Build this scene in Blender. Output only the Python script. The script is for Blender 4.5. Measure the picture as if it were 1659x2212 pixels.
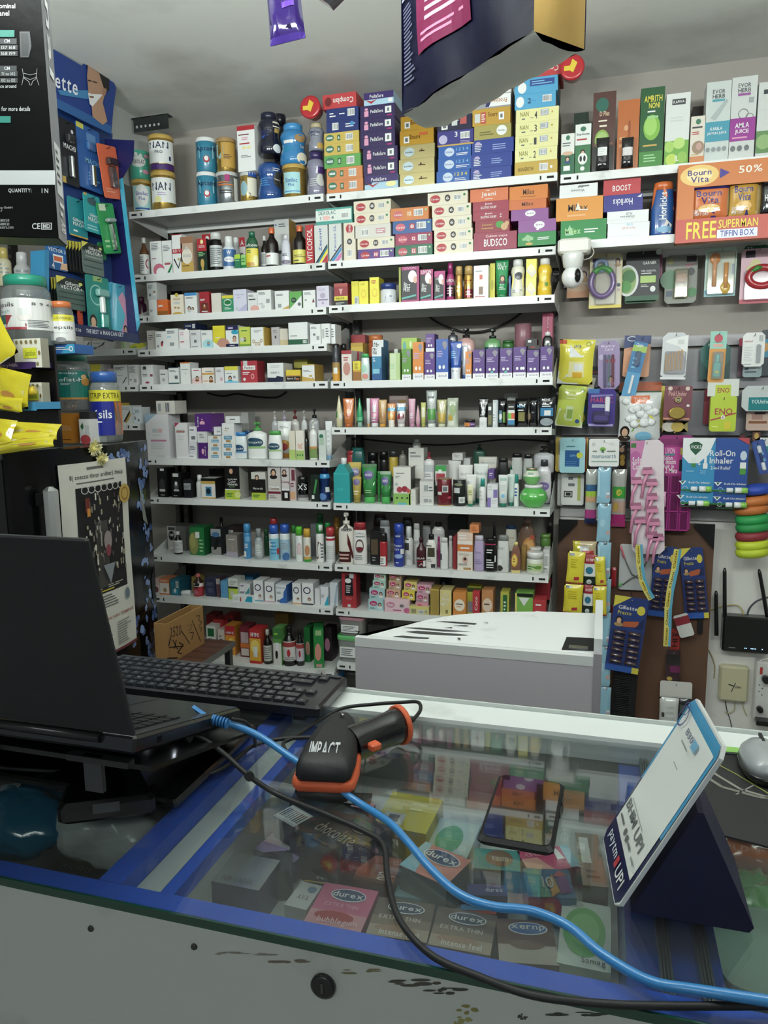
import bpy, math, random
from mathutils import Matrix, Vector
random.seed(7)
for o in list(bpy.data.objects): bpy.data.objects.remove(o)
SC=bpy.context.scene; COL=SC.collection
# ---------------------------------------------------------------- camera (metres; X along the shelves, Y towards them)
F=1600.;CZ=1.5
YW,PT,RL=(math.radians(v) for v in (-16.49,-8.69,-.69))
_f=Vector((math.sin(YW)*math.cos(PT),math.cos(YW)*math.cos(PT),math.sin(PT)))
_r=Vector((math.cos(YW),-math.sin(YW),0));_u=_r.cross(_f)
RT=math.cos(RL)*_r+math.sin(RL)*_u; UP=-math.sin(RL)*_r+math.cos(RL)*_u
cd=bpy.data.cameras.new('camera');cd.sensor_fit='HORIZONTAL';cd.sensor_width=36;cd.lens=36*F/1659;cd.clip_start=.02
cam=bpy.data.objects.new('camera',cd);COL.objects.link(cam)
cam.matrix_world=Matrix(((RT.x,UP.x,-_f.x,0),(RT.y,UP.y,-_f.y,0),(RT.z,UP.z,-_f.z,CZ),(0,0,0,1)))
SC.camera=cam
# ---------------------------------------------------------------- light
W=bpy.data.worlds.new('world');SC.world=W;W.use_nodes=True
bg=W.node_tree.nodes['Background'];bg.inputs[0].default_value=(.80,.92,1.0,1);bg.inputs[1].default_value=.3
def area(name,loc,size,sy,power,col=(.93,1,.96),rot=(0,0,0)):
    l=bpy.data.lights.new(name,'AREA');l.shape='RECTANGLE';l.size=size;l.size_y=sy;l.energy=power;l.color=col
    o=bpy.data.objects.new(name,l);COL.objects.link(o);o.location=loc;o.rotation_euler=rot;return o
area('unseen_area_light',(-.9,.75,2.20),1.2,.06,62,rot=(math.pi*.72,0,0))  # uplight added to brighten the ceiling, not a lamp of the shop
area('unseen_area_light',(.7,.75,2.20),1.2,.06,34,rot=(math.pi*.72,0,0))  # second added ceiling uplight, weaker
area('unseen_area_light',(-.9,.75,2.12),1.2,.06,9,rot=(.9,0,0))
area('unseen_area_light',(.7,.75,2.12),1.2,.06,7,rot=(.9,0,0))
area('unseen_area_light',(-.3,-1.3,2.35),1.2,.06,13)  # downward fill added behind the camera for the lower shelves
SC.view_settings.view_transform='Standard';SC.view_settings.look='None';SC.view_settings.exposure=-0.08;SC.view_settings.gamma=1
SC.view_settings.use_curve_mapping=False
# ---------------------------------------------------------------- pixel of the photograph -> place in the room
def ray(x,y): return RT*((x-829.5)/F)-UP*((y-1106)/F)+_f
def atY(x,y,Y): d=ray(x,y)*1;d*=Y/d.y;return Vector((d.x,Y,CZ+d.z))
def atZ(x,y,Z): d=ray(x,y)*1;d*=(Z-CZ)/d.z;return Vector((d.x,d.y,Z))
def atX(x,y,X): d=ray(x,y)*1;d*=X/d.x;return Vector((X,d.y,CZ+d.z))
FR=[0,0,1.]
def fr(a,b,c): FR[:]=[a,b,c]
def X_(x): return FR[0]+x/FR[2]
def Y_(y): return FR[1]+y/FR[2]
# ---------------------------------------------------------------- colours and materials
PAL=dict(W='e9ebe9',w='d3d6d2',K='0c0c0e',R='c0242e',M='7d1f33',O='e5742a',Y='f1dd1e',y='efe79a',G='12803f',g='97cf8e',L='a8d32c',B='1d4fb4',b='7cc0e4',N='141c4e',C='1b9a92',a='a5dce0',P='4d2a78',p='b8a4d0',k='e79abb',m='b81f76',D='c9a247',S='9aa0a2',s='c9cdcc',d='3a3d40',T='b58c54',t='5b3526',c='efe6cc',h='d9a98a',H='241a18',U='3a8fd6',Q='1fa7c9',V='8f9a3c',A='8a4a1c',q='e8c6c9',z='6b7075')
_cc={}
def col(c):
    if isinstance(c,tuple): return c
    if c in _cc: return _cc[c]
    h=PAL[c] if len(c)==1 else c
    v=[int(h[i:i+2],16)/255 for i in (0,2,4)];g=.3*v[0]+.59*v[1]+.11*v[2];v=[(g+(x-g)*.84)*.97 for x in v]   # mutes and slightly dims every colour
    _cc[c]=tuple(x/12.92 if x<=.04045 else ((x+.055)/1.055)**2.4 for x in v)+(1.,)
    return _cc[c]
MATS={}
def mat(name,rough=.5,metal=0,trans=0,bump=0,bscale=200,coat=0,emit=0,fixed=None,spec=.5,ior=1.5,noisecol=0):
    m=bpy.data.materials.new(name);m.use_nodes=True;nt=m.node_tree;b=nt.nodes['Principled BSDF']
    b.inputs['Roughness'].default_value=rough;b.inputs['Metallic'].default_value=metal
    b.inputs['Specular IOR Level'].default_value=spec
    b.inputs['Coat Weight'].default_value=coat;b.inputs['Coat Roughness'].default_value=.08
    at=nt.nodes.new('ShaderNodeAttribute');at.attribute_name='Col'
    src=at.outputs['Color']
    if noisecol:
        n=nt.nodes.new('ShaderNodeTexNoise');n.inputs['Scale'].default_value=noisecol[0];n.inputs['Detail'].default_value=6
        tc=nt.nodes.new('ShaderNodeTexCoord');nt.links.new(tc.outputs['Object'],n.inputs['Vector'])
        rp=nt.nodes.new('ShaderNodeValToRGB');rp.color_ramp.elements[0].position=noisecol[2];rp.color_ramp.elements[1].position=noisecol[3]
        nt.links.new(n.outputs[0],rp.inputs[0])
        mx=nt.nodes.new('ShaderNodeMix');mx.data_type='RGBA';mx.inputs['B'].default_value=col(noisecol[1])
        nt.links.new(rp.outputs[0],mx.inputs['Factor']);nt.links.new(src,mx.inputs['A']);src=mx.outputs['Result']
    nt.links.new(src,b.inputs['Base Color'])
    if emit: nt.links.new(src,b.inputs['Emission Color']);b.inputs['Emission Strength'].default_value=emit
    if bump:
        n=nt.nodes.new('ShaderNodeTexNoise');n.inputs['Scale'].default_value=bscale;n.inputs['Detail'].default_value=4
        tc=nt.nodes.new('ShaderNodeTexCoord');nt.links.new(tc.outputs['Object'],n.inputs['Vector'])
        bp=nt.nodes.new('ShaderNodeBump');bp.inputs['Strength'].default_value=bump;bp.inputs['Distance'].default_value=.002
        nt.links.new(n.outputs[0],bp.inputs['Height']);nt.links.new(bp.outputs[0],b.inputs['Normal'])
    if trans:
        out=nt.nodes['Material Output'];tr=nt.nodes.new('ShaderNodeBsdfTransparent');nt.links.new(at.outputs['Color'],tr.inputs[0])
        gl=nt.nodes.new('ShaderNodeBsdfGlossy');gl.inputs['Roughness'].default_value=rough
        fz=nt.nodes.new('ShaderNodeFresnel');ge=nt.nodes.new('ShaderNodeNewGeometry');mm=nt.nodes.new('ShaderNodeMath');mm.operation='MULTIPLY_ADD';mm.inputs[1].default_value=1/ior-ior;mm.inputs[2].default_value=ior;nt.links.new(ge.outputs['Backfacing'],mm.inputs[0]);nt.links.new(mm.outputs[0],fz.inputs[0])
        m1=nt.nodes.new('ShaderNodeMixShader');nt.links.new(fz.outputs[0],m1.inputs[0]);nt.links.new(tr.outputs[0],m1.inputs[1]);nt.links.new(gl.outputs[0],m1.inputs[2])
        if bump: nt.links.new(bp.outputs[0],gl.inputs['Normal'])
        m2=nt.nodes.new('ShaderNodeMixShader');m2.inputs[0].default_value=1-trans
        nt.links.new(m1.outputs[0],m2.inputs[1]);nt.links.new(b.outputs[0],m2.inputs[2]);nt.links.new(m2.outputs[0],out.inputs[0])
    MATS[name]=m
mat('card',.42,bump=.05,bscale=60,spec=.5)
mat('paper',.7,bump=.1,bscale=40)
mat('plastic',.28,coat=.3)
mat('gloss',.12,coat=.6,bump=.15,bscale=18)
mat('foil',.22,metal=.75,bump=.25,bscale=30)
mat('film',.13,coat=.8,bump=.9,bscale=22)
mat('lacquer',.16,spec=.3)
mat('satin',.4,spec=.1,bump=.6,bscale=22)
mat('clear',.1,trans=.8)
mat('milky',.2,trans=.15,bump=1,bscale=30)
mat('clearfilm',.1,trans=.72,bump=1.0,bscale=35)
mat('glass',.015,trans=.985,ior=1.56)
mat('enamel',.35,bump=.03,bscale=8,noisecol=(9,'b9bcb8',.62,.8))
mat('steel',.3,metal=.9,bump=.1,bscale=60)
mat('rubber',.55,bump=.12,bscale=400)
mat('matte',.85,bump=.15,bscale=90)
mat('chrome',.07,metal=1,bump=.2,bscale=14)
mat('wallpaint',.8,bump=.1,bscale=30,noisecol=(2.2,'a9a59d',.5,.85))
mat('stained',.5,bump=.15,bscale=25,noisecol=(5,'77756a',.56,.78))
mat('ply',.7,bump=.2,bscale=50,noisecol=(3.5,'4a3526',.45,.8))
mat('piano',.07,coat=1)
mat('lit',.5,emit=6)
mat('sheer',.3,trans=.45)
mat('screen',.02,coat=1,spec=1)
mat('tubelit',.5,emit=14)
# ---------------------------------------------------------------- glyphs from the built-in font
GL={}
_fc=bpy.data.curves.new('glyph','FONT');_fc.resolution_u=2;_fc.offset=.012;_fo=bpy.data.objects.new('glyph',_fc);COL.objects.link(_fo)
for _c in 'ABCDEFGHIJKLMNOPQRSTUVWXYZabcdefghijklmnopqrstuvwxyz0123456789%+-.:/&':
    _fc.body=_c;_dg=bpy.context.evaluated_depsgraph_get();_m=bpy.data.meshes.new_from_object(_fo.evaluated_get(_dg))
    if len(_m.vertices):
        vs=[(v.co.x,v.co.y) for v in _m.vertices];x0=min(v[0] for v in vs)
        GL[_c]=([(x-x0,y) for x,y in vs],[tuple(p.vertices) for p in _m.polygons],max(v[0] for v in vs)-x0)
    bpy.data.meshes.remove(_m)
bpy.data.objects.remove(_fo);bpy.data.curves.remove(_fc)
# ---------------------------------------------------------------- mesh builder: coloured faces, one object per build()
def lin(a,b,t): return a+(b-a)*t
class MB:
    def __init__(s): s.v=[];s.f=[];s.c=[];s.m=[];s.sm=[];s.mats=[]
    def mi(s,m):
        if m not in s.mats: s.mats.append(m)
        return s.mats.index(m)
    def add(s,vs,fs,c,m='card',smooth=False):
        n=len(s.v);s.v+=[tuple(v) for v in vs];k=s.mi(m);cc=col(c)
        for f in fs: s.f.append(tuple(i+n for i in f));s.c.append(cc);s.m.append(k);s.sm.append(smooth)
    def box(s,x0,y0,z0,x1,y1,z1,c,m='card',top=None,side=None,bev=0):
        if bev:
            e=bev;s.loftrect(x0,y0,z0,x1,y1,z1,c,m,e);return
        v=[(x0,y0,z0),(x1,y0,z0),(x1,y1,z0),(x0,y1,z0),(x0,y0,z1),(x1,y0,z1),(x1,y1,z1),(x0,y1,z1)]
        s.add(v,[(0,1,5,4)],c,m)
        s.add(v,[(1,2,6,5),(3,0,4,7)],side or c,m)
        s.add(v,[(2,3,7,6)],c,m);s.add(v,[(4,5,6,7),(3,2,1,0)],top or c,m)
    def loftrect(s,x0,y0,z0,x1,y1,z1,c,m,e):
        def ring(i,z): return [(x0+i+e,y0+i,z),(x1-i-e,y0+i,z),(x1-i,y0+i+e,z),(x1-i,y1-i-e,z),(x1-i-e,y1-i,z),(x0+i+e,y1-i,z),(x0+i,y1-i-e,z),(x0+i,y0+i+e,z)]
        R=ring(e,z0)+ring(0,z0+e)+ring(0,z1-e)+ring(e,z1)
        fs=[tuple(range(7,-1,-1)),tuple(range(24,32))]
        for k in range(3):
            for j in range(8): a=k*8+j;b=k*8+(j+1)%8;fs.append((a,b,b+8,a+8))
        s.add(R,fs,c,m)
    def prism(s,pts,h0,h1,c,m='card',ax='z',top=None):
        # pts (a,b) polygon; extruded along ax
        def P(p,h): return {'z':(p[0],p[1],h),'y':(p[0],h,p[1]),'x':(h,p[0],p[1])}[ax]
        n=len(pts);v=[P(p,h0) for p in pts]+[P(p,h1) for p in pts]
        s.add(v,[tuple(range(n-1,-1,-1))],c,m);s.add(v,[tuple(range(n,2*n))],top or c,m)
        s.add(v,[(i,(i+1)%n,(i+1)%n+n,i+n) for i in range(n)],c,m)
    def loft(s,rings,c,m='plastic',N=18,cx=0,cy=0,z0=0,sm=True,caps=True):
        # rings: (z, rx, ry, exponent, colour or None)
        n0=len(s.v);V=[]
        for r in rings:
            z,rx,ry=r[:3];e=r[3] if len(r)>3 and r[3] else 2
            for j in range(N):
                a=2*math.pi*j/N;ca,sa=math.cos(a),math.sin(a)
                V.append((cx+rx*math.copysign(abs(ca)**(2/e),ca),cy+ry*math.copysign(abs(sa)**(2/e),sa),z0+z))
        for k in range(len(rings)-1):
            cc=rings[k][4] if len(rings[k])>4 and rings[k][4] else c
            s.add([],[],cc,m);kk=s.mi(m)
            for j in range(N):
                a=k*N+j;b=k*N+(j+1)%N
                s.f.append((n0+a,n0+b,n0+b+N,n0+a+N));s.c.append(col(cc));s.m.append(kk);s.sm.append(sm)
        s.v+=V
        if caps:
            kk=s.mi(m)
            s.f.append(tuple(n0+N-1-j for j in range(N)));s.c.append(col(c));s.m.append(kk);s.sm.append(False)
            t=n0+(len(rings)-1)*N;cc=rings[-2][4] if len(rings[-2])>4 and rings[-2][4] else c
            s.f.append(tuple(t+j for j in range(N)));s.c.append(col(cc));s.m.append(kk);s.sm.append(False)
    def tube(s,pts,r,c,m='rubber',N=8,caps=True,radii=None):
        pts=[Vector(p) for p in pts];n0=len(s.v);kk=s.mi(m);up=Vector((0,0,1));prev=None
        for i,p in enumerate(pts):
            t=(pts[min(i+1,len(pts)-1)]-pts[max(i-1,0)]).normalized()
            if prev is None:
                a=t.cross(up);a=a if a.length>.1 else t.cross(Vector((1,0,0)));a.normalize()
            else:
                a=(prev-t*prev.dot(t)).normalized()
            prev=a;b=t.cross(a);rr=radii[i] if radii else r
            for j in range(N):
                q=2*math.pi*j/N;s.v.append(tuple(p+a*(rr*math.cos(q))+b*(rr*math.sin(q))))
        for k in range(len(pts)-1):
            for j in range(N):
                a=n0+k*N+j;b=n0+k*N+(j+1)%N
                s.f.append((a,b,b+N,a+N));s.c.append(col(c));s.m.append(kk);s.sm.append(True)
        if caps:
            s.f.append(tuple(n0+N-1-j for j in range(N)));s.c.append(col(c));s.m.append(kk);s.sm.append(False)
            t=n0+(len(pts)-1)*N;s.f.append(tuple(t+j for j in range(N)));s.c.append(col(c));s.m.append(kk);s.sm.append(False)
    # flat print, drawn through a mapping M(u,v,h)
    def art(s,M,spec,m='card',ncol=1,h0=.0005,asp=1.):
        h=h0
        def quad(u0,v0,u1,v1,c,hh,q=None):
            q=q or max(1,int(math.ceil(ncol*abs(u1-u0))))
            nv=max(1,int(math.ceil(VN[0]*abs(v1-v0))))
            vs=[];fs=[]
            for j in range(nv+1):
                for i in range(q+1): vs.append(M(lin(u0,u1,i/q),lin(v0,v1,j/nv),hh))
            for j in range(nv):
                for i in range(q): a=j*(q+1)+i;fs.append((a,a+1,a+q+2,a+q+1))
            s.add(vs,fs,c,m)
        VN=[getattr(M,'nv',1)]
        for tk in spec.split(';'):
            if not tk: continue
            k=tk[0];a=tk[1:].split(',');h+=.00018
            if k=='r': quad(*map(float,a[:4]),a[4],h)
            elif k=='c':
                u,v,ru,rv=map(float,a[:4]);n=12;vs=[];fs=[]
                for i in range(n+1):
                    x=-math.cos(math.pi*i/n);y=math.sqrt(max(0,1-x*x));vs+=[M(u+ru*x,v-rv*y,h),M(u+ru*x,v,h),M(u+ru*x,v+rv*y,h)]
                for i in range(n): b=3*i;fs+=[(b,b+3,b+4,b+1),(b+1,b+4,b+5,b+2)]
                s.add(vs,fs,a[4],m)
            elif k=='o':
                u,v,ru,rv=map(float,a[:4]);w=float(a[5]);n=16;vs=[];fs=[]
                for i in range(n):
                    q=2*math.pi*i/n;x,y=math.cos(q),math.sin(q);vs+=[M(u+ru*x,v+rv*y,h),M(u+ru*w*x,v+rv*w*y,h)]
                for i in range(n): b=2*i;d=2*((i+1)%n);fs.append((b,d,d+1,b+1))
                s.add(vs,fs,a[4],m)
            elif k=='p':
                p=list(map(float,a[1:]));vs=[M(p[i],p[i+1],h) for i in range(0,len(p),2)];s.add(vs,[tuple(range(len(vs)))],a[0],m)
            elif k=='b':
                u0,v0,u1,v1=map(float,a[:4]);n=int(a[4]);dv=(v1-v0)/n
                for i in range(n):
                    e=u0+(u1-u0)*random.uniform(.6,1);quad(u0,v0+dv*(i+.28),e,v0+dv*(i+.72),a[5],h)
            elif k=='k':
                u0,v0,u1,v1=map(float,a[:4]);quad(u0,v0,u1,v1,'W',h);n=9
                if u1<u0: n=9
                for i in range(n):
                    x=lin(u0,u1,(i+.6)/(n+.6));quad(x,lin(v0,v1,.12),x+(u1-u0)*random.choice((.03,.055)),lin(v0,v1,.88),'d',h+.0001)
            elif k=='f':   # small printed portrait
                u,v,r=map(float,a[:3]);ra=r*asp
                for (du,dv,x,y,c) in ((0,.15,1.15,1.35,'H'),(0,-1.5,1.5,.8,a[3] if len(a)>3 else 'q'),(0,-.1,.75,1.0,'h')):
                    h+=.0001;n=8;vs=[];fs=[]
                    for i in range(n+1):
                        xx=-math.cos(math.pi*i/n);yy=math.sqrt(max(0,1-xx*xx));vs+=[M(u+r*(du+x*xx),v+ra*(dv-y*yy),h),M(u+r*(du+x*xx),v+ra*(dv+y*yy),h)]
                    for i in range(n): b=2*i;fs.append((b,b+2,b+3,b+1))
                    s.add(vs,fs,c,m)
            elif k=='t':
                tx=a[0];u0,v0,u1,v1=map(float,a[1:5]);rot=a[6] if len(a)>6 else ''
                X=0;V=[];Fs=[]
                for ch in tx:
                    if ch==' ': X+=.3;continue
                    g=GL.get(ch)
                    if not g: X+=.3;continue
                    n=len(V);V+=[(X+p[0],p[1]) for p in g[0]];Fs+=[tuple(i+n for i in f) for f in g[1]];X+=g[2]+.09
                if not V: continue
                ym=min(p[1] for p in V);yM=max(p[1] for p in V);X-=.09;out=[]
                for x,y in V:
                    x/=X;y=(y-ym)/(yM-ym)
                    if rot=='i': x,y=1-x,1-y
                    elif rot=='l': x,y=1-y,x
                    elif rot=='r': x,y=y,1-x
                    out.append(M(lin(u0,u1,x),lin(v0,v1,y),h+.0001))
                s.add(out,Fs,a[5],m)
    def build(s,name,parent=None,loc=None,rot=None,share=None):
        me=bpy.data.meshes.new(name);me.from_pydata(s.v,[],s.f)
        for k in s.mats: me.materials.append(MATS[k])
        me.polygons.foreach_set('material_index',s.m);me.polygons.foreach_set('use_smooth',s.sm)
        at=me.color_attributes.new('Col','FLOAT_COLOR','CORNER');buf=[]
        for p,c in zip(me.polygons,s.c): buf+=list(c)*p.loop_total
        at.data.foreach_set('color',buf);me.update()
        o=bpy.data.objects.new(name,me);COL.objects.link(o)
        if parent: o.parent=parent
        if loc is not None: o.location=loc
        if rot is not None: o.rotation_euler=rot
        return o
def flat(O,U,V,N):
    O,U,V,N=Vector(O),Vector(U),Vector(V),Vector(N)
    return lambda u,v,h: tuple(O+U*u+V*v+N*h)
ITEMS=[]
def tag(o,label,cat,grp=None,kind=None):
    o['label']=label;o['category']=cat
    if grp: o['group']=grp
    if kind: o['kind']=kind
    return o
def struct(o): o['kind']='structure';return o
def thing(name,label,cat,loc=(0,0,0),rot=(0,0,0),grp=None):
    o=bpy.data.objects.new(name,None);COL.objects.link(o);o.location=loc;o.rotation_euler=rot;o.empty_display_size=.02
    return tag(o,label,cat,grp)
# ---------------------------------------------------------------- room shell
YB=3.33;ZC=2.765
b=MB();b.box(-3.3,-2.2,-.1,2.6,YB+.1,0,'a5a29c','stained');struct(b.build('floor'))
b=MB();b.box(-3.3,-2.2,ZC,2.6,YB+.1,ZC+.1,'e0e2dc','wallpaint');struct(b.build('ceiling'))
b=MB();b.box(-3.3,YB,0,2.6,YB+.1,ZC,'a8a098','wallpaint');struct(b.build('wall_back'))
b=MB();b.box(-3.4,-2.2,0,-3.3,YB,ZC,'c9c9c4','wallpaint');struct(b.build('wall_left'))
b=MB();b.box(2.6,-2.2,0,2.7,YB,ZC,'c9c9c4','wallpaint');struct(b.build('wall_right'))
b=MB();b.box(-3.3,.6,2.45,-2.06,YB,ZC,'c6c8c4','wallpaint');o=struct(b.build('trim_1'))
# ---------------------------------------------------------------- shelf racks
YF=2.98
RK={'A':(-2.99,-2.052,[1.741,1.577,1.40]),
 'B':(-2.040,-1.124,[2.329,2.059,1.881,1.732,1.577,1.241,1.059,.784,.585,.29,.075]),
 'C':(-1.110,-.194,[2.326,2.062,1.885,1.576,1.382,1.057,.786,.585,.336,.12]),
 'D':(-.182,.76,[2.315,2.076])}
RN={'A':'far-left rack','B':'left rack','C':'middle rack','D':'right rack'}
ORD=['top','second','third','fourth','fifth','sixth','seventh','eighth','ninth','tenth','lowest']
for k,(x0,x1,zs) in RK.items():
    T=thing('shelf_rack',{'A':'white steel rack of short shelves at far left, mostly hidden behind jars','B':'tall white slotted steel shelf rack behind the floral refrigerator, full of medicine cartons','C':'tall white slotted steel shelf rack behind the white cabinet, toiletries and baby food','D':'white steel shelf pair at upper right holding tall juice cartons'}[k],'shelf',((x0+x1)/2,YF+.3,0))
    cx=(x0+x1)/2;L=x0-cx;Rr=x1-cx;yo=-(YF+.3)
    zt=ZC-.005 if k!='A' else 2.4;zb=0 if k!='D' else 1.95
    for xx in (L+.005,Rr-.03):
        b=MB();b.box(xx,YB-.045+yo,zb,xx+.026,YB-.005+yo,(zt if k!='D' else 2.5) if k=='A' else min(zt,2.36),'16120f','plastic')
        z=max(zb,.2)+.02
        while z<2.3:
            b.box(xx+.008,YB-.0475+yo,z,xx+.018,YB-.0445+yo,z+.014,'55504c','plastic');z+=.045
        b.build('post',T)
    for z in zs:
        b=MB();b.box(L,YF+yo,z-.004,Rr,YF+.305+yo,z,'W','enamel');b.box(L,YF+yo,z-.030,Rr,YF+.004+yo,z-.004,'W','enamel')
        b.box(L,YF+.30+yo,z-.03,Rr,YF+.305+yo,z-.004,'W','enamel')
        b.add([(L,YF+yo,z-.030),(Rr,YF+yo,z-.030),(Rr,YF+.012+yo,z-.030),(L,YF+.012+yo,z-.030)],[(3,2,1,0)],'w','enamel')
        s=b.build('shelf',T)
        b=MB()
        for sx in (L,Rr):
            q=1 if sx==L else -1
            for u0,u1,h0,h1 in ((.012,.038,.011,.019),(.058,.064,.008,.022)):
                a,c_=sorted((sx+q*u0,sx+q*u1));b.box(a,YF-.0008+yo,z-h1,c_,YF+.0002+yo,z-h0,'1c1c1c','matte')
        b.build('slot',s)
        for xx in (L+.001,Rr-.0025):
            b=MB();b.prism([(YF+.004+yo,z-.03),(YF+.30+yo,z-.045),(YF+.30+yo,z+.085),(YF+.25+yo,z+.085),(YF+.01+yo,z+.004)] if z<2.2 else [(YF+.004+yo,z-.03),(YF+.30+yo,z-.06),(YF+.30+yo,z+.0),(YF+.01+yo,z+.0)],xx,xx+.0015,'w','enamel',ax='x')
            b.build('bracket',T)
# ---------------------------------------------------------------- goods on the shelves
CUR={'r':'B','i':1,'z':0,'top':0,'k':0,'last':None}
def S(r,i): CUR.update(r=r,i=i,z=RK[r][2][i-1],last=None)
def shelfname():
    return 'on %s, %s shelf'%(RN[CUR['r']],ORD[CUR['i']-1])
def place(x0,x1,y0,y1,Yp):
    xm,ym=(x0+x1)/2,(y0+(y1 if y1 else y0))/2
    ya=ym if y1 else Y_(0)*0+y0
    a=atY(x0,ya,Yp);c=atY(x1,ya,Yp);zt=atY(xm,y0,Yp).z;zb=atY(xm,y1,Yp).z if y1 else None
    return a.x,c.x,zt,zb
def reg(o,desc,cat,grp,on):
    o['category']=cat
    if grp: o['group']=grp
    k=CUR['k']+1 if on else 0;CUR['k']=k
    ITEMS.append([o,desc,shelfname(),k,CUR['last']]);CUR['last']=desc;CUR['obj']=o
def zcap():
    zs=RK[CUR['r']][2];z=[q for q in zs if q>CUR['z']+.01]
    return (min(z)-.0315) if z and CUR.get('w') is None else 9
def zbase(on,y1,zb): return CUR['top'] if on else (zb if y1 else CUR['z'])
def B(x0,x1,y0,base,art='',desc='',y1=None,on=0,dep=.075,d=.012,side=None,top=None,yaw=0,name='carton',cat='box',grp=None,m='card',sart=None):
    x0,x1,y0=X_(x0),X_(x1),Y_(y0);y1=Y_(y1) if y1 else None
    a,c,zt,zb=place(x0,x1,y0,y1,YF+d);z=zbase(on,y1,zb)+.0004
    w=c-a-.0016;h=max(min(zt,zcap())-z-.0006,.01)
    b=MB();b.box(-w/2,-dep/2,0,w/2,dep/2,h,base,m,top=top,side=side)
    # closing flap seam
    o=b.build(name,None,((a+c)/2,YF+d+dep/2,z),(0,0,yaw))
    b=MB()
    if art: b.art(flat((-w/2,-dep/2,0),(w,0,0),(0,0,h),(0,-1,0)),art,m,asp=w/h)
    if sart: b.art(flat((w/2,-dep/2,0),(0,dep,0),(0,0,h),(1,0,0)),sart,m,asp=dep/h)
    if b.f: b.build('printed_label',o)
    CUR['top']=z+h
    reg(o,desc,cat,grp,on)
    return o
# lathe outlines: body rings, cap rings (z, r), depth ratio, exponent
PR={'tin':([(0,.96),(.015,1),(.9,1),(.91,.98)],[(.88,1.02),(.9,1.03),(.985,1.03),(1,.98)],1,2,'tin','tin'),
'drum':([(0,.96),(.015,1),(.96,1),(.97,.98)],[(.965,1.0),(1,.99)],1,2,'tin','tin'),
'syrup':([(0,.93),(.02,1),(.56,1),(.64,.93),(.74,.5),(.8,.36),(.86,.34)],[(.85,.42),(.87,.45),(.98,.45),(1,.4)],1,2,'syrup_bottle','bottle'),
'pill':([(0,.93),(.03,1),(.72,1),(.8,.8),(.83,.7)],[(.82,.86),(.98,.86),(1,.8)],1,2,'pill_bottle','bottle'),
'pump':([(0,.93),(.03,1),(.62,1),(.70,.9),(.75,.4),(.78,.36)],[(.77,.42),(.84,.42),(.845,.14),(.93,.14),(.935,.32),(.975,.34),(1,.25)],.65,2.6,'pump_bottle','bottle'),
'sham':([(0,.86),(.05,1),(.45,.98),(.72,.9),(.82,.62),(.86,.42)],[(.85,.5),(.98,.48),(1,.4)],.55,2.5,'shampoo_bottle','bottle'),
'flip':([(0,.88),(.05,.98),(.5,1),(.84,.86),(.85,.84)],[(.85,.85),(.98,.8),(1,.7)],.55,2.5,'shampoo_bottle','bottle'),
'aero':([(0,.97),(.015,1),(.70,1),(.74,.92),(.75,.85)],[(.745,.93),(.97,.9),(1,.7)],1,2,'aerosol_can','can'),
'slim':([(0,.97),(.015,1),(.62,1),(.7,.75),(.72,.6)],[(.7,.66),(.98,.6),(1,.5)],1,2,'bottle','bottle'),
'jar':([(0,.9),(.06,1),(.62,1),(.7,.9),(.72,.85)],[(.7,.97),(.98,.97),(1,.9)],1,2,'cream_jar','jar'),
'globe':([(0,.5),(.08,.72),(.35,1),(.5,1),(.7,.86),(.85,.62),(.87,.6)],[(.86,.64),(1,.64)],1,2,'gel_jar','jar'),
'pet':([(0,.92),(.04,1),(.3,1),(.36,.95),(.6,.93),(.66,.99),(.78,.97),(.84,.85),(.86,.8)],[(.85,.86),(.98,.86),(1,.8)],1,2,'plastic_jar','jar'),
'waist':([(0,.88),(.04,1),(.22,1),(.42,.82),(.55,.86),(.68,1),(.8,.85),(.84,.6)],[(.83,.7),(.98,.7),(1,.62)],1,2,'drink_bottle','bottle'),
'honey':([(0,.7),(.05,.85),(.3,1),(.6,.85),(.78,.62),(.88,.4),(.9,.34)],[(.89,.4),(1,.32)],.6,2,'honey_bottle','bottle')}
def lc(x0,x1,ym,d):
    Yc=YF+d+.03
    for _ in range(3):
        a=atY(x0,ym,Yc);c=atY(x1,ym,Yc);X=(a.x+c.x)/2;th=math.atan2(X,Yc);w=(c.x-a.x)*math.cos(th);Yc=YF+d+w/2
    return X,Yc,w
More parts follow.
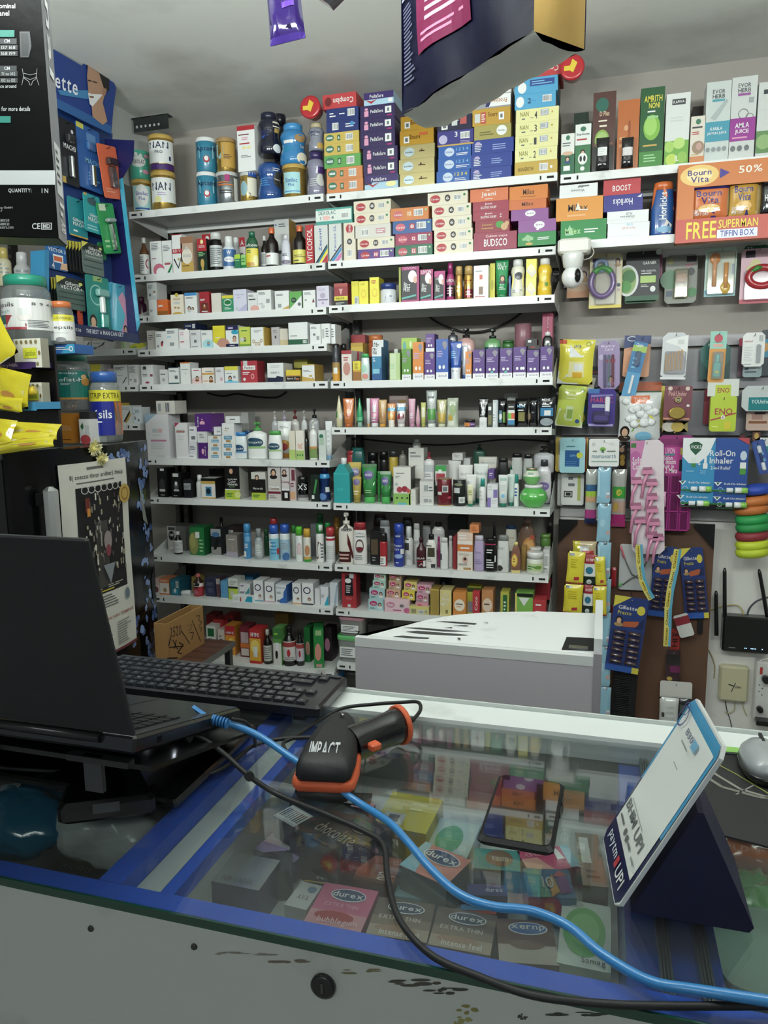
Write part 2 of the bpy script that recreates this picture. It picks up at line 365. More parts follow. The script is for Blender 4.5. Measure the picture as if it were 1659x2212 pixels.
def L(kind,x0,x1,y0,base,cap,art='',desc='',y1=None,on=0,d=.012,m='plastic',cm='plastic',rings=None,name=None,cat=None,grp=None,yaw=None,am=None):
    body,cp,ry,ex,nm,ct=PR[kind]
    x0,x1,y0=X_(x0),X_(x1),Y_(y0);y1=Y_(y1) if y1 else None
    X,Yc,w=lc(x0,x1,(y0+(y1 or y0+60))/2,d);w-=.001
    if ry<1: Yc=YF+d+w*ry/2
    zb=atY((x0+x1)/2,y1,Yc).z if y1 else None
    z=zbase(on,y1,zb)+.0004;h=min(atY((x0+x1)/2,y0,Yc).z,zcap())-z;r=w/2
    b=MB();rr=[(q[0]*h,q[1]*r,q[1]*r*ry,ex,None) for q in body]
    if rings:  # colour bands: list of (zfrac, colour) applied upward
        rr=[(q[0],q[1],q[2],ex,next((c for zf,c in reversed(rings) if q[0]/h>=zf-1e-6),base)) for q in rr]
    b.loft(rr,base,m)
    yw=yaw if yaw is not None else -math.atan2(X,Yc)*(.95 if ry==1 else .5)
    o=b.build(name or nm,None,(X,Yc,z),(0,0,yw))
    if cap:
        b=MB();b.loft([(q[0]*h,q[1]*r,q[1]*r*(ry if q[1]>.5 else max(ry,.8)),2) for q in cp],cap,cm)
        if kind=='pump': b.box(-r*.12,-r*.95,h*.945,r*.12,0,h*.98,cap,cm)
        b.build('pump_head' if kind=='pump' else ('lid' if kind in('tin','drum','jar','globe','pet') else 'cap'),o)
    if art:
        def M(u,v,hh,r=r,ry=ry,h=h):
            vv=v
            for i in range(len(body)-1):
                if body[i][0]<=vv<=body[i+1][0]: t=(vv-body[i][0])/(body[i+1][0]-body[i][0]+1e-9);q=lin(body[i][1],body[i+1][1],t);break
            else: q=body[-1][1] if vv>body[-1][0] else body[0][1]
            a=(u-.5)*2.5;e=2/ex;ca,sa=math.cos(a),math.sin(a)
            R1=r*q+hh+.0004
            return (R1*math.copysign(abs(sa)**e,sa),-(r*ry*q+hh+.0004)*abs(ca)**e,vv*h)
        M.nv=6
        b=MB();b.art(M,art,am or m,ncol=12,asp=r*2/h);b.build('printed_label',o)
    CUR['top']=z+h
    reg(o,desc,cat or ct,grp,on)
    return o
def TB(x0,x1,y0,base,cap,art='',desc='',d=.015,on=0,y1=None,m='plastic',capf=.12,cone=0,grp=None,name='squeeze_tube'):
    # squeeze tube standing on its cap, flat crimp at the top
    x0,x1,y0=X_(x0),X_(x1),Y_(y0)
    X,Yc,w=lc(x0,x1,y0+60,d);z=zbase(on,None,None)+.0004;h=min(atY((x0+x1)/2,y0,Yc).z,zcap())-z;r=w/2-.0005
    dr=min(r*.8,.022);b=MB();k=capf
    if cone: R=[(k*h,r*.9,r*.8),(.35*h,r,r*.8),(.7*h,r*.6,r*.5),(.97*h,r*.12,r*.12),(h,r*.06,r*.06)]
    else: R=[(k*h,r*.78,dr),(.4*h,r*.86,dr*.8),(.75*h,r*.95,dr*.4),(.95*h,r,.0016),(h,r,.0012)]
    b.loft([(q[0],q[1],q[2],2,None) for q in R],base,m)
    o=b.build(name,None,(X,Yc,z),(0,0,-math.atan2(X,Yc)*.5))
    b=MB();b.loft([(0,r*.72,dr*.9),(k*h*.9,r*.74,dr*.95),(k*h,r*.7,dr*.9)],cap,m);b.build('cap',o)
    if art:
        def M(u,v,hh):
            t=v*h
            for i in range(len(R)-1):
                if R[i][0]<=t<=R[i+1][0]: q=(t-R[i][0])/(R[i+1][0]-R[i][0]);rx=lin(R[i][1],R[i+1][1],q);ry=lin(R[i][2],R[i+1][2],q);break
            else: rx,ry=R[0][1:3]
            a=(u-.5)*2.4;return ((rx+.0003)*math.sin(a),-(ry+hh+.0006)*math.cos(a),t)
        M.nv=6
        b=MB();b.art(M,art,m,ncol=8,asp=r*2/h);b.build('printed_label',o)
    CUR['top']=z+h
    reg(o,desc,'tube',grp,on)
    return o
def pouchmesh(b,w,h,t,base,art,m='film',nx=10,ny=12,wr=.0,cols=None,seed=0):
    rnd=random.Random(seed);ph=[rnd.uniform(0,6) for _ in range(4)]
    def th(u,v): return t/2*max(0,(1-abs(2*u-1)**3)*(1-abs(2*v-1)**4))**.6+wr*math.sin(9*u+ph[0]+4*v)*math.sin(7*v+ph[1])*(1-abs(2*u-1))*(1-abs(2*v-1))
    def M(u,v,hh): return ((u-.5)*w*(1-.06*math.sin(math.pi*v)),-th(u,v)-hh,v*h)
    vs=[];N=(nx+1)*(ny+1)
    for sgn in (1,-1):
        for j in range(ny+1):
            for i in range(nx+1):
                p=M(i/nx,j/ny,0);vs.append((p[0],p[1]*sgn,p[2]))
    fs=[];fb=[]
    for j in range(ny):
        for i in range(nx):
            a=j*(nx+1)+i;fs.append((a,a+1,a+nx+2,a+nx+1));fb.append((a+N,a+nx+1+N,a+nx+2+N,a+1+N))
    b.add(vs,fs+fb,base,m,True)
    M.nv=ny
    return M
def PO(x0,x1,y0,y1,base,art='',desc='',Y=3.0,t=.03,m='film',roll=0,name='pouch',cat='packet',grp=None,wr=.002,where=None,seed=0,am=None,abs_=False):
    x0,x1,y0,y1=X_(x0),X_(x1),Y_(y0),Y_(y1);xm=(x0+x1)/2;ym=(y0+y1)/2
    a=atY(x0,ym,Y);c=atY(x1,ym,Y);zt=atY(xm,y0,Y).z;zb=atY(xm,y1,Y).z;w=c.x-a.x;h=zt-zb
    b=MB();M=pouchmesh(b,w,h,t,base,art,m,wr=wr,seed=seed)
    o=b.build(name,None,((a.x+c.x)/2,Y,zb),(0,roll,0))
    if art:
        b=MB();b.art(M,art,am or m,ncol=10,h0=.0012,asp=w/h);b.build('printed_label',o)
    o['category']=cat
    if grp: o['group']=grp
    ITEMS.append([o,desc,where or '',0,None])
    return o
HOOKS=[]
def HC(x0,x1,y0,y1,base,art='',desc='',Y=3.2,t=.003,blis=None,roll=0,name='blister_pack',cat='packet',grp=None,where='',m='card',rnd=1,hook=1,bm='clear',bc='W'):
    x0,x1,y0,y1=X_(x0),X_(x1),Y_(y0),Y_(y1);xm=(x0+x1)/2;ym=(y0+y1)/2
    a=atY(x0,ym,Y);c=atY(x1,ym,Y);zt=atY(xm,y0,Y).z;zb=atY(xm,y1,Y).z;w=c.x-a.x;h=zt-zb;e=.006*rnd
    P=[(-w/2+e,0),(w/2-e,0),(w/2,e),(w/2,h-e),(w/2-e,h),(-w/2+e,h),(-w/2,h-e),(-w/2,e)]
    b=MB();b.prism([(p[0],p[1]-h) for p in P],-t/2,t/2,base,m,ax='y')
    o=b.build(name,None,((a.x+c.x)/2,Y,zt),(0,roll,0))
    M=flat((-w/2,-t/2,-h),(w,0,0),(0,0,h),(0,-1,0))
    if art: b=MB();b.art(M,art,m,asp=w/h);b.build('printed_label',o)
    if blis:
        for k,(u0,v0,u1,v1,dd,cc,mm) in enumerate(blis):
            b=MB();b.loftrect(-w/2+u0*w,-t/2-dd,-h+v0*h,-w/2+u1*w,-t/2-.0002,-h+v1*h,cc,mm,min(.004,dd*.4,abs(u1-u0)*w*.3,abs(v1-v0)*h*.3));b.build('blister' if mm.startswith('clear') else 'insert',o)
    if hook: HOOKS.append(((a.x+c.x)/2,Y,zt-.012))
    o['category']=cat
    if grp: o['group']=grp
    ITEMS.append([o,desc,where,0,None])
    return o
# ================= left rack
S('B',1);fr(270,180,3.687)
L('tin',55,218,780,'D','D','r.1,.05,.9,.8,a;c.5,.5,.28,.33,W;tSimilac,.25,.5,.75,.62,B;tPlus,.38,.36,.62,.46,B;r.2,.08,.8,.13,B','gold tin with pale blue shield under the green tin',m='foil',am='plastic')
L('tin',38,200,552,'3fb597','3fb597','c.45,.6,.3,.2,W;tDEXOLAC,.2,.52,.7,.66,d;c.38,.84,.07,.09,W;c.56,.8,.06,.07,W;c.8,.8,.12,.06,k;c.75,.25,.14,.08,k','green and pink milk powder tin stacked at the left end',on=1)
L('tin',208,406,718,'D','D','r.02,.2,.98,.82,W;tNAN,.1,.5,.75,.7,N;b.3,.36,.7,.46,2,p;c.3,.27,.12,.08,y','white label tin with gold lid, lower of the pair',m='foil',am='plastic')
L('tin',188,390,430,'D','D','r.02,.02,.98,.18,P;r.02,.2,.98,.82,W;tNAN,.1,.6,.75,.78,N;tPRO,.3,.46,.55,.54,N;t1,.75,.28,.82,.4,N','white and violet tin with gold lid, upper of the pair',on=1,m='foil',am='plastic')
L('tin',572,735,722,'2c86a8','W','p8fb9c4,.2,.75,.8,.75,.8,.4,.5,.2,.2,.4;tAptamil,.08,.55,.92,.74,N;c.5,.35,.12,.1,R;c.5,.37,.08,.07,W','blue tin with red crest, lower of two')
L('tin',565,732,450,'2c86a8','W','p8fb9c4,.2,.75,.8,.75,.8,.4,.5,.2,.2,.4;tAptamil,.08,.55,.92,.74,N;c.5,.35,.12,.1,R;c.5,.37,.08,.07,W','blue tin with red crest, upper of two',on=1)
L('tin',728,906,722,'S','s','r.42,.7,.6,.9,m;b.1,.55,.8,.7,2,O;b.2,.3,.8,.45,2,d;r.75,.1,.98,.8,w','silver grey tin with pink stripe below gold tin',m='foil',am='plastic')
L('tin',727,886,452,'D','T','r.3,.1,.95,.85,c99a3a;pN,.3,.02,.9,.02,.9,.35;p8fb9c4,.05,.8,.4,.8,.4,.45,.22,.35,.05,.45;b.4,.35,.8,.5,3,t','golden tin with small blue triangle',on=1,m='foil',am='plastic')
L('tin',918,1055,722,'D','s','r.45,.2,.98,.8,e4dfc8;c.25,.45,.2,.25,8fb9c4;r.5,.84,.98,.99,B;t2,.5,.12,.6,.3,d','gold tin with blue patch under the tall white carton',m='foil',am='plastic')
B(888,1030,335,'W','r0,.9,1,1,R;b.08,.78,.85,.83,1,M;b.25,.68,.8,.76,2,k;b.12,.58,.88,.64,1,R;c.38,.52,.12,.03,y;c.66,.52,.12,.03,y;b.2,.3,.8,.36,2,z','tall white carton with red top standing on a tin',on=1,dep=.08)
L('waist',1052,1255,585,'1e4f9e',None,'c.85,.45,.22,.18,d;tSimilac,.68,.42,1,.5,W;b.6,.62,.9,.7,2,W;b.1,.3,.5,.5,4,U','deep blue waisted powder jar under the black jar',m='film',rings=[(0,'1e4f9e')],name='powder_jar',cat='jar')
L('waist',1055,1240,245,'181c33','20243c','r.1,.4,.5,.55,N;c.25,.44,.09,.08,B;r.65,.62,.95,.75,c;c.8,.12,.18,.1,W;r.72,.5,.97,.6,D','black and navy waisted powder jar on top of blue jar',on=1,m='film',name='powder_jar',cat='jar')
L('pet',1180,1300,255,'141830','101428','','dark jar behind the black powder jar',d=.16,y1=905,name='powder_jar',cat='jar')
L('tin',1255,1445,665,'D','D','r.1,.12,.7,.75,a;tSimilac,.18,.45,.6,.58,B;tPlus,.28,.34,.5,.42,B;r.1,.17,.7,.2,U','gold tin with pale blue label under a bright blue jar',m='foil',am='plastic')
L('waist',1230,1450,335,'2f86c8','3f96d6','r.15,.5,.5,.57,W;c.75,.62,.2,.09,T;c.8,.14,.2,.14,c;tEnsure,.75,.4,.98,.48,W;b.1,.3,.5,.42,3,Q','bright blue waisted powder jar on a gold tin',on=1,m='film',name='powder_jar',cat='jar')
L('waist',1445,1600,555,'8a88a0','3b2c66','r.5,.5,.98,.64,P;b.2,.2,.7,.4,4,s;c.7,.35,.2,.14,w','lilac jar with dark purple cap, right end',m='film',name='powder_jar',cat='jar')
L('waist',1460,1590,325,'8c90a0','c4b48a','tSimilac,.1,.6,.7,.7,N;tPlus,.2,.5,.6,.57,N;r.55,.05,.9,.25,D','small grey blue powder bottle on the lilac jar',on=1,m='film',name='powder_jar',cat='jar')
S('B',2);fr(270,460,3.53)
L('syrup',108,185,190,'6a4018','w','r.02,.03,.98,.55,W;c.75,.3,.2,.12,R;c.8,.3,.16,.1,W;b.1,.1,.5,.5,7,z','small amber syrup bottle with white label')
B(187,275,215,'W','b.1,.72,.85,.95,5,z;c.7,.12,.5,.2,d36a84;c.85,.05,.4,.14,W;b.1,.45,.6,.5,1,m','white carton with pink swoosh')
B(278,352,210,'W','b.1,.68,.9,.86,4,z;r.2,.28,.9,.36,s;b.2,.24,.9,.34,1,R;pG,.45,.02,.7,.02,.98,.2,.98,.3','white carton with green corner swoosh',grp=None)
B(353,430,162,'W','r0,.5,1,.62,R;tRD V,.1,.53,.85,.6,W;p222222,.1,.35,.2,.38,.6,.12,.55,.1;p222222,.95,.42,.85,.4,.55,.15,.6,.12;c.62,.35,.1,.03,D;r.0,.98,1,1,R','tall white carton with red band and stick figure')
B(418,514,180,'c9a68c','r0,.82,1,1,a27152;r0,.0,1,.3,D;c.5,.45,.42,.22,e9dfcf;tECONO,.2,.42,.8,.5,S;b.1,.16,.8,.2,1,t;r.4,.62,.6,.72,s','brown and yellow carton with pale round label',side='c9a68c')
B(547,620,195,'123020','r0,.62,1,1,R;c.5,.9,.16,.07,y;b.15,.72,.85,.8,2,W;b.1,.45,.8,.6,3,g;c.5,.24,.2,.14,D;r.4,.02,.6,.3,D','red and black carton with gold figure',side='1a1a1a')
B(583,650,162,'R','c.65,.9,.22,.06,W;r.5,.2,1,.6,M','red carton standing at the back',d=.15)
L('pill',645,745,155,'0f0c0b','w','r-.05,.1,1.05,.66,s;b.05,.15,.9,.6,9,z','wide black bottle with ribbed white cap')
L('slim',743,845,180,'dde3e8','W','r-.05,.1,1.05,.6,3d6fae;tW,.35,.45,.6,.56,W;c.5,.3,.36,.08,W;b.3,.28,.7,.32,1,B','white and blue bottle, white cap',name='bottle')
L('slim',815,882,188,'dde3e8','W','','white bottle half hidden behind green box',d=.14)
B(832,880,315,'1b7a50','b.1,.5,.9,.8,2,g;r0,.7,1,1,L','small dark green box in front')
B(882,920,318,'8fcf6a','r0,0,1,.25,G;b.1,.4,.9,.8,2,G','small lime box in front')
B(868,914,185,'e6dcdc','r0,.75,1,1,R;b.1,.2,.9,.6,5,z;tA,.2,.78,.8,.92,W','white and red carton at the back',d=.15)
L('sham',930,1030,142,'1d5a34','1d6a4c','r.0,.03,1,.53,e6cf2a;tSoftovac,.05,.58,.95,.66,W;c.75,.2,.18,.15,y;b.2,.4,.5,.5,2,G;r.2,.05,.6,.15,c98c20','green bottle with bright yellow label',name='syrup_bottle')
L('syrup',1035,1095,175,'15100e','w','r.0,.1,1,.5,s;b.1,.15,.9,.45,5,z','small black bottle with white cap',d=.06)
L('syrup',1068,1172,115,'1d120c','e2622c','r-.05,.05,1.05,.35,W;pO,.05,.06,.9,.06,.9,.2;b.1,.24,.6,.3,1,R','black bottle with orange cap and orange corner')
B(1135,1250,48,'w','c.12,.9,.04,.02,B;b.3,.85,.9,.93,2,z;r.1,.36,.8,.42,d','tall off white carton behind orange capped bottles',d=.17,side='c9952e')
L('sham',1198,1272,170,'c9c8d6','d8d6e0','c.5,.12,.4,.07,6f6780;b.2,.3,.8,.4,2,d','pale lilac plain bottle',name='syrup_bottle')
L('syrup',1278,1388,100,'1d120c','e2622c','r-.05,.05,1.05,.38,e4db5a;b.1,.18,.9,.26,2,t;b.1,.08,.6,.14,1,d','black bottle with orange cap and yellow label')
B(1372,1435,90,'c5252c','tVITCOFOL,.2,.08,.85,.9,W,l','red carton with vertical white lettering',side='c5252c')
B(1440,1545,92,'w','tZincovit,.34,.32,.55,.92,1d4fb4,l;p222222,.02,.0,.15,.0,.95,.42,.95,.5;pY,.3,.0,.45,.0,.98,.28,.98,.38;p1b7a9a,.15,.0,.3,.0,.98,.38,.98,.46;pR,.5,0,.98,0,.98,.25','white carton with black yellow diagonal stripes')
S('B',3)
L('slim',88,168,640,'4a1236','4a1236','','dark purple bottle at left end',d=.08,name='bottle')
B(178,240,660,'W','b.1,.2,.5,.4,2,z','small white box under another white box')
B(163,240,530,'s','b.1,.6,.7,.85,3,z;f.75,.4,.1,W;r.2,.2,.4,.35,z','white box with tiny portrait on top',on=1,dep=.08)
B(242,325,660,'e8692a','r.0,.0,1,.28,9a5a1a;r.1,.55,.5,.66,W;b.12,.57,.48,.64,1,R','orange and brown carton')
B(345,443,622,'efe3cf','b.2,.72,.8,.85,2,T;c.5,.58,.26,.06,s;c.35,.35,.1,.05,T;c.6,.33,.1,.05,T;c.5,.02,.4,.1,D;c.5,.98,.14,.1,c9b23a','cream carton with little animals')
B(452,545,607,'W','r0,.86,1,1,U;b.1,.7,.9,.8,2,z;f.35,.25,.12,s;f.65,.22,.1,W','white carton with blue top and two figures')
B(564,640,600,'b02430','b.08,.56,.6,.68,2,W;r.1,.04,.92,.48,7a2a20;f.5,.35,.14,A;r.2,.06,.8,.1,W','red carton with embracing couple picture')
B(655,732,610,'ded8cc','','plain cream box leaning over shelf edge',side='c9c2b4')
B(737,825,628,'2f9a6a','r0,.82,1,1,e2d432;c.5,.58,.34,.2,W;c.5,.58,.3,.14,G;b.2,.15,.8,.3,2,W','green and yellow carton with oval logo')
B(822,925,582,'d8d8ec','tCapnea,.15,.72,.8,.8,8f8fc0;b.3,.6,.7,.66,1,p;pb8b8dc,.25,0,1,0,1,.35;r.15,.05,.35,.2,s','lilac carton with purple lower curve')
B(932,1010,607,'e2e2e2','r.1,.6,.8,.66,d;c.7,.1,.45,.2,e6a89c;b.1,.75,.8,.9,2,z','white carton with pink arc')
B(1005,1112,587,'W','b.1,.75,.7,.92,3,z;r.65,.35,.9,.55,S;b.1,.3,.6,.35,1,d;c.4,.18,.14,.1,s','white carton with small grey code square')
B(1140,1250,592,'W','b.1,.72,.7,.85,2,z;r.2,.1,.45,.3,S;pD,.45,0,1,0,1,.2','white carton with yellow lower corner')
B(1252,1347,598,'5fae4c','pe8e8e8,0,0,1,0,1,.75;c.35,.5,.22,.16,124a30;b.2,.48,.5,.54,1,W;c.8,.25,.14,.1,z','white and green carton with dark oval')
B(1354,1450,588,'W','b.1,.74,.7,.9,3,z;r.15,.4,.3,.5,S;p222222,.75,.3,.95,.3,.85,.55;c.85,.35,.05,.04,R','white carton with small black triangle')
B(1458,1555,555,'d9d2e4','b.1,.78,.8,.88,2,p;c.5,.55,.22,.13,b6a6c4;r.1,.32,.9,.38,8d7ea4;c.5,.2,.1,.06,p','lilac carton with flower emblem')
S('B',4);fr(200,670,3.072)
B(358,410,135,'cfcac0','b.2,.5,.8,.8,3,z','dull white carton at left end',d=.03)
B(412,485,140,'W','b.1,.68,.6,.85,2,z;c.6,.3,.1,.14,R;c.68,.4,.07,.08,d;r.15,.1,.35,.25,S','white carton with red figure')
B(483,566,122,'W','b.1,.75,.9,.92,2,z;r.3,.15,.65,.32,S;b.1,.55,.6,.65,1,b','taller white carton with grey square')
B(570,641,130,'efeded','b.1,.7,.9,.9,2,k;b.1,.3,.7,.42,1,R;c.75,.75,.3,.3,f7f1f1','white carton with faint pink swirl')
B(645,716,130,'dedee0','b.1,.7,.8,.85,2,z;r.35,.3,.6,.45,z;b.1,.05,.9,.12,1,z','pale grey carton with code square')
B(575,600,118,'d5d1cc','','thin white carton behind',d=.14)
B(718,794,132,'W','c.6,.2,.5,.28,a;f.62,.25,.09,U;b.1,.72,.7,.86,2,z','white carton with pale blue seated figure')
B(795,875,102,'e6d620','b.2,.42,.8,.5,1,W;c.85,.02,.6,.4,c78c78;pW,0,0,.6,0,0,.28','yellow carton with pink wave')
B(880,965,100,'W','r0,.78,1,1,N;r.2,.83,.6,.92,p;c.75,.68,.3,.1,Q;f.7,.4,.12,h;r0,0,1,.14,N;b.3,.03,.9,.1,1,W','navy and white carton with portrait')
B(970,1045,110,'c6d34a','f.5,.38,.09,G;r.1,.25,.4,.45,w;b.2,.75,.9,.85,1,G;r0,0,1,.12,7aa32a','lime carton with small figure',side='9aa832')
B(1047,1138,113,'W','r.94,0,1,1,D;b.25,.72,.8,.84,2,z;o.2,.25,.1,.1,T,.6;o.38,.12,.1,.1,T,.6;o.6,.12,.1,.1,T,.6;o.78,.28,.1,.1,T,.6','white carton with ring of gold pearls',side='c9a03a')
B(1184,1240,112,'b9b4b8','r.4,.4,.6,.55,d;b.2,.7,.8,.85,2,z','grey pink carton',d=.05)
B(1240,1295,122,'d9d0c0','r0,.05,1,.35,cdb98a','small beige carton',d=.05)
B(1297,1425,80,'W','r0,0,1,.24,145c38;b.1,.36,.6,.44,1,z;k.75,.06,.95,.2','large white carton with dark green base',side='e8e8e8',dep=.09)
B(1440,1514,92,'W','b.1,.75,.8,.88,2,z;c.4,.48,.12,.06,z;r.6,.2,.85,.4,S','white carton right of the green based one')
B(1516,1575,88,'W','k.1,.2,.35,.8;b.5,.3,.9,.8,4,z','white carton with side barcode near rack end')
B(1577,1610,92,'e8e8e8','b.2,.3,.7,.8,4,z','narrow white carton at rack end',d=.03)
B(605,685,86,'18264e','tNORM,.15,.4,.6,.65,W;k.72,.15,.95,.85','flat navy box lying on the white cartons',y1=126,dep=.1,d=.02)
S('B',5)
B(318,398,362,'W','b.1,.75,.6,.9,3,z;r.2,.78,.45,.92,d;b.1,.4,.7,.55,2,z;c.5,.1,.18,.05,b23a6a;r.75,.4,.98,.52,a04a6a','wide white carton with magenta dots',side='e6e6e6',dep=.1)
B(443,498,393,'d9d9d9','r.3,.2,.6,.4,S;b.1,.6,.8,.75,1,z','short grey white carton')
B(501,570,378,'W','r0,.95,1,1,2a4a5a;b.1,.7,.8,.85,2,z;r.6,.3,.9,.5,z;r0,0,1,.08,2a5a5a','white carton with teal lower line')
B(579,645,345,'W','b.1,.65,.8,.7,1,z;p9a9a9a,.45,.45,.55,.45,.5,.55;r0,.95,1,1,O','tall white carton with pale orange top')
B(656,720,384,'e9c7c6','pW,0,.3,1,.5,1,1,0,1;b.2,.8,.8,.9,1,R;f.55,.35,.14,A','white and pink carton with face')
B(723,804,380,'efe6dc','r0,.55,1,.66,e0a23a;b.3,.7,.9,.8,1,z;f.75,.3,.13,A;b.1,.1,.6,.2,1,O','white carton with orange band and face')
B(812,870,378,'e4e2e6','c.7,.25,.16,.12,d9a9b9;b.15,.7,.85,.85,2,z','pale carton with pink flower')
B(874,963,372,'W','r0,.76,1,1,e6dc3a;b.1,.55,.8,.62,1,z;f.4,.28,.12,Q;r0,0,1,.1,b;r.65,.28,.82,.42,S','white carton with yellow top and black haired figure')
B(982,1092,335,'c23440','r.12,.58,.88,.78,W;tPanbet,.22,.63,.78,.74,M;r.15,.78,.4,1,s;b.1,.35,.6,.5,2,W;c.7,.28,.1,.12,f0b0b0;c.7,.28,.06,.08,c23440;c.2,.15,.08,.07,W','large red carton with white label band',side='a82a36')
B(1157,1265,350,'W','tSUEAK D,.2,.45,.75,.54,d;p161e42,0,0,1,0,1,.26,.6,.32,.5,.22,0,.24;b.2,.75,.8,.9,2,s','white carton with navy zigzag base',side='e2e2e2',dep=.1)
B(1335,1425,326,'a9a23a','','olive carton lying at the back',y1=385,d=.16)
B(1281,1380,395,'e3c62c','r0,0,1,.45,2a1c14;r0,.45,1,.55,c98a3a;tEpriz D,.1,.16,.7,.34,W;b.7,.1,.95,.3,2,O','short yellow and black carton')
B(1388,1472,358,'W','r0,.94,1,1,D;b.1,.55,.8,.66,2,z;c.7,.32,.14,.06,D;f.85,.15,.06,M;pD,0,0,1,0,1,.14,0,.3','white carton with mustard sides',side='c2993e',dep=.11)
S('B',6);fr(240,840,3.318)
B(240,408,180,'e4e2e6','p9ab8d2,0,1,0,.78,.5,1;r.3,.58,.5,.67,b8c8cc;r.52,.58,.72,.67,e2b4b8;tSHAMPOO,.28,.5,.68,.54,s;r.2,.38,.88,.42,c97a9a;b.2,.2,.8,.36,4,s;r.4,.02,.8,.06,s','big white carton with pale blue corner and pink line',side='dcdade',dep=.1)
B(320,455,85,'d6d2c8','r.1,.2,.25,.8,S;r.5,.15,.7,.85,z;r.57,.15,.6,.85,w','low white box lying on the big white carton',on=1,dep=.1)
B(455,545,243,'e4e2e4','pc23a5a,0,1,.0,.88,.35,1;r.1,.72,.75,.8,b0a8a4;tsebamed,.12,.73,.8,.79,R;b.2,.5,.8,.66,3,s','white carton with small pink corner')
B(556,614,465,'e8e8ec','b.1,.3,.8,.7,1,z','flat white box',dep=.11,y1=500)
B(556,614,380,'dcdce4','b.1,.3,.8,.7,3,z',' flat white box'.strip(),on=1,dep=.11)
B(556,614,320,'e8e8ec','r.3,.3,.8,.7,z','flat white box',on=1,dep=.11)
B(556,614,268,'e8e8ec','b.1,.3,.8,.7,1,z','flat white box',on=1,dep=.11)
B(622,688,385,'55207e','c.5,.45,.14,.18,e7a9c0;tbaby,.7,.2,.85,.8,W,l','small purple carton with pink emblem')
B(616,688,305,'dedede','b.2,.4,.7,.8,3,z','white carton over the purple one',on=1)
B(597,716,178,'5a2484','c.45,.5,.12,.1,e7a9c0;r.3,.4,.6,.55,e7a9c0;tbaby,.14,.25,.24,.85,W,l;b.4,.62,.55,.75,1,k','purple carton tilted on top of white carton',on=1,side='6a2a90',dep=.12)
B(722,745,168,'c9bcae','','slim carton behind the purple box',d=.16)
for i,(a,bb) in enumerate(((447,500),(390,446),(335,389))):
    B(692,790,a,'e6e6e4','r.25,.12,.8,.5,5aa6cc;tAveno,.3,.18,.75,.42,W;r.4,.62,.72,.9,T','white soap carton with blue lozenge',on=i,dep=.09,grp='white soap cartons with blue lozenges')
for i,(a,bb) in enumerate(((447,500),(388,446),(330,387))):
    B(792,890,a,'ececea','r.15,.45,.75,.9,3c94bc;tOilly,.2,.52,.7,.82,W;r.3,.1,.65,.38,T','white soap carton with blue word',on=i,dep=.09,grp='white soap cartons with blue words')
B(792,880,245,'ececec','tdove,.25,.5,.6,.66,d;b.2,.3,.6,.4,1,D','square white carton on the soap stack',on=1)
B(818,922,195,'e4e4e4','b.3,.4,.7,.7,1,z','small white carton topping the soap stack',on=1)
B(735,790,272,'e6e6e8','tdove,.4,.3,.85,.6,z','white carton on the left soap column',y1=330,d=.03)
L('flip',895,990,310,'dfe8ea','2f86d0','c.35,.38,.33,.16,1f4e78;tCetaphil,.08,.33,.62,.42,W;r.0,.22,.9,.28,6fa0d0','white lotion bottle with blue cap',name='lotion_bottle',d=.02)
L('pump',990,1136,238,'f0f2f0','4fae4c','c.38,.45,.36,.13,1f4e68;tCetaphil,.1,.41,.66,.49,W;r.1,.29,.85,.35,9ac47a','white lotion bottle with green pump',d=.02,ex=None) if 0 else L('pump',990,1136,238,'f0f2f0','4fae4c','c.38,.45,.36,.13,1f4e68;tCetaphil,.1,.41,.66,.49,W;r.1,.29,.85,.35,9ac47a','white lotion bottle with green pump',d=.02)
L('flip',1136,1242,300,'f0f2f0','4fae4c','c.4,.45,.34,.12,1f4e68;tCetaphil,.14,.41,.66,.49,W;r.1,.28,.85,.34,9ac47a','smaller white lotion bottle with green cap',name='lotion_bottle',d=.02)
TB(1195,1300,232,'e8ece8','e0902c','b.2,.8,.8,.88,2,z;c.5,.35,.4,.14,e0a23a;c.5,.3,.25,.1,R','white tube with orange lower part behind',d=.1)
B(1272,1318,300,'e4dcc8','r0,0,1,.35,b3cf6a','beige and lime carton')
B(1320,1381,298,'efe8dc','tVitC,.2,.38,.8,.56,O;r0,0,1,.32,a9c86a;c.2,.16,.08,.04,G;c.5,.16,.08,.04,G;c.8,.16,.08,.04,G','cream and lime carton with orange letters')
L('slim',1383,1418,290,'14100e','111111','','slim black bottle beside lime carton',d=.02)
L('pump',1423,1482,222,'e4e4e0','e4e4e0','r0,.05,1,.28,7a9a52;r0,.28,1,.34,c98a4a','white dropper bottle with green base',name='dropper_bottle')
B(1484,1536,296,'d5ded8','c.4,.8,.3,.07,2a7a5a;r.1,.5,.8,.75,b0ccb4','pale green carton with dark oval')
TB(1538,1590,232,'e6e8ea','7aa6cc','b.3,.3,.6,.8,4,s','white tube with blue cap at rack end')
for a,bb,y,c1,c2,n in ((1155,1205,160,'c9c9cc','e0e0e0','clear pump bottle'),(1222,1276,155,'a49ab8','cfc4de','lilac pump bottle'),(1292,1360,152,'d6d2cc','7a1e22','white bottle with maroon pump'),(1366,1412,155,'d5d6d6','d5d6d6','white pump bottle'),(1424,1505,142,'b8babc','1c1c1e','grey bottle with black pump')):
    L('pump',a,bb,y,c1,c2,'',n+' in the back row',y1=430,d=.19)
L('flip',905,960,305,'dfe8ea','7ab0d8','','pale blue capped bottle in the back row',y1=480,d=.15)
L('flip',962,1012,300,'dfe8ea','2f6fc0','','deep blue capped bottle in the back row',y1=480,d=.15)
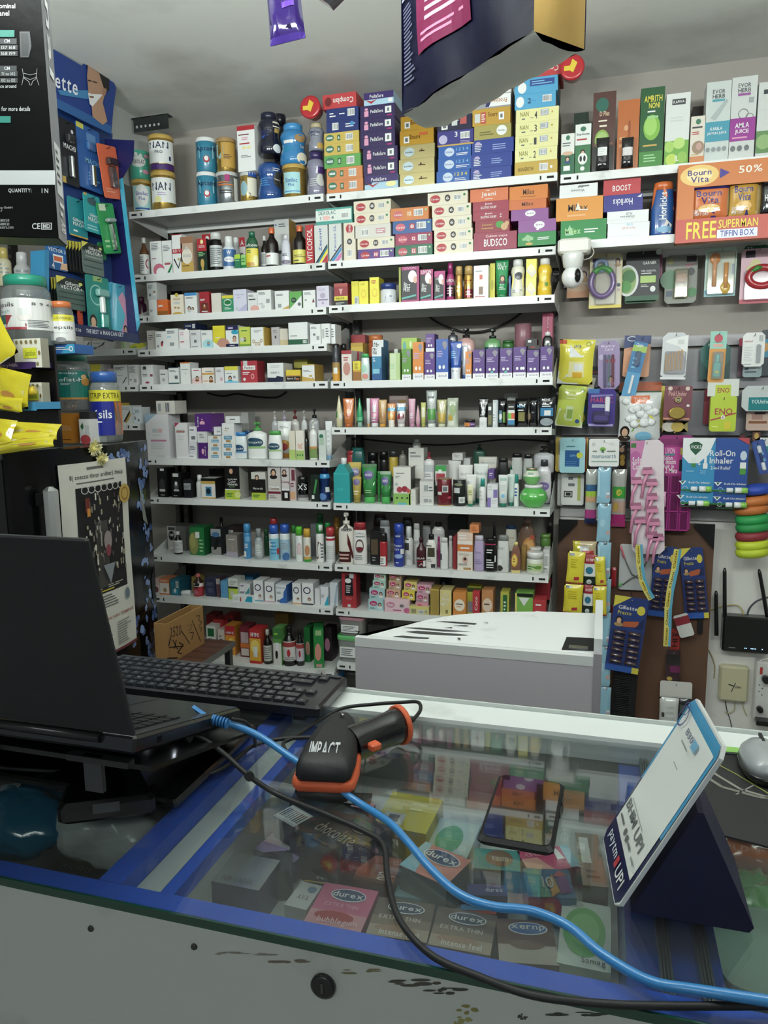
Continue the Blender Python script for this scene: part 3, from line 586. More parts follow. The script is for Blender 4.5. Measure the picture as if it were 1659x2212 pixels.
L('pump',1030,1078,250,'dfe8ea','4fae4c','','green pump bottle in the back row',y1=480,d=.16)
B(935,985,168,'b9b8b4','','grey box in the back row',y1=300,d=.2)
B(870,932,205,'c9c9c9','','plain pale box in the back row',y1=400,d=.18)
S('B',7)
B(325,395,570,'101012','r.35,.92,.75,1,W;c.5,.4,.3,.25,3a3a3e;r.2,.2,.8,.28,w;b.3,.05,.8,.1,1,w','black carton with grey figure, left')
B(425,500,605,'101012','r.2,.86,.75,1,w;c.5,.5,.22,.2,5a5a5e;r.25,.26,.75,.34,w;b.2,.05,.8,.1,1,w;r.4,.5,.6,.65,W','black carton with white sticker on top')
B(515,572,650,'1c1c20','r.05,.45,.95,.8,S;b.1,.5,.9,.7,2,z','dark box with grey label')
L('slim',610,664,615,'e2e2e0','e8e8e8','','plain white bottle with round cap',d=.03)
B(643,745,640,'0e0e0e','r0,0,1,.72,e4e0d8;r.06,0,1,.06,D;r.0,.72,1,.86,D;r.3,.12,.72,.58,3a8ab8;c.5,.36,.16,.15,10243a','black and white carton with blue window',side='141414',top='d8d8d0')
B(705,795,573,'1a1a1a','f.4,.6,.14,d','black hair colour carton behind',d=.13,y1=740)
B(809,918,555,'141210','f.45,.86,.16,161210;tGARNIER,.2,.59,.85,.63,W;tColor,.25,.5,.75,.58,W;tNaturals,.2,.42,.85,.5,W;tCare 10,.3,.36,.65,.4,g;r0,.28,1,.31,W;r0,0,1,.28,b7cc2e;c.85,.14,.2,.1,dbe68a;b.1,.06,.55,.2,3,G','tall hair colour carton with lime base',side='b9b9b0',dep=.085)
B(1002,1105,597,'d8d6cc','r0,0,1,.75,161412;f.4,.8,.13,161412;tNaturals,.1,.38,.8,.46,W;r0,0,1,.26,b7cc2e;b.1,.08,.6,.2,2,G','white topped hair colour carton with lime base')
B(1120,1212,552,'d9d5d0','r0,0,1,1,cfc9c4;f.45,.82,.2,1a1210;r.05,.36,.9,.42,W;tCasting,.1,.3,.85,.4,8a4a3a;r0,.2,1,.27,7a1e34;b.1,.05,.7,.16,2,z','pale hair colour carton with dark haired woman')
B(1217,1275,552,'d9cfd0','f.4,.84,.24,3a2622;r0,0,1,.3,241214;tCasting,.0,.5,.98,.6,8a3a5a;r.35,.08,.75,.24,W;r0,.3,1,.36,W','pink and black hair colour carton')
B(1277,1320,555,'cfc0c2','r.3,.6,.9,.92,7a2e3e;r0,.05,.9,.28,e0a878;b.1,.4,.9,.55,2,M','pale pink hair colour carton beside it')
L('aero',1335,1416,625,'101012','17171a','tXS,.1,.45,.8,.68,W;r0,.0,1,.14,b8b8b8;r0,.14,1,.26,6a6a6a','black spray can with silver base',m='gloss')
B(1428,1490,615,'10241a','p3f9a4c,.3,.3,.5,.3,.8,.8,.6,.85;r.1,.1,.4,.24,W','black box with green curve')
L('waist',1490,1572,548,'162e66','141c44','r.55,.28,.95,.42,W;c.3,.15,.3,.1,5a8ad0','navy blue bottle with light blue ring',rings=[(0,'162e66'),(.68,'3a9ad8'),(.8,'162e66')],name='body_spray',m='gloss')
S('B',8);fr(300,1080,3.77)
B(228,380,212,'6a6a68','r0,0,.45,1,c8c4c0;c.22,.6,.16,.2,1a1a1a;tVMP,.1,.56,.34,.68,W;r.05,.82,.42,.95,d;c.2,.08,.06,.05,W','grey carton behind the small dark bottle',d=.12,dep=.1)
L('syrup',283,358,255,'141010','d8d8d8','r-.03,.08,1.03,.62,e2e2e2;b.08,.12,.9,.56,7,S','small dark syrup bottle with white label',d=.03)
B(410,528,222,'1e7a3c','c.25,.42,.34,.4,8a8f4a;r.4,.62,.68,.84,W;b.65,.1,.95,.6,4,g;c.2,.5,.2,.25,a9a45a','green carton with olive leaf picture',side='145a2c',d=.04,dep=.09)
B(582,665,235,'20242a','r0,.72,1,1,9a9ea2;r0,.0,1,.3,8e8a88;c.5,.78,.4,.1,3f6f9a;p101010,.2,.2,.5,.2,.9,.6,.6,.65','grey carton with black swimmer picture',d=.07)
L('syrup',645,705,140,'141112','141112','','black bottle in the back row',d=.2,y1=400)
B(706,800,285,'8e8680','r.5,.3,.54,.55,c9b080;r0,0,1,.25,a098a8;b.2,.75,.8,.85,1,s','taupe carton with vertical gold letter',d=.04,side='6f6965')
B(720,800,215,'3a2a2c','r.1,.5,.6,.75,w','dark box in the back row',d=.19,y1=330)
L('aero',850,915,192,'3e8fcc','3e96d6','r.0,.05,.35,.22,W;r.3,.5,.9,.64,6fb0e0;b.2,.3,.6,.45,3,W','light blue spray can',d=.02)
L('slim',942,1012,232,'9aa5a8','8d9698','r0,.1,1,.6,b4bcbe;b.1,.15,.8,.5,6,W','grey silver bottle with label',d=.02,name='spray_bottle')
L('aero',1018,1060,235,'1f5a34','1f5a34','','green can behind, left',d=.1,y1=450)
L('aero',1058,1143,200,'e6eef0','2a5ec8','r0,.0,1,.62,79c2dc;r.0,.35,.3,.55,W;b.2,.15,.75,.55,4,U;c.8,.25,.12,.1,R','white and aqua can with blue cap, left of the pair',d=.02)
L('aero',1147,1232,195,'e6eef0','2a5ec8','r0,.0,1,.58,9fc4dc;b.1,.3,.8,.5,4,S;c.55,.1,.3,.12,3f6fae','white and aqua can with blue cap, right of the pair',d=.03)
L('aero',1068,1135,145,'8a2a2c','c8323a','','red capped can in the back row',d=.14,y1=440)
L('aero',1240,1283,205,'cfd8cc','2f8a34','','green capped can half hidden',d=.09,y1=460)
L('aero',1273,1337,215,'e9eeec','4fc024','p b03a6a,.2,.4,.7,.35,.5,.55'.replace('p b','pb')+';r.25,.2,.7,.5,e0c8cc','white can with bright green cap',d=.02)
L('aero',1337,1402,232,'e9e4d8','dfa62e','c.5,.35,.25,.16,c98a5a;r0,0,1,.08,2f9a34;r.0,.08,1,.16,D','white and orange can with amber cap',d=.02)
L('aero',1440,1508,190,'e9e9e6','1f8a3c','r.4,.78,.85,.97,W;p5a3a1a,.1,.1,.3,.1,.6,.5,.3,.55;b.55,.1,.9,.5,5,z','tall white can with green cap and sticker',d=.02)
L('aero',1453,1506,112,'14301c','1b7a34','','tall dark green can in the back row',d=.17,y1=420)
L('aero',1512,1566,182,'2a8a4c','1f9a44','','green capped can at the back',d=.11,y1=440)
L('aero',1520,1600,220,'e6e6e6','c8343c','r0,.64,1,.7,R;b.1,.1,.9,.5,7,s','white can with red cap at rack end',d=.02)
L('aero',1585,1640,138,'8a5a1c','c9882c','','amber can in the back row',d=.18,y1=440)
B(1395,1445,195,'74777a','','grey box between cans',d=.14)
S('B',9)
B(120,165,640,'d5b4ac','r0,0,1,.55,e4dcd8;c.5,.3,.3,.2,8a3a3a','pink and white carton at left end',d=.03)
B(166,243,640,'e8844a','r.0,.0,1,.72,ece6e0;c.55,.28,.2,.14,T;b.1,.8,.9,.92,1,W;r0,0,1,.08,O','orange and white carton',side='c9744a',d=.03)
B(250,330,648,'1f6f8a','r.2,.08,.8,.4,2f9ab8;c.5,.3,.12,.14,W;b.1,.55,.5,.85,4,Q;k.6,.5,.9,.9','teal carton with small white bottle picture',side='175a74',d=.03,dep=.1)
o=thing('pill_bottle','small black bottle with white label lying on its side on left rack','bottle')
_p=atY(X_(385),Y_(775),YF+.04);o.location=(_p.x,YF+.045,CUR['z']+.0125)
b=MB();b.loft([(-.026,.011,.011),(-.022,.0125,.0125),(.018,.0125,.0125),(.021,.009,.009)],'e4e8ea','plastic');q=b.build('bottle_body',o);q.rotation_euler=(0,math.pi/2-.12,0)
b=MB();b.loft([(-.036,.01,.01),(-.022,.01,.01)],'161616','plastic');q=b.build('cap',o);q.rotation_euler=(0,math.pi/2-.12,0)
L('syrup',443,531,600,'3a1c14','d86a6a','r-.05,.0,1.05,.45,b8323c;c.3,.5,.25,.12,2a1a18;r-.05,.45,1.05,.6,e6dcd8;c.4,.56,.18,.07,222222;b.1,.1,.6,.3,3,k','square brown bottle with red label and red cap',d=.03)
B(427,470,625,'b39a4a','','yellow carton behind the red labelled bottle',d=.09)
B(536,622,640,'2c3050','b.15,.6,.8,.8,2,z;c.5,.35,.25,.15,4a4e70','dark blue carton',side='2a2c48',d=.05,top='50546e')
B(626,660,640,'5a3a48','r0,.7,1,1,a8a09c','maroon and grey carton',d=.05)
B(662,722,660,'5aa0cc','b.2,.3,.5,.8,4,U;r0,0,1,.05,W','light blue carton',side='4a90c0',d=.03)
B(724,803,640,'d8dcd4','r0,0,1,.55,b4cc3a;r0,.52,1,.62,222a22;r.2,.1,.6,.4,c8ccb8;b.2,.7,.9,.92,3,S','white carton with lime lower half',d=.03,side='c9ccc4')
B(814,905,680,'d9dadd','p7a3a8a,.0,.85,.5,.9,.3,.8;p2f9aa0,.5,.3,.95,.8,.95,.4;b.1,.35,.6,.5,2,N','white carton with teal wedge',d=.05)
B(820,930,620,'2a7aa8','','blue box lying in the back row',d=.14,y1=690)
B(762,925,782,'e6ecec','pQ,.6,0,1,0,1,1,.75,1;r.38,.1,.44,.8,R;b.08,.25,.35,.75,2,s','small white and teal carton lying flat in front',y1=833,dep=.03,d=.004)
for a,c_,y,low,ds in ((930,1009,655,'6fa8bc','ring carton with pale blue strip'),(1021,1102,667,'d9a8b4','ring carton with pink strip'),(1247,1318,678,'e0a060','ring carton with orange strip'),(1325,1418,677,'3a3a4a','ring carton with dark strip')):
    B(a,c_,y,'ecebec','o.45,.66,.34,.16,N,.72;r0,0,1,.06,%s;f.65,.24,.13,W'%low,'white '+ds,side='c9cbd0',d=.03,dep=.08,grp='white cartons with navy rings')
B(1110,1200,690,'e6eaee','tNeevin,.1,.78,.85,.9,7aa0c0;p2a6ac0,.35,0,1,0,1,.9,.75,.6,.7,.3,.3,.15;b.1,.5,.5,.62,2,z;c.25,.1,.14,.06,z','white carton with blue country shape',side='2a62b8',d=.03,dep=.08)
B(1430,1474,722,'dcdce0','','blank white carton',d=.04)
B(1476,1543,707,'e4e6ec','pQ,.45,0,1,0,1,.6;b.1,.4,.6,.6,2,S','white carton with teal corner',d=.04)
B(1552,1618,672,'d5dbe2','p9ab4c4,.5,.1,.8,.1,1,.9,.85,.9','pale blue white carton at rack end',d=.04)
S('B',10);fr(300,1260,3.606)
B(522,594,330,'e6e6de','r.15,.6,.85,.9,1e6a3a;b.2,.3,.8,.55,3,z','white and green carton',d=.1)
B(580,662,282,'c02a2c','c.5,.7,.14,.1,W;r0,0,1,.35,W','red carton in the back row',d=.15,y1=460)
B(525,600,245,'9a1e20','','dark red carton in the back row',d=.2,y1=330)
B(612,665,360,'d9c8bc','r0,0,1,.2,A;b.2,.4,.8,.8,3,z','pale carton beside the orange tonic',d=.09)
B(667,745,330,'e8952a','r0,.68,1,1,c8262e;tHIMINE,.1,.72,.9,.8,W;c.6,.42,.3,.16,efc84a;c.55,.2,.2,.12,D','red and orange tonic carton, left',side='d9801e',d=.09,dep=.08)
B(665,740,250,'a8282c','c.6,.5,.2,.2,222222','red carton stacked behind',d=.17,y1=340)
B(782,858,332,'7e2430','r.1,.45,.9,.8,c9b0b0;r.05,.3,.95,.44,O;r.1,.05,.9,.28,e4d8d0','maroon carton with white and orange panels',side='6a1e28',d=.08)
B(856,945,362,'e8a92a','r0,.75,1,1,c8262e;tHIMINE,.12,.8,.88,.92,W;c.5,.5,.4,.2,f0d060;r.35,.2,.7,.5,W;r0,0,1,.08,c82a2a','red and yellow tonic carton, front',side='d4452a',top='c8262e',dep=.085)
L('syrup',968,1038,360,'141210','b8b4ac','r-.02,.1,1.02,.56,c9c9c0;b.1,.15,.9,.52,6,z','dark syrup bottle with metal cap, left')
B(1040,1106,350,'5a9a48','r0,0,1,.6,dcdcd4;r0,.72,1,1,3a7a3a;c.4,.3,.16,.12,1a1a1a;r.3,.4,.7,.62,W;b.2,.8,.8,.9,1,L','green and white carton with black berries')
L('syrup',1118,1224,332,'120f0f','141212','r-.05,.14,1.05,.64,d8d4d0;r-.05,.5,1.05,.62,a83a3a;c.45,.35,.1,.1,R;b.2,.15,.8,.25,2,z','large black syrup bottle with red and white label')
L('syrup',1222,1288,362,'120f0f','141212','r-.05,.14,1.05,.64,c8c0cc;r-.05,.5,1.05,.62,a83a3a;c.45,.35,.1,.1,R','smaller black syrup bottle with red and white label',d=.03)
B(1283,1330,342,'1f7a3a','c.6,.4,.4,.2,c98a7a','green carton half hidden',d=.09)
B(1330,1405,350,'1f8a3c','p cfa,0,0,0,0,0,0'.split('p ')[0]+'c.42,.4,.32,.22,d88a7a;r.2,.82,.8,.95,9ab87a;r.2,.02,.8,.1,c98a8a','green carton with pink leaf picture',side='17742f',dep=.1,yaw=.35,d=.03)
B(1060,1165,235,'a8843c','','tan box in the back row',d=.2,y1=320)
B(1430,1500,350,'3a2c34','c.5,.5,.3,.2,k','dark carton with pink spots at rack end',d=.13)
S('B',11)
B(815,1072,680,'8f7450','c.5,.35,.09,.16,161210;r.08,.02,.92,.05,t;r.08,.5,.92,.52,7a6040','brown cardboard box with a black hole',dep=.2,name='cardboard_box')
def tub(x0,x1,y0,lid,body,desc,d=.02,y1=None,num=None,hh=.09,on=0):
    x0,x1,y0=X_(x0),X_(x1),Y_(y0);y1=Y_(y1) if y1 else None
    a,c,zt,zb=place(x0,x1,y0,y1,YF+d);z=zbase(on,y1,zb)+.0004;w=c-a;h=min(zt,zcap()-.002)-z;D=.18
    b=MB();e=.02
    b.loft([(0,w/2*.86,D/2*.86,6),(h*.86,w/2*.97,D/2*.97,6)],body,'sheer',N=24,sm=False)
    o=b.build('storage_tub',None,((a+c)/2,YF+d+D/2,z))
    b=MB();b.loft([(h*.85,w/2,D/2,6),(h*.95,w/2*1.01,D/2*1.01,6),(h,w/2*.93,D/2*.93,6)],lid,'plastic',N=24,sm=False);b.build('lid',o)
    b=MB();b.loft([(h*.02,w/2*.8,D/2*.8,5),(h*.6,w/2*.86,D/2*.86,5)],'b9b3a4','matte',N=16,sm=False);b.build('contents',o)['kind']='stuff'
    b=MB();b.art(flat((-w/2,-D/2*.98,0),(w,0,0),(0,0,h),(0,-1,0)),'r.15,.2,.8,.6,W;b.2,.25,.7,.55,4,z'+(';t%s,.68,.05,.86,.34,K'%num if num else ''));b.build('printed_label',o)
    CUR['top']=z+h;reg(o,desc,'tub',None,on);return o
tub(1068,1300,670,'5fd06a','c9dcc0','clear tub with bright green lid')
tub(1302,1555,670,'3a7fc0','a9c4dc','clear tub with blue lid numbered 8',num='8')
# ================= middle rack
S('C',1);fr(640,120,2.765)
cer='c.16,.55,.12,.3,3a7a5a;r.08,.45,.24,.62,W;tprotein,.1,.48,.22,.6,G;r.38,.25,.47,.75,2a6a3a;t%s,.4,.35,.45,.65,W;k.62,.2,.83,.8'
for i,(x0,x1,y,c_,n,nm) in enumerate(((182,400,738,'dd8446','10','orange'),(180,396,665,'dd8446','10','orange'),(165,385,590,'5aa84c','8','green'),(165,377,520,'d0b24a','6','ochre'),(165,375,455,'d0b24a','6','ochre'))):
    B(x0,x1,y,c_,cer%n,nm+' baby cereal carton',on=i,dep=.16,grp='flat baby cereal cartons',y1=815 if i==0 else None)
B(178,372,382,'1c2f78','k.18,.2,.38,.8;b.6,.3,.9,.7,2,W;c.8,.6,.06,.2,U','navy flat carton, barcode on the left',on=1,dep=.16)
B(178,372,310,'1c2f78','k.66,.25,.88,.85;b.1,.25,.3,.7,2,W;b.4,.4,.6,.6,1,W','navy flat carton, barcode on the right',on=1,dep=.16)
def complan(x0,x1,y0,desc,cx,cy,flip=''):
    B(x0,x1,y0,'cf3a3e','c.17,.5,.1,.32,7a1e22;tComplan,.32,.28,.92,.8,W,%s'%flip,desc,on=1,dep=.14)
    o=CUR['obj'];p=atY(X_(cx),Y_(cy),YF+.0);l=p-o.location
    b=MB();r=.042;b.loft([(-.03,r*.8,r*.8),(.02,r,r),(.026,r*1.03,r*1.03),(.03,r*.95,r*.95),(.031,r*.8,r*.8)],'c8242c','plastic',N=24)
    q=b.build('plastic_cup',o,(l.x,l.y,l.z),(math.pi/2,0,0));q['label']='round red plastic cup taped to the carton'
    b=MB();b.prism([(-.012,-.01),(.004,-.02),(.018,.012),(.0,.026)],.0312,.033,'e4c42c');b.box(-.028,-.012,.0315,-.004,.004,.0335,'e4c42c');b.build('yellow_tag',q)
complan(155,358,225,'red flat carton with round red cup taped on, left stack',97,322,'i')
ped='r.12,.18,.24,.6,k;c.18,.72,.05,.1,k;tPediaSure,.3,.4,.66,.66,W;r.72,.3,.9,.8,W;r.78,.42,.84,.68,z;c.85,.12,.08,.06,m'
B(407,608,712,'a9cfe6','pN,0,.35,.2,.35,.35,1,0,1;r.0,.5,1,1,3a2470;tPediaSure,.2,.58,.66,.84,W;c.8,.3,.16,.2,y;pR,.05,.5,.25,.15,.45,.5,.25,.3','blue and violet drink carton, bottom of stack',dep=.15,y1=795)
for i,(x0,x1,y) in enumerate(((400,606,628),(396,605,545),(380,590,452),(380,588,372),(380,590,292))):
    B(x0,x1,y,'2e1c5a',ped,'dark violet flat carton with pink gift picture',on=1,dep=.16,grp='dark violet flat cartons')
B(402,582,215,'a9cfe6','r.0,.45,1,1,3a2470;tPediaSure,.2,.55,.66,.84,W;pR,.05,.45,.25,.1,.45,.45,.25,.3;r.82,.1,.96,.4,W','blue and violet drink carton, top of stack',on=1,dep=.15)
sim='c.26,.5,.15,.33,b9cdd6;tSimilac,.14,.44,.38,.56,N;b.55,.45,.8,.6,1,t;t%s,.6,.5,.64,.68,d'
for i,(x0,x1,y,n) in enumerate(((618,827,698,'11'),(612,826,614,'1'),(620,828,530,'01'))):
    B(x0,x1,y,'b8aa72',sim%n,'pale gold foil carton with round emblem',on=i,dep=.16,m='foil',grp='pale gold foil cartons',y1=778 if i==0 else None)
for i,(x0,x1,y) in enumerate(((617,822,442),(622,826,356))):
    B(x0,x1,y,'c8952a','tEnsure,.3,.4,.6,.7,6a3a10;r.12,.15,.28,.6,W;r.16,.25,.24,.5,z;r.58,.62,.82,.8,e06a3a','deep gold foil carton with code square',on=1,dep=.16,m='foil',grp='deep gold foil cartons')
bl='c.34,.5,.15,.36,c4d4e8;tSimilac,.22,.44,.46,.58,B;b.55,.15,.95,.4,2,W;t1 2 3 4,.55,.55,.92,.8,%s'
for i,(x0,x1,y) in enumerate(((837,1037,685),(845,1045,610),(848,1045,537))):
    B(x0,x1,y,'1f5cb8',bl%('Ybb'[i]),'mid blue carton with round emblem and numerals',on=i,dep=.15,grp='mid blue cartons',y1=762 if i==0 else None)
B(842,1060,445,'34308c','r0,0,1,.1,D;c.16,.45,.12,.3,b9b4d8;t3,.48,.55,.56,.9,W;k.64,.4,.9,.85;b.64,.1,.9,.3,2,p','indigo carton numbered 3 with gold base',on=1,dep=.15)
B(842,1050,355,'17153c','r.12,.1,.3,.55,W;r.16,.2,.26,.45,z;r.42,.3,.58,.8,s;r.66,.35,.85,.85,c0504a;tEnsure,.2,.6,.62,.85,W','near black carton with red sticker',on=1,dep=.15,side='3a2a30')
prot='b.07,.15,.28,.75,5,W;c.15,.75,.06,.12,p;b.5,.2,.85,.65,3,8fa6e0'
for i,(x0,x1,y) in enumerate(((1040,1285,665),(1043,1290,582),(1048,1300,496))):
    B(x0,x1,y,'1d3a9c',prot,'royal blue flat carton with fine white print',on=i,dep=.15,grp='royal blue flat cartons',y1=744 if i==0 else None)
B(1062,1284,412,'a89c4a','c.75,.55,.14,.36,W;tSimilac,.64,.48,.86,.62,z;b.15,.25,.55,.6,2,6a6430','olive gold carton with white emblem',on=1,dep=.15)
B(1052,1280,312,'c4962a','r.06,.2,.2,.72,s;r.22,.1,.36,.8,c8503a;b.24,.2,.34,.7,4,W;tEnsure,.42,.5,.66,.76,7a4a10;r.7,.25,.84,.7,W;r.74,.36,.8,.58,z','mustard carton with red and white stickers',on=1,dep=.15)
B(1058,1282,230,'9a9aa0','pW,.42,.1,1,.1,1,.95,.55,.95;p222a6a,.32,.1,.42,.1,.55,.95,.42,.95;tProtinex,.46,.3,.9,.65,c0703a,i','silver and white carton printed upside down',on=1,dep=.15)
B(1180,1286,178,'e0dcd8','r.3,.4,.7,.8,c0504a','small white carton on the silver one',on=1,dep=.12)
B(1303,1560,628,'c8a43a','tNANGROW,.08,.35,.45,.62,6a4a10;k.58,.3,.78,.8;c.86,.5,.03,.1,W','gold carton at the bottom of the pale yellow stack',dep=.16,y1=716)
for n,x0,x1,y in ((2,1306,1560,548),(1,1308,1565,470),(3,1310,1568,392),(4,1312,1570,312)):
    B(x0,x1,y,'e9e49a','tNAN,.1,.45,.3,.82,8a8a30;b.14,.15,.24,.38,1,z;b.34,.25,.42,.36,1,z;t%d,.44,.22,.5,.76,d;r.58,.4,.76,.85,8f9fc0;k.6,.44,.74,.82;c.85,.6,.02,.08,D'%n,'pale yellow carton with a large %s'%('','one','two','three','four')[n],on=1,dep=.16,side='5a5034')
B(1305,1552,222,'4ba8d8','c.13,.5,.1,.36,W;t2,.32,.35,.4,.7,N;k.68,.35,.9,.8;b.42,.45,.52,.55,1,U','sky blue carton numbered 2',on=1,dep=.16,side='3a3a3a')
B(1303,1565,128,'4ba8d8','c.18,.4,.1,.36,W;r.36,.45,.92,.85,2c4a9c;b.4,.5,.88,.8,2,b','sky blue carton with indigo band',on=1,dep=.16,side='2a2a2a')
complan(1345,1588,40,'red flat carton with round red cup taped on, right stack',1650,88,'i')
S('C',2);fr(270,460,3.53)
B(1552,1650,80,'w','tZincovit CL,.38,.25,.56,.95,1d4fb4,l;p1a1a1a,.0,.02,.08,.0,.98,.4,.98,.46;p3a8fd0,.1,0,.35,0,.98,.28,.98,.38;pe070b0,.4,0,.7,0,.98,.1,.98,.24','white carton with blue and pink diagonal stripes')
fr(670,390,2.911)
B(208,284,264,'e3d9c2','c.5,.84,.3,.12,R;tCerelac,.4,.72,.6,.96,W,l;c.5,.5,.22,.08,d;t10,.42,.47,.58,.53,W;k.3,.1,.7,.3','cream carton standing on end',dep=.1)
B(33,264,170,'3fa294','r0,.2,.98,.88,dfe8e0;tDEXOLAC,.08,.6,.55,.84,2a6a6a;t1 2 3 4,.12,.3,.5,.5,z;c.3,.4,.1,.14,efb8b0;k.7,.3,.9,.66','teal and white carton lying across the upright cartons',on=1,dep=.1)
ce='c.19,.5,.13,.32,R;tCerelac,.08,.42,.3,.58,W;c.5,.52,.07,.28,3a2a24;t%s,.46,.4,.54,.64,W;k.66,.3,.84,.74;c.92,.7,.03,.1,G'
cx='c.2,.5,.13,.3,%s;tCerelac,.1,.4,.32,.58,W;r.44,.3,.57,.74,%s;t%s,.46,.38,.55,.66,W;k.62,.3,.86,.82;c.93,.75,.03,.08,g'
B(300,528,428,'5a3590',cx%('R','c8405a','18'),'purple infant cereal carton, bottom left',dep=.15,y1=502)
B(296,530,357,'e2d8be',ce%'10','cream infant cereal carton marked 10, just above the purple',on=1,dep=.15)
B(276,506,276,'d8d4ca','k.2,.2,.4,.7;r.6,.3,.86,.7,c98a94;b.62,.35,.84,.62,2,W','off white carton with a faint red badge',on=1,dep=.16)
B(276,502,200,'e2d8be',ce%'10','cream infant cereal carton marked 10, higher one',on=1,dep=.15)
B(272,508,122,'e2d8be',ce%'8','cream infant cereal carton marked 8',on=1,dep=.15)
B(534,770,402,'1c6a48',cx%('c8505a','c8505a','12'),'dark green infant cereal carton',dep=.15,y1=484)
B(534,768,328,'a02454',cx%('d85a6a','c83a5a','12'),'crimson infant cereal carton',on=1,dep=.15)
B(518,764,248,'2c5ca4',cx%('d85a6a','c8323c','8'),'blue infant cereal carton',on=1,dep=.15)
B(502,746,168,'dc7c34',cx%('d8605a','e09040','12'),'orange infant cereal carton',on=1,dep=.15)
for i,(x0,x1,y) in enumerate(((779,1026,376),(779,1022,304),(768,1016,222),(765,1012,148),(738,992,60))):
    B(x0,x1,y,'e2d8be',ce%'6','cream infant cereal carton marked 6',on=i,dep=.15,grp='cream cereal cartons marked 6',y1=458 if i==0 else None)
B(1028,1300,322,'a02a48','tCulom ouya,.28,.68,.78,.86,f0d0d0;tBUDSCO,.24,.2,.78,.62,W','large crimson carton with big white script',dep=.13,y1=435)
B(1036,1256,248,'9c2a3c','tJeeni,.2,.5,.5,.75,D;b.18,.25,.56,.42,1,D;c.72,.6,.12,.3,3f9a34;c.85,.4,.1,.3,cfa070;c.92,.65,.06,.2,cfa070','crimson carton with green leaf',on=1,dep=.13)
B(1022,1250,190,'a82c44','tGASTRIC RELIEF,.22,.25,.66,.5,W;tJeeni,.34,.6,.54,.85,W;b.76,.2,.82,.7,2,W','crimson carton, lower of the pair with white curl',on=1,dep=.13)
B(1022,1250,128,'a82c44','tGASTRIC RELIEF,.22,.25,.66,.5,W;tJeeni,.34,.6,.54,.85,W','crimson carton, upper of the pair',on=1,dep=.13)
B(1005,1247,48,'e0703c','tJeeni,.3,.3,.68,.75,W;b.4,.12,.6,.24,1,W;b.42,.8,.58,.9,1,W','orange carton with bold white word',on=1,dep=.13)
B(1305,1546,322,'1d8a3e','b.12,.3,.42,.7,1,a9d08a;c.3,.15,.1,.1,D;p8fc08a,.12,.5,.25,.85,.42,.6,.3,.3;b.52,.38,.85,.62,2,W','bright green carton under violet carton',dep=.12,y1=408)
B(1308,1548,244,'94509c','c.56,.55,.14,.3,W;tJeeni,.46,.45,.66,.66,94509c;c.52,.2,.04,.06,W','violet carton with white badge, lower',on=1,dep=.12)
B(1262,1500,178,'94509c','c.52,.6,.14,.28,W;tJeeni,.42,.5,.62,.7,94509c','violet carton with white badge, upper',on=1,dep=.12)
B(1250,1486,118,'d86a2e','tMillex,.35,.35,.66,.75,5a2a14','orange carton with brown word, lower',on=1,dep=.14)
B(1252,1496,30,'e07a24','tMillex,.36,.35,.66,.75,4a3014;b.3,.15,.7,.25,1,A','orange carton with brown word, upper',on=1,dep=.14)
S('C',3)
B(149,236,645,'a02a30','r0,0,1,.4,1c1a1a;r0,.22,1,.42,e0cf2c;tRELAX,.15,.28,.75,.36,K;r0,.84,1,1,b84a44;p e'.split(';p e')[0]+';pe09a9a,.35,.75,.65,.75,.5,.45;b.1,.03,.8,.14,2,w','red yellow and black carton')
B(258,306,632,'e6dc24','r.4,.0,.98,.35,s;b.45,.05,.9,.3,4,d;r0,.8,1,1,d9cc20','yellow box with striped corner')
B(306,364,632,'efe22c','c.5,.45,.3,.2,e8c81c;c.5,.45,.2,.12,efe22c;c.4,.88,.3,.06,d6c81c','bright yellow carton with circle, left')
B(372,432,607,'efe22c','c.55,.42,.3,.18,e8c81c;c.55,.42,.2,.11,efe22c;b.2,.75,.7,.9,2,R','bright yellow carton with circle, right',side='d9cb20')
L('jar',440,545,650,'dfe2e8','243c8a','p8fa0c8,.3,.1,.8,.2,.9,.5,.4,.4;b.4,.3,.7,.4,1,N','white cream tub with broad navy lid')
liv='r0,.9,1,1,b0206e;r.0,0,1,.06,b0206e;r.86,.06,1,.9,b0206e;c.62,.72,.24,.17,efe6e6;c.78,.62,.1,.1,d9a890;p4fb0a8,.02,.08,.82,.16,.82,.21,.02,.13;tSo,.14,.5,.3,.57,W;tFRIZZ,.14,.4,.5,.5,W;tFREE,.12,.3,.48,.41,W'
B(572,687,540,'17131a',liv+';tLIVON,.2,.92,.8,.99,f0a0d0','tall pink and black serum carton',dep=.06,name='serum_carton',grp='pink and black serum cartons')
B(690,774,558,'17131a',liv.replace('r0,.9,1,1,b0206e','r0,.84,1,1,c02a7e')+';tLIVON,.12,.87,.85,.97,W','middle pink and black serum carton',dep=.06,name='serum_carton',grp='pink and black serum cartons')
B(780,850,568,'17131a',liv.replace('r0,.9,1,1,b0206e','r0,.8,1,1,c02a7e')+';tLIVON,.15,.7,.85,.78,W','small pink and black serum carton',dep=.06,name='serum_carton',grp='pink and black serum cartons')
B(556,571,545,'a8b43a','','thin yellow green box beside serum carton',d=.03)
L('slim',855,908,520,'b03a78','a82a70','r0,.1,1,.4,2a1a28;tLIVON,.1,.48,.9,.56,W;b.15,.15,.8,.35,3,k','translucent pink bottle',name='serum_bottle',m='film')
L('aero',912,960,540,'c89a52','c9a05a','r.1,.1,.8,.5,b8863a;b.2,.2,.7,.45,2,y','golden spray bottle, left of the pair',m='foil',name='spray_bottle')
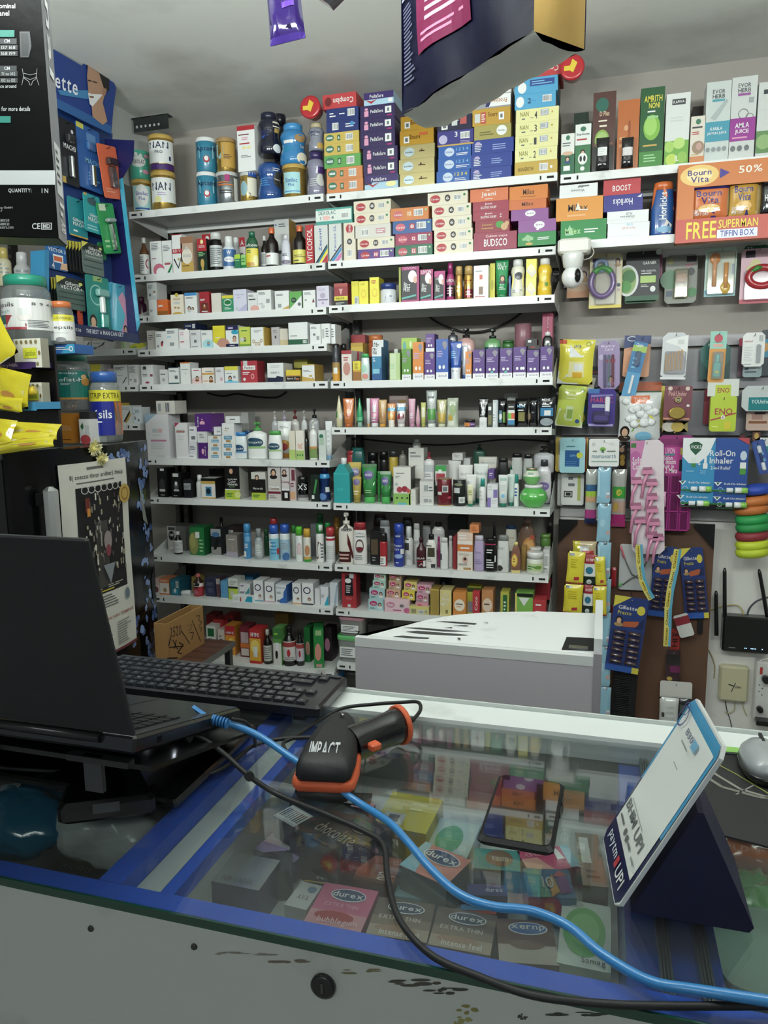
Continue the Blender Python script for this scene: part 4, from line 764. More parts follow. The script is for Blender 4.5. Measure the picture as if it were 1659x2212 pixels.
L('aero',968,1026,538,'c9a04a','c9a05a','r.05,.05,.95,.3,9a3a4a;b.2,.1,.8,.26,2,y;b.1,.45,.8,.6,2,A','golden spray bottle with red label',m='foil',name='spray_bottle')
B(1028,1122,533,'e9e7e2','b.12,.8,.88,.86,1,S;r.4,.58,.6,.72,d4604a;r.4,.3,.6,.58,efe4e0;r.36,.12,.64,.36,8a6a54;b.08,.03,.95,.08,1,R','white carton with red capped bottle picture')
B(1130,1164,520,'d9cf2c','c.5,.4,.3,.14,b8b020','narrow yellow box',d=.05)
TB(1164,1248,490,'1f9a54','1f8a4c','tSET,.15,.84,.75,.93,W;tWET,.15,.74,.85,.83,W;f.55,.5,.18,3a3a3a;b.3,.2,.8,.3,2,W','green hair gel tube with printed face',capf=.1)
L('waist',1262,1352,500,'e8e4d0','e6e6e2','pe6d020,.1,.25,.9,.3,.9,.6,.2,.75;b.2,.1,.8,.2,2,S;c.55,.55,.25,.1,5a5a60','white and yellow nutrition bottle, left')
B(1355,1422,612,'e4dc6a','pd9d0c0,0,.4,.6,.0,1,.3,.5,.8;c.5,.5,.3,.2,efe9b0','pale yellow square box, lower')
B(1358,1426,492,'e6dc4a','pd9d0c0,0,.4,.6,.0,1,.3,.5,.8;c.5,.5,.3,.2,efe9b0','pale yellow square box, upper',on=1)
L('waist',1430,1522,492,'efc21e','e4e2dc','pW,.1,.0,.9,.0,.9,.25,.5,.4,.1,.25;c.35,.5,.25,.12,f4dc60;c.6,.3,.1,.06,5a9a3a','yellow nutrition bottle with white cap, right')
B(1250,1262,600,'2a62b8','','thin blue box between tube and bottle',d=.04)
S('C',4);fr(700,640,3.19)
L('aero',56,110,328,'6a5a48','17181c','r0,0,1,.3,e09a2a;r0,.3,1,.5,b08a4a;r0,.5,1,.9,3a3c44;r.2,.2,.6,.36,W','black capped can fading to orange')
L('aero',112,160,328,'22242a','17181c','','black can behind',d=.12,y1=560)
B(118,190,372,'e4dcd4','r0,.88,1,1,b02a34;c.5,.4,.35,.22,c98a7a;b.2,.65,.8,.8,2,R','white carton with red scribble picture')
B(190,242,378,'d8cfc8','r0,.7,1,1,b02a34','white and red carton half hidden',d=.1)
B(198,252,446,'d9a02a','r0,.55,1,1,e6d624;r.0,0,1,.45,a86a2a;b.2,.6,.8,.9,3,A','small yellow and brown carton',d=.008,dep=.04)
B(183,268,320,'d8b43a','r.2,.3,.9,.6,c8503a;r0,.9,1,1,c8a030','yellow carton in the back row',d=.16)
B(186,283,265,'b02a34','c.5,.6,.3,.12,e0b0a8','red carton in the back row',d=.21)
L('flip',258,322,396,'cfe0dc','3fae5a','c.5,.15,.25,.1,e08a7a;c.4,.45,.2,.14,a5d8c0','pale bottle with green cap',name='bottle')
L('jar',305,410,270,'c8623a','d8743a','','orange brown tub in the back row',d=.17,y1=420)
B(335,410,300,'e4e8ea','r0,0,1,.5,2a7ab4;tre-,.1,.82,.55,.94,d;tnu,.15,.68,.5,.78,d','white and blue lens carton at the back',side='2a7ab4',d=.11)
B(328,396,348,'e4e8ea','r0,0,1,.72,2a86b4;p1f5a9a,0,0,1,0,1,.4,0,.15;tre-,.08,.88,.5,.97,d;tnu,.1,.78,.5,.87,d;b.1,.55,.4,.68,2,W;r.1,.2,.8,.34,7ac4dc','white and blue lens carton in front',side='1d5f96')
B(450,524,390,'b4d08a','r.08,.04,.6,.96,c9dcb0;b.1,.4,.5,.6,3,g','pale green blank carton',side='8fbf4a')
B(482,508,362,'cfd4cf','','thin grey box on back row',d=.12)
B(532,640,286,'a9d24a','c.2,.8,.1,.12,5ab0b0;c.6,.85,.06,.08,f0f6d0','lime carton in the back row',d=.12)
def derma(x0,x1,y,c,desc,band='1f9a9a',extra='',grp=None,d=.012):
    B(x0,x1,y,c,'r0,0,1,.17,e8e6ea;tderma,.2,.05,.7,.12,8a88a0;o.82,.085,.06,.03,8a88a0,.4;b.1,.55,.7,.72,3,p;p8a8494,.5,.88,.62,.95,.8,.95,.95,.88,.8,.74,.7,.74;c.32,.3,.1,.05,W;c.65,.3,.1,.05,W'+extra,desc,d=d,side='8f8b98' if 0 else None,grp=grp,name='skincare_carton')
derma(535,600,362,'5c9a2c','green and white skincare carton')
derma(609,686,315,'e8862a','tall orange and white skincare carton')
derma(690,764,382,'5a2a8c','violet skincare carton under a smaller one')
B(699,762,257,'5a2a8c','r0,0,1,.2,e8e6ea;b.1,.5,.8,.8,3,p;c.35,.35,.1,.07,W;c.65,.35,.1,.07,W','small violet skincare carton on top',on=1,name='skincare_carton')
derma(770,856,294,'2c5cc0','tall royal blue skincare carton')
TB(866,952,312,'2c58b8','e6e6ea','b.1,.55,.6,.75,4,b;r.0,.0,1,.3,e4e6ec;tderma,.15,.18,.65,.25,z;c.75,.88,.2,.06,e6e6ea','blue tube with white base',capf=.14)
TB(948,990,340,'c9d4e4','2c58b8','','white and blue tube squeezed in',d=.05)
derma(974,1018,380,'e8862a','small orange and white skincare carton')
for i,(x0,x1,y) in enumerate(((1025,1109,366),(1115,1203,362),(1210,1300,357),(1304,1394,348),(1399,1485,368),(1490,1578,345))):
    derma(x0,x1,y,'57308a',('leftmost','second','third','fourth','fifth','rightmost')[i]+' violet skincare carton of the row of six',extra=';c.5,.2,.12,.045,5ab0a8' if i in(1,2) else (';c.82,.3,.1,.05,W' if i==3 else ''),grp='violet skincare cartons in a row')
L('pump',855,925,228,'4a4c54','2a2c30','','dark grey pump bottle in the back row',d=.18,y1=370)
L('pump',922,1045,222,'dba9a4','1c1a1c','r.2,.1,.8,.4,3a4a6a;c.5,.3,.25,.12,W','pink pump bottle with black head in the back row',d=.17,y1=500)
L('pump',1105,1225,228,'6fae6a','1c2a20','r.1,.3,.9,.55,1f4a5a;tVaseline,.2,.36,.8,.48,W','green pump bottle in the back row',d=.17,y1=500)
L('jar',1228,1310,305,'3f7a3c','2f6a30','','green tub in the back row',d=.18,y1=370)
L('drum',1312,1430,192,'c98a98','c48494','','translucent pink drum in the back row',d=.17,y1=370,m='sheer',cm='sheer')
B(1388,1468,292,'17161a','r.2,.5,.5,.8,W','black box in the back row',d=.14,y1=345)
B(1405,1488,338,'1e1c1c','tMEN,.2,.3,.6,.8,R','black and red box behind violet cartons',d=.09,y1=365)
B(1502,1576,115,'b8345e','r.4,.05,.65,.95,a02850;tcolor riche,.42,.15,.62,.9,e09ab0,l','tall magenta carton at the back right',d=.2,y1=350)
L('sham',1503,1580,246,'141417','e4e2e0','c.5,.6,.12,.05,W','black bottle with white cap at right end',d=.1,y1=420)
S('C',5)
TB(82,131,685,'dcd4a8','c9c48a','r.6,.25,.9,.45,W;r.1,.3,.3,.5,G','cream coloured cone tube',cone=1,capf=.02)
TB(133,212,703,'e0793a','c8622a','c.5,.55,.25,.08,f0a070;r.2,.3,.6,.4,e8a070;c.5,.4,.2,.08,d05a2a','broad orange tube')
TB(212,228,690,'c9b08a','a08a6a','','thin beige cone tube',cone=1,d=.06)
TB(224,272,700,'1fa462','8fb8a8','r.1,.22,.9,.34,6ac490','bright green cone tube',cone=1,capf=.17)
TB(294,320,703,'e4e6e4','d0a050','','narrow white tube',d=.02)
TB(318,384,702,'d984ac','e4e2e4','r.3,.52,.65,.74,s;c.5,.4,.2,.08,f0c0d0;b.2,.2,.8,.35,2,W','pink tube with grey sticker',capf=.14)
TB(376,436,712,'c99a5a','d8962c','c.5,.4,.3,.14,b07a3a','golden brown tube')
B(448,580,680,'8c6e6a','c.7,.8,.2,.1,8a6a2a;r.05,.85,.9,.97,a08a86','brown carton behind tubes',d=.12)
TB(437,497,738,'e08a3c','e6e2dc','r0,.68,1,.82,4aa4cc;c.4,.45,.35,.14,e8a83c;r.1,.0,.9,.3,e8e0d4','orange tube with blue band',capf=.14)
TB(500,566,736,'d8cfd0','e6e2dc','r0,.68,1,.84,4aa4cc;c.5,.45,.35,.14,8a2434;c.2,.4,.15,.08,b83a4a','pale tube with berry picture',capf=.14)
TB(582,632,706,'dba0b8','c98aa8','b.2,.3,.7,.5,3,W','tall pink tube')
TB(632,664,750,'e4a8bc','d070a0','','small pink cone tube',cone=1)
TB(667,703,732,'c8c860','b0a84a','r.2,.4,.8,.8,e6e4c8','yellow green tube')
TB(704,780,648,'a3aaa6','e6e8e4','r.1,.2,.9,.5,4a9a3a;r.2,.78,.7,.84,3a3c40;b.2,.6,.8,.75,3,w','tall grey and green tube',capf=.1)
TB(778,846,712,'b4ae70','cfcfae','r.1,.2,.9,.5,c8a22a','yellow gel tube')
PO(845,926,700,910,'c4cdb8','c.4,.35,.2,.12,c9a43a;c.6,.6,.25,.2,a9bf8a;r.2,.1,.7,.25,e0e4d4','pale green clear bag of cream tubes on middle rack, fifth shelf',Y=YF+.05,t=.04,m='film')
L('jar',966,1044,850,'4a3a58','151316','r.0,.1,.5,.6,d8843a;r.5,.1,.95,.6,6a3a8a;b.55,.3,.9,.5,1,W','tiny dark jar with orange and violet label')
TB(1062,1135,702,'17171a','1c1c1e',"tPONDS,.15,.78,.85,.86,W;c.5,.5,.2,.08,8a8c90;b.2,.3,.8,.45,2,w",'black face wash tube',d=.04)
B(1070,1122,835,'dcdcdc','r.0,.6,1,1,e8e8e8;b.1,.2,.8,.5,2,s','white wedge shaped box',d=.006,dep=.03)
B(1128,1160,735,'3a3c36','r.1,.1,.9,.5,7a7a4a;r.1,.7,.8,.85,W','dark box with olive base')
B(1162,1198,714,'c4ccd0','r.1,.1,.6,.9,dfe4e6;b.1,.2,.5,.5,3,S','pale grey tall box')
PO(1200,1260,703,912,'121214','r.1,.2,.5,.6,5a8a9a;r.6,.2,.9,.55,7aa04a;c.3,.4,.2,.1,e0e4e4','black glossy sachet with teal picture on middle rack, fifth shelf',Y=YF+.04,t=.03,m='film')
B(1265,1318,738,'16161a','r.05,.1,.95,.72,e0e4e0;r.05,.35,.5,.6,6ac43a;r.5,.35,.95,.6,e05a3a;r.05,.1,.95,.3,3a8ac0;b.1,.8,.9,.92,1,w','black box with bright lime and red label')
PO(1318,1410,703,912,'121214','tMEN,.15,.7,.75,.79,b;r.25,.25,.75,.55,8a8448;b.2,.57,.8,.65,1,W;p e0a04a,0,0,0,0,0,0'.split(';p ')[0],'black glossy sachet with olive label on middle rack, fifth shelf',Y=YF+.045,t=.035,m='film')
PO(1412,1478,698,912,'0e0e10','tMEN,.3,.5,.6,.55,S;c.1,.4,.08,.12,e0a860','black glossy sachet with small grey letters on middle rack, fifth shelf',Y=YF+.05,t=.03,m='film')
PO(1478,1594,694,912,'1a1e24','tMENS,.2,.88,.7,.95,W;r.1,.4,.9,.66,3a86b8;c.5,.22,.4,.12,9aa4aa;r.35,.42,.75,.58,W;b.2,.68,.8,.8,2,W','black and blue sachet with white sticker on middle rack, fifth shelf',Y=YF+.03,t=.03,m='film')
L('jar',1240,1338,668,'b4b6b2','c4c6c2','','round pale lid peeking over black sachets',d=.17,y1=720)
S('C',6);fr(700,930,3.19)
B(64,176,290,'22a9ac','r0,.93,1,1,2ab8b8;r.2,.4,.6,.5,2ab8b8','plain turquoise carton',d=.01,side='1a8a90',dep=.07)
o=CUR['obj'];hh=CUR['top']-o.location.z;b=MB();w=.033;b.prism([(-w,hh),(w,hh),(.012,hh+.035),(-.012,hh+.035)],-.034,.03,'22a9ac',ax='y');b.build('gable_top',o)
b=MB();b.loft([(0,.012,.012),(.03,.013,.013),(.032,.01,.01)],'e6e6e6','plastic',z0=hh+.03);b.build('white_cap',o)
TB(167,262,218,'c9ac4a','b0943a','c.5,.75,.38,.1,6a5a9a;tBOROPLUS,.2,.72,.8,.79,W;r0,.9,1,1,d8b84a;c.5,.5,.35,.08,b0862a;b.1,.2,.8,.4,3,c','tall yellow face wash tube',d=.05)
TB(198,262,320,'b89c3a','a08a30','c.45,.8,.35,.12,6a5a9a;b.1,.3,.8,.5,2,c','short yellow face wash tube',d=.01)
TB(262,368,230,'2a8a3c','4ac45a','c.45,.72,.3,.11,5a4a9a;tBOROPLUS,.25,.69,.65,.75,W;p7ac47a,.1,.5,.8,.45,.9,.55,.2,.58;b.2,.25,.8,.35,2,g;r0,.92,1,1,5a8a5a','tall green face wash tube',capf=.16,d=.012)
TB(368,392,280,'2f9a3c','3fb84a','','green tube behind',d=.06)
TB(386,470,280,'2a8a3c','4ac45a','c.45,.7,.3,.13,5a4a9a;tBOROPLUS,.25,.66,.65,.74,W;p7ac47a,.1,.48,.8,.45,.9,.55,.2,.56;r0,.9,1,1,9ab89a','short green face wash tube',capf=.22,d=.012)
B(452,482,400,'8fb08a','c.5,.25,.3,.15,1a1a1a','green bag corner beside carton',d=.06)
B(476,598,252,'e6e2da','r0,0,1,.3,8ac058;b.15,.82,.7,.86,1,d;c.35,.4,.16,.08,b83a4a;c.65,.42,.18,.08,a82a3a;c.85,.38,.1,.06,c84a5a;c.2,.18,.06,.025,2a4a1a;c.5,.18,.06,.025,2a4a1a;c.8,.18,.06,.025,2a4a1a;r.25,.0,.75,.05,5ab4cc;k.1,.5,.25,.6;b.1,.7,.4,.78,2,S','white carton with pomegranate picture and lime base',side='3a3a30',d=.012)
B(584,632,405,'e0ddd4','r0,0,.2,1,d8a83a;b.4,.3,.8,.8,3,s','small white box with yellow stripe')
for i,(y) in enumerate((462,402,345)):
    if i<2: B(640,735,(455,350)[i],'d8d6d2','r.3,.35,.6,.75,S;b.65,.3,.95,.7,2,z','white carton lying sideways',on=i,dep=.12,yaw=.2,grp='white cartons lying sideways')
L('drum',779,882,328,'7a1c28','8a6a3a','r0,.0,1,.03,c9a04a;r.38,.5,.7,.75,s;r.42,.54,.64,.7,z;r.1,.4,.35,.52,w;c.8,.3,.15,.05,d04a5a','dark red drum with square sticker',d=.01)
L('drum',889,980,336,'16201c','2a2c2a','r.1,.5,.5,.7,c9ccc9;r.45,.12,.85,.35,W;b.5,.16,.8,.3,3,z;c.4,.82,.3,.05,8a8a6a','black drum with white sticker',d=.01)
TB(973,1052,302,'e6e6e2','2a8a6a','b.2,.7,.8,.8,2,s','white tube with teal base',d=.05)
TB(985,1030,372,'e4e0b8','1f8a6a','b.2,.5,.8,.75,3,V','small cream tube with dark teal cap',d=.01)
L('slim',1068,1118,330,'e8e8e6','1f9a8a','b.1,.2,.5,.6,3,s','slim white bottle with teal cap')
B(1124,1197,462,'e4e4e8','r0,0,.35,1,8a78c0;b.4,.3,.9,.8,3,s','small white and lilac box, lower',dep=.05)
B(1124,1197,368,'e4e4e8','r.6,0,1,.6,8a78c0;b.1,.5,.6,.9,2,s','small white and lilac box, upper',on=1,dep=.05)
TB(1200,1268,305,'dfe4e0','1a7a64','b.2,.5,.8,.7,3,s;c.5,.35,.2,.06,b;r.2,.82,.8,.9,9ac0b4','white tube with dark teal cap, left')
TB(1262,1314,300,'c9dcd4','1a7a64','b.2,.5,.8,.7,3,w','white tube with dark teal cap, right',d=.05)
L('slim',1308,1345,300,'dfe4e0','1f9a8a','b.2,.3,.6,.6,3,B','white bottle with teal cap beside gel jars',d=.05)
L('globe',1345,1542,372,'52c04a','e6e8e4','c.2,.62,.1,.05,c0f0b0;c.75,.6,.1,.04,c0f0b0','large round jar of green gel',m='gloss',d=.004)
L('globe',1370,1492,255,'6fbf62','b9b090','r.0,.5,1,.82,e0e4d4;b.3,.6,.7,.75,2,G','smaller green gel jar with metal lid',on=1,m='gloss',d=.035,cm='foil')
L('sham',1465,1570,200,'d9d6dc','3a3c44','c.5,.4,.28,.09,8a70b8;tbaby,.35,.38,.65,.42,W;b.2,.55,.8,.7,2,w','white powder bottle with violet oval',d=.14,y1=500,name='powder_bottle')
for a,c_,y,c1,c2,k,n in ((160,256,138,'c23038','c8343c','flip','red capped bottle'),(192,292,115,'1a6a64','1f7a72','flip','teal capped bottle'),(300,376,150,'18161a','141216','jar','black tub'),(382,445,146,'1c1a1e','141216','jar','black pot with pink knob'),(448,512,135,'d9b83a','3a3c40','aero','yellow can with grey cap'),(520,572,118,'9a968c','6a665c','pump','grey pump bottle'),(1195,1275,190,'2a2c2a','1c1e1c','flip','black capped bottle'),(1278,1345,242,'d8dcd6','1a7a64','flip','teal capped white bottle'),(1290,1372,158,'d0d2ce','1c1c1e','flip','white bottle with black cap'),(1374,1440,165,'c4c8c4','1c1c1e','flip','grey bottle with black cap'),(1446,1588,108,'cfd0d4','1c1c1e','pump','large white pump bottle')):
    L(k,a,c_,y,c1,c2,'',n+' in the back row',d=.2 if k!='flip' else .19,y1=y+180)
B(582,688,120,'dedcd4','b.1,.8,.7,.88,1,d;r.1,.7,.8,.76,S;b.3,.35,.6,.45,2,S','tall white carton in the back row',d=.13,y1=330)
L('slim',610,668,60,'d6d4cc','dcdad4','','white bottle topping the back row',d=.15,y1=130)
L('pump',690,766,150,'e6e2e2','a82a3a','r.1,.3,.9,.55,c0c4c8;b.2,.1,.8,.25,2,S','white bottle with red pump',d=.12,y1=340)
B(765,842,240,'dcdcd8','r0,.72,1,1,3aa84a;r.3,.6,.6,.8,W;r.1,.2,.9,.6,b83a48','white and red box with green lid',d=.1,y1=380)
B(882,956,155,'e2e0dc','b.2,.4,.8,.7,2,S;r.1,.8,.4,.9,e0a0a0','white box on the back stack, top',d=.17,y1=205)
TB(855,945,205,'d8d8d4','c0c4c0','','white tube in the back row',d=.15)
TB(924,1026,236,'e6e4e0','1a7a64','tHimalaya,.15,.7,.85,.8,S','white tube with grey script',d=.1)
TB(1030,1132,228,'dfe6e0','1a7a64','tHimalaya,.15,.7,.85,.8,S;r.3,.2,.7,.5,b0d0c0','pale tube with grey script',d=.1)
TB(1062,1192,180,'e2ddd0','c0b8a0','tHimalaya,.15,.82,.85,.9,S','broad cream tube with grey script behind',d=.16)
L('pump',1030,1118,95,'2a5a48','1a4a3a','','dark green pump bottle in the back row',d=.2,y1=240)
B(1130,1172,268,'6a4a9a','b.2,.3,.8,.7,2,W','violet box between tubes',d=.1,y1=335)
B(960,1008,190,'dcdcd8','','white box in the back row beside tubes',d=.2,y1=240)
S('C',7)
L('pump',105,217,565,'e6dfd4','e4dcd0','r.3,.65,.8,.7,2a1614;tLivon,.35,.655,.75,.695,W;p5a1a1c,.55,.62,.68,.45,.9,.15,.8,.1,.55,.4;r.1,.04,.7,.25,4a1a1c;b.15,.08,.6,.22,2,e0b0a0;c.5,.72,.12,.05,2a1614','tall cream bottle with dark brown figure',name='lotion_bottle')
L('flip',205,306,632,'e8e6e2','b02a34','r.0,.83,1,.86,8a1a24;r.3,.66,.8,.69,S;o.5,.45,.2,.16,6a4a44,.75;c.5,.38,.16,.05,7a2a34;b.2,.12,.8,.25,3,S;tLOREAL,.3,.73,.75,.77,S','white shampoo bottle with red cap')
B(315,385,690,'121012','r.1,.3,.8,.75,5a4a34;b.2,.1,.6,.25,2,S','black carton with bronze window',d=.03,side='121012')
L('aero',383,438,705,'c02a32','1a1416','r.1,.03,.7,.3,W;b.15,.06,.6,.26,3,z;b.3,.5,.7,.7,2,R','short red can with black cap',d=.008)
L('flip',385,466,617,'b4b6ba','9a9ca0','','silver oval bottle behind',d=.1)
L('aero',480,553,640,'2a3ea8','2a4ac0','c.4,.72,.3,.07,1c2c88;tNIVEA,.22,.7,.58,.74,W;tProtect,.1,.47,.7,.53,W;tCare,.1,.39,.5,.45,W;r.6,.3,.95,.42,W;c.45,.25,.35,.05,9ab4e8;b.25,.08,.5,.12,1,W','tall royal blue spray can')
L('slim',553,616,660,'d8d8d4','e4e4e0','r.1,.4,.5,.7,3a3a3a;b.2,.15,.7,.3,3,S','white bottle with black letters, behind blue can',d=.05)
L('flip',617,666,640,'d6d6d2','cfcfca','tDOVE,.2,.5,.7,.58,S','white flip bottle',d=.09)
L('syrup',635,705,738,'4a1a24','3a1218','tBEAR,.1,.3,.8,.36,W;b.15,.2,.8,.26,1,R;pe0b0b0,.3,.08,.7,.08,.5,.18;r.65,.05,.98,.25,W','dark maroon bottle',name='shampoo_bottle')
L('flip',680,742,625,'9a9c9c','1a1a1c','','grey bottle with black cap in the back row',d=.17,y1=800)
L('sham',705,782,715,'e6e2dc','141416','r.25,.35,.75,.62,4a4634;b.1,.65,.7,.7,1,d;b.2,.2,.6,.3,2,S;r.5,.03,.8,.14,d','white bottle with black cap and olive label')
L('sham',745,840,632,'dcdad4','1a1a1c','r.1,.5,.9,.6,c9c9c9','white bottle with black cap in the back row',d=.15,y1=820)
L('flip',781,802,730,'b03a7a','a83070','','thin magenta bottle',d=.05)
L('flip',804,860,738,'e2e2e0','d8d8d6','r.05,.3,.3,.5,3a3a4a','white bottle leaning back')
L('flip',858,888,725,'dcdcda','d0d0ce','','white bottle beside red box',d=.05)
B(888,916,730,'9a2a30','','narrow red box',d=.03)
B(918,1026,785,'e8ddd0','r0,.74,1,1,e07a34;b.2,.8,.85,.93,1,W;tAnti Lice,.1,.58,.75,.68,a08a7a;c.5,.42,.2,.14,d9b0a0;c.5,.45,.1,.06,3a2a24;b.1,.2,.9,.28,2,z;r.4,.04,.9,.12,T','orange and pale carton, bottom of three',side='d8a888')
B(918,1026,702,'e6c8b4','r0,0,.98,.3,efe4dc;b.1,.4,.8,.85,2,W','pale orange carton, middle of three',on=1,side='d98a54')
B(1003,1068,648,'e0854a','b.2,.2,.8,.8,4,c05a2a','small orange carton, top of three',on=1,dep=.06)
L('flip',1035,1108,722,'b9a6d0','cfc8dc','tDove,.2,.5,.6,.57,7a6aa0;b.2,.2,.7,.35,3,8a7ab0','lilac shampoo bottle')
L('slim',1155,1196,635,'141316','161618','r.1,.2,.8,.5,w;b.2,.25,.7,.45,3,z','tall black bottle behind',d=.08)
L('flip',1104,1195,743,'121114','141316','r.0,.82,1,.85,b82a5a;b.3,.55,.7,.7,2,W;b.3,.1,.7,.4,4,W;r.75,.3,.85,.5,W','black shampoo bottle with white print',m='gloss')
L('flip',1196,1281,720,'d9dad6','8a8c8a','tDove,.1,.62,.5,.7,S;r.2,.2,.45,.36,W;c.3,.12,.2,.08,3a3a34','grey white shampoo bottle')
L('flip',1250,1332,650,'e4dfcc','3f6fb0','tDove,.3,.5,.7,.56,T','cream bottle with blue cap in the back row',d=.16,y1=830)
L('honey',1285,1362,768,'8a5a4a','e0cf7a','c.4,.42,.26,.22,d8903a;c.4,.42,.2,.17,e6cf5a;b.3,.35,.5,.5,2,R;r0,0,1,.1,e4cf7a','small brown syrup bottle with yellow oval label',m='gloss')
L('honey',1330,1475,600,'7a5a48','8a6a5a','c.6,.4,.28,.22,c98a4a;c.6,.42,.18,.14,d8a05a;r.65,.58,.9,.66,c8503a','large brown bottle with ridged edge behind',d=.12,m='gloss')
B(1360,1392,800,'a8803a','','tan box behind honey bottle',d=.07)
L('jar',1395,1512,832,'dfe2d4','e6e6e2','r.05,.15,.95,.5,c4d49a;c.65,.32,.2,.08,6a9a3a;b.1,.2,.5,.4,2,G','cream jar with pale green label',d=.006)
L('jar',1410,1500,802,'dcdcd6','e0e0dc','','white jar behind cream jar',d=.1,y1=880)
L('jar',1488,1562,712,'5a8a3a','6a9a44','','green tub in the back row right',d=.17,y1=800)
B(1510,1556,820,'cfcfce','k.2,.2,.8,.8;b.1,.1,.9,.2,1,z','white box with barcode at rack end',d=.06)
B(850,975,590,'141416','b.3,.2,.7,.3,1,3a3a3e','large black box in the back row',d=.2,y1=800)
L('flip',345,440,575,'3a2428','5a2a34','','dark maroon bottle in the back row',d=.2,y1=700)
L('flip',540,620,598,'2a2c34','1c1e24','','dark bottle in the back row',d=.2,y1=720)
S('C',8);fr(700,1220,3.072)
B(115,212,55,'b82a34','p17141a,.2,.35,.8,.35,.75,.95,.25,.95;c.45,.78,.22,.07,W;b.3,.42,.7,.66,4,W;tGlow,.3,.24,.7,.3,e08080;r.4,.02,.6,.1,s;r.55,.86,.85,1,s','red carton with black panel and white rose',side='9a2028',d=.03,dep=.06)
def soap(x0,x1,y,c,desc,on,y1=None):
    B(x0,x1,y,c,'c.33,.62,.24,.22,c8246a;tfem,.2,.5,.46,.72,W;f.74,.5,.1,W;b.1,.1,.5,.3,2,z',desc,on=on,dep=.07,d=.02,y1=y1,side='b0a894',name='bleach_cream_carton')
soap(293,397,228,'a9d0d4','pale blue facial carton, bottom',0)
soap(299,404,157,'a9d0d4','pale blue facial carton, second',1)
soap(322,410,103,'a9d4c4','pale mint facial carton, third',1)
soap(330,410,60,'b9dcc8','pale mint facial carton, top',1)
B(399,568,226,'ecc6d0','c.25,.55,.17,.22,d88aa8;tfem,.14,.45,.36,.65,W;r.62,.42,.76,.62,z;c.9,.2,.12,.2,d86a9a;b.35,.12,.7,.26,1,m;p f,0,0,0,0'.split(';p ')[0],'large pale pink facial carton with flower',dep=.09,d=.006,side='dcb0bc')
soap(412,508,165,'d8a888','tan facial carton, lower',1)
soap(428,512,105,'c9a484','tan facial carton, middle',1)
soap(432,513,62,'b88a5c','tan facial carton, top',1)
B(565,696,278,'d9cf8a','r.1,.15,.35,.7,9a9468;k.45,.1,.75,.6;r0,.8,1,1,e0d46a;b.8,.2,.95,.6,2,z','small yellow carton with barcode in front',dep=.04,d=.002)
soap(605,694,250,'d894a4','pink facial carton, lowest in right column',0)
soap(611,694,192,'cf9cac','pink facial carton, middle of right column',1)
soap(616,714,132,'dba4b4','pink facial carton, top of right column',1)
CUR['top']=CUR['z']
soap(517,602,172,'e8cf3a','yellow facial carton, lower',0,y1=235)
soap(530,616,112,'e0c86a','yellow facial carton, upper',1)
B(704,763,160,'a88a3a','r.0,.94,1,1,c9a84a','plain gold carton',d=.01)
B(768,846,168,'e0cf86','o.5,.66,.22,.2,d8d0b8,.75;tDove,.2,.6,.8,.7,W;r.5,.1,.7,.24,8a7a3a;b.1,.4,.5,.5,1,W','pale yellow soap carton with white bird ring',side='b8a456',d=.01,dep=.09)
B(856,942,182,'e08a3c','c.5,.48,.42,.24,f0e4cc;b.2,.48,.8,.56,1,d;b.25,.38,.75,.45,1,e0703c;r.5,.0,1,.14,E0a030'.replace('E0','e0'),'orange carton with cream disc',d=.01)
B(946,1040,152,'c2c43a','r.1,.1,.5,.5,9a9aa8;r0,.85,1,1,3a4a1a','lime carton with dark stripe',d=.05)
B(985,1034,176,'c8343c','tCoco,.3,.3,.7,.8,W,l;b.1,.05,.9,.15,1,W','red carton turned on end',d=.008,dep=.03)
B(1046,1124,168,'c98450','c.5,.48,.42,.24,e0c8b0;b.2,.46,.8,.56,1,t','brown orange carton with beige disc',d=.01)
B(1170,1228,180,'b8b440','r.3,.0,.8,.9,1f6a34;b.4,.2,.7,.7,4,W','green and yellow striped carton',d=.01)
B(1268,1388,190,'7ab84a','r0,.88,1,1,151814;pe0e4e0,.2,.85,.5,.55,.8,.85;b.1,.1,.8,.3,2,G;r.0,0,.1,1,e0d060','bright green carton with white triangle',d=.01,dep=.09)
B(1386,1475,232,'c8363c','r0,0,1,.3,e0c83a;b.2,.7,.7,.85,1,W;b.2,.4,.7,.55,1,W','red carton with yellow base',d=.01,side='a02a30')
B(1400,1500,112,'b02a34','','red carton in the back row',d=.16,y1=230)
B(765,830,100,'2c3440','r.3,.4,.6,.8,S','dark box in the back row',d=.2,y1=180)
S('C',9)
tub(74,262,478,'5fc06a','b4b8b4','clear tub with green lid',d=.01)
tub(85,262,350,'c98a98','b4b0ac','clear tub with pink lid numbered 7',d=.01,on=1,num='7')
B(290,420,400,'2a2826','','dark cloth bundle box',d=.05,dep=.1)
S('C',10)
tub(120,330,720,'1c1a1a','4a4846','dark tub with white label',d=.01)
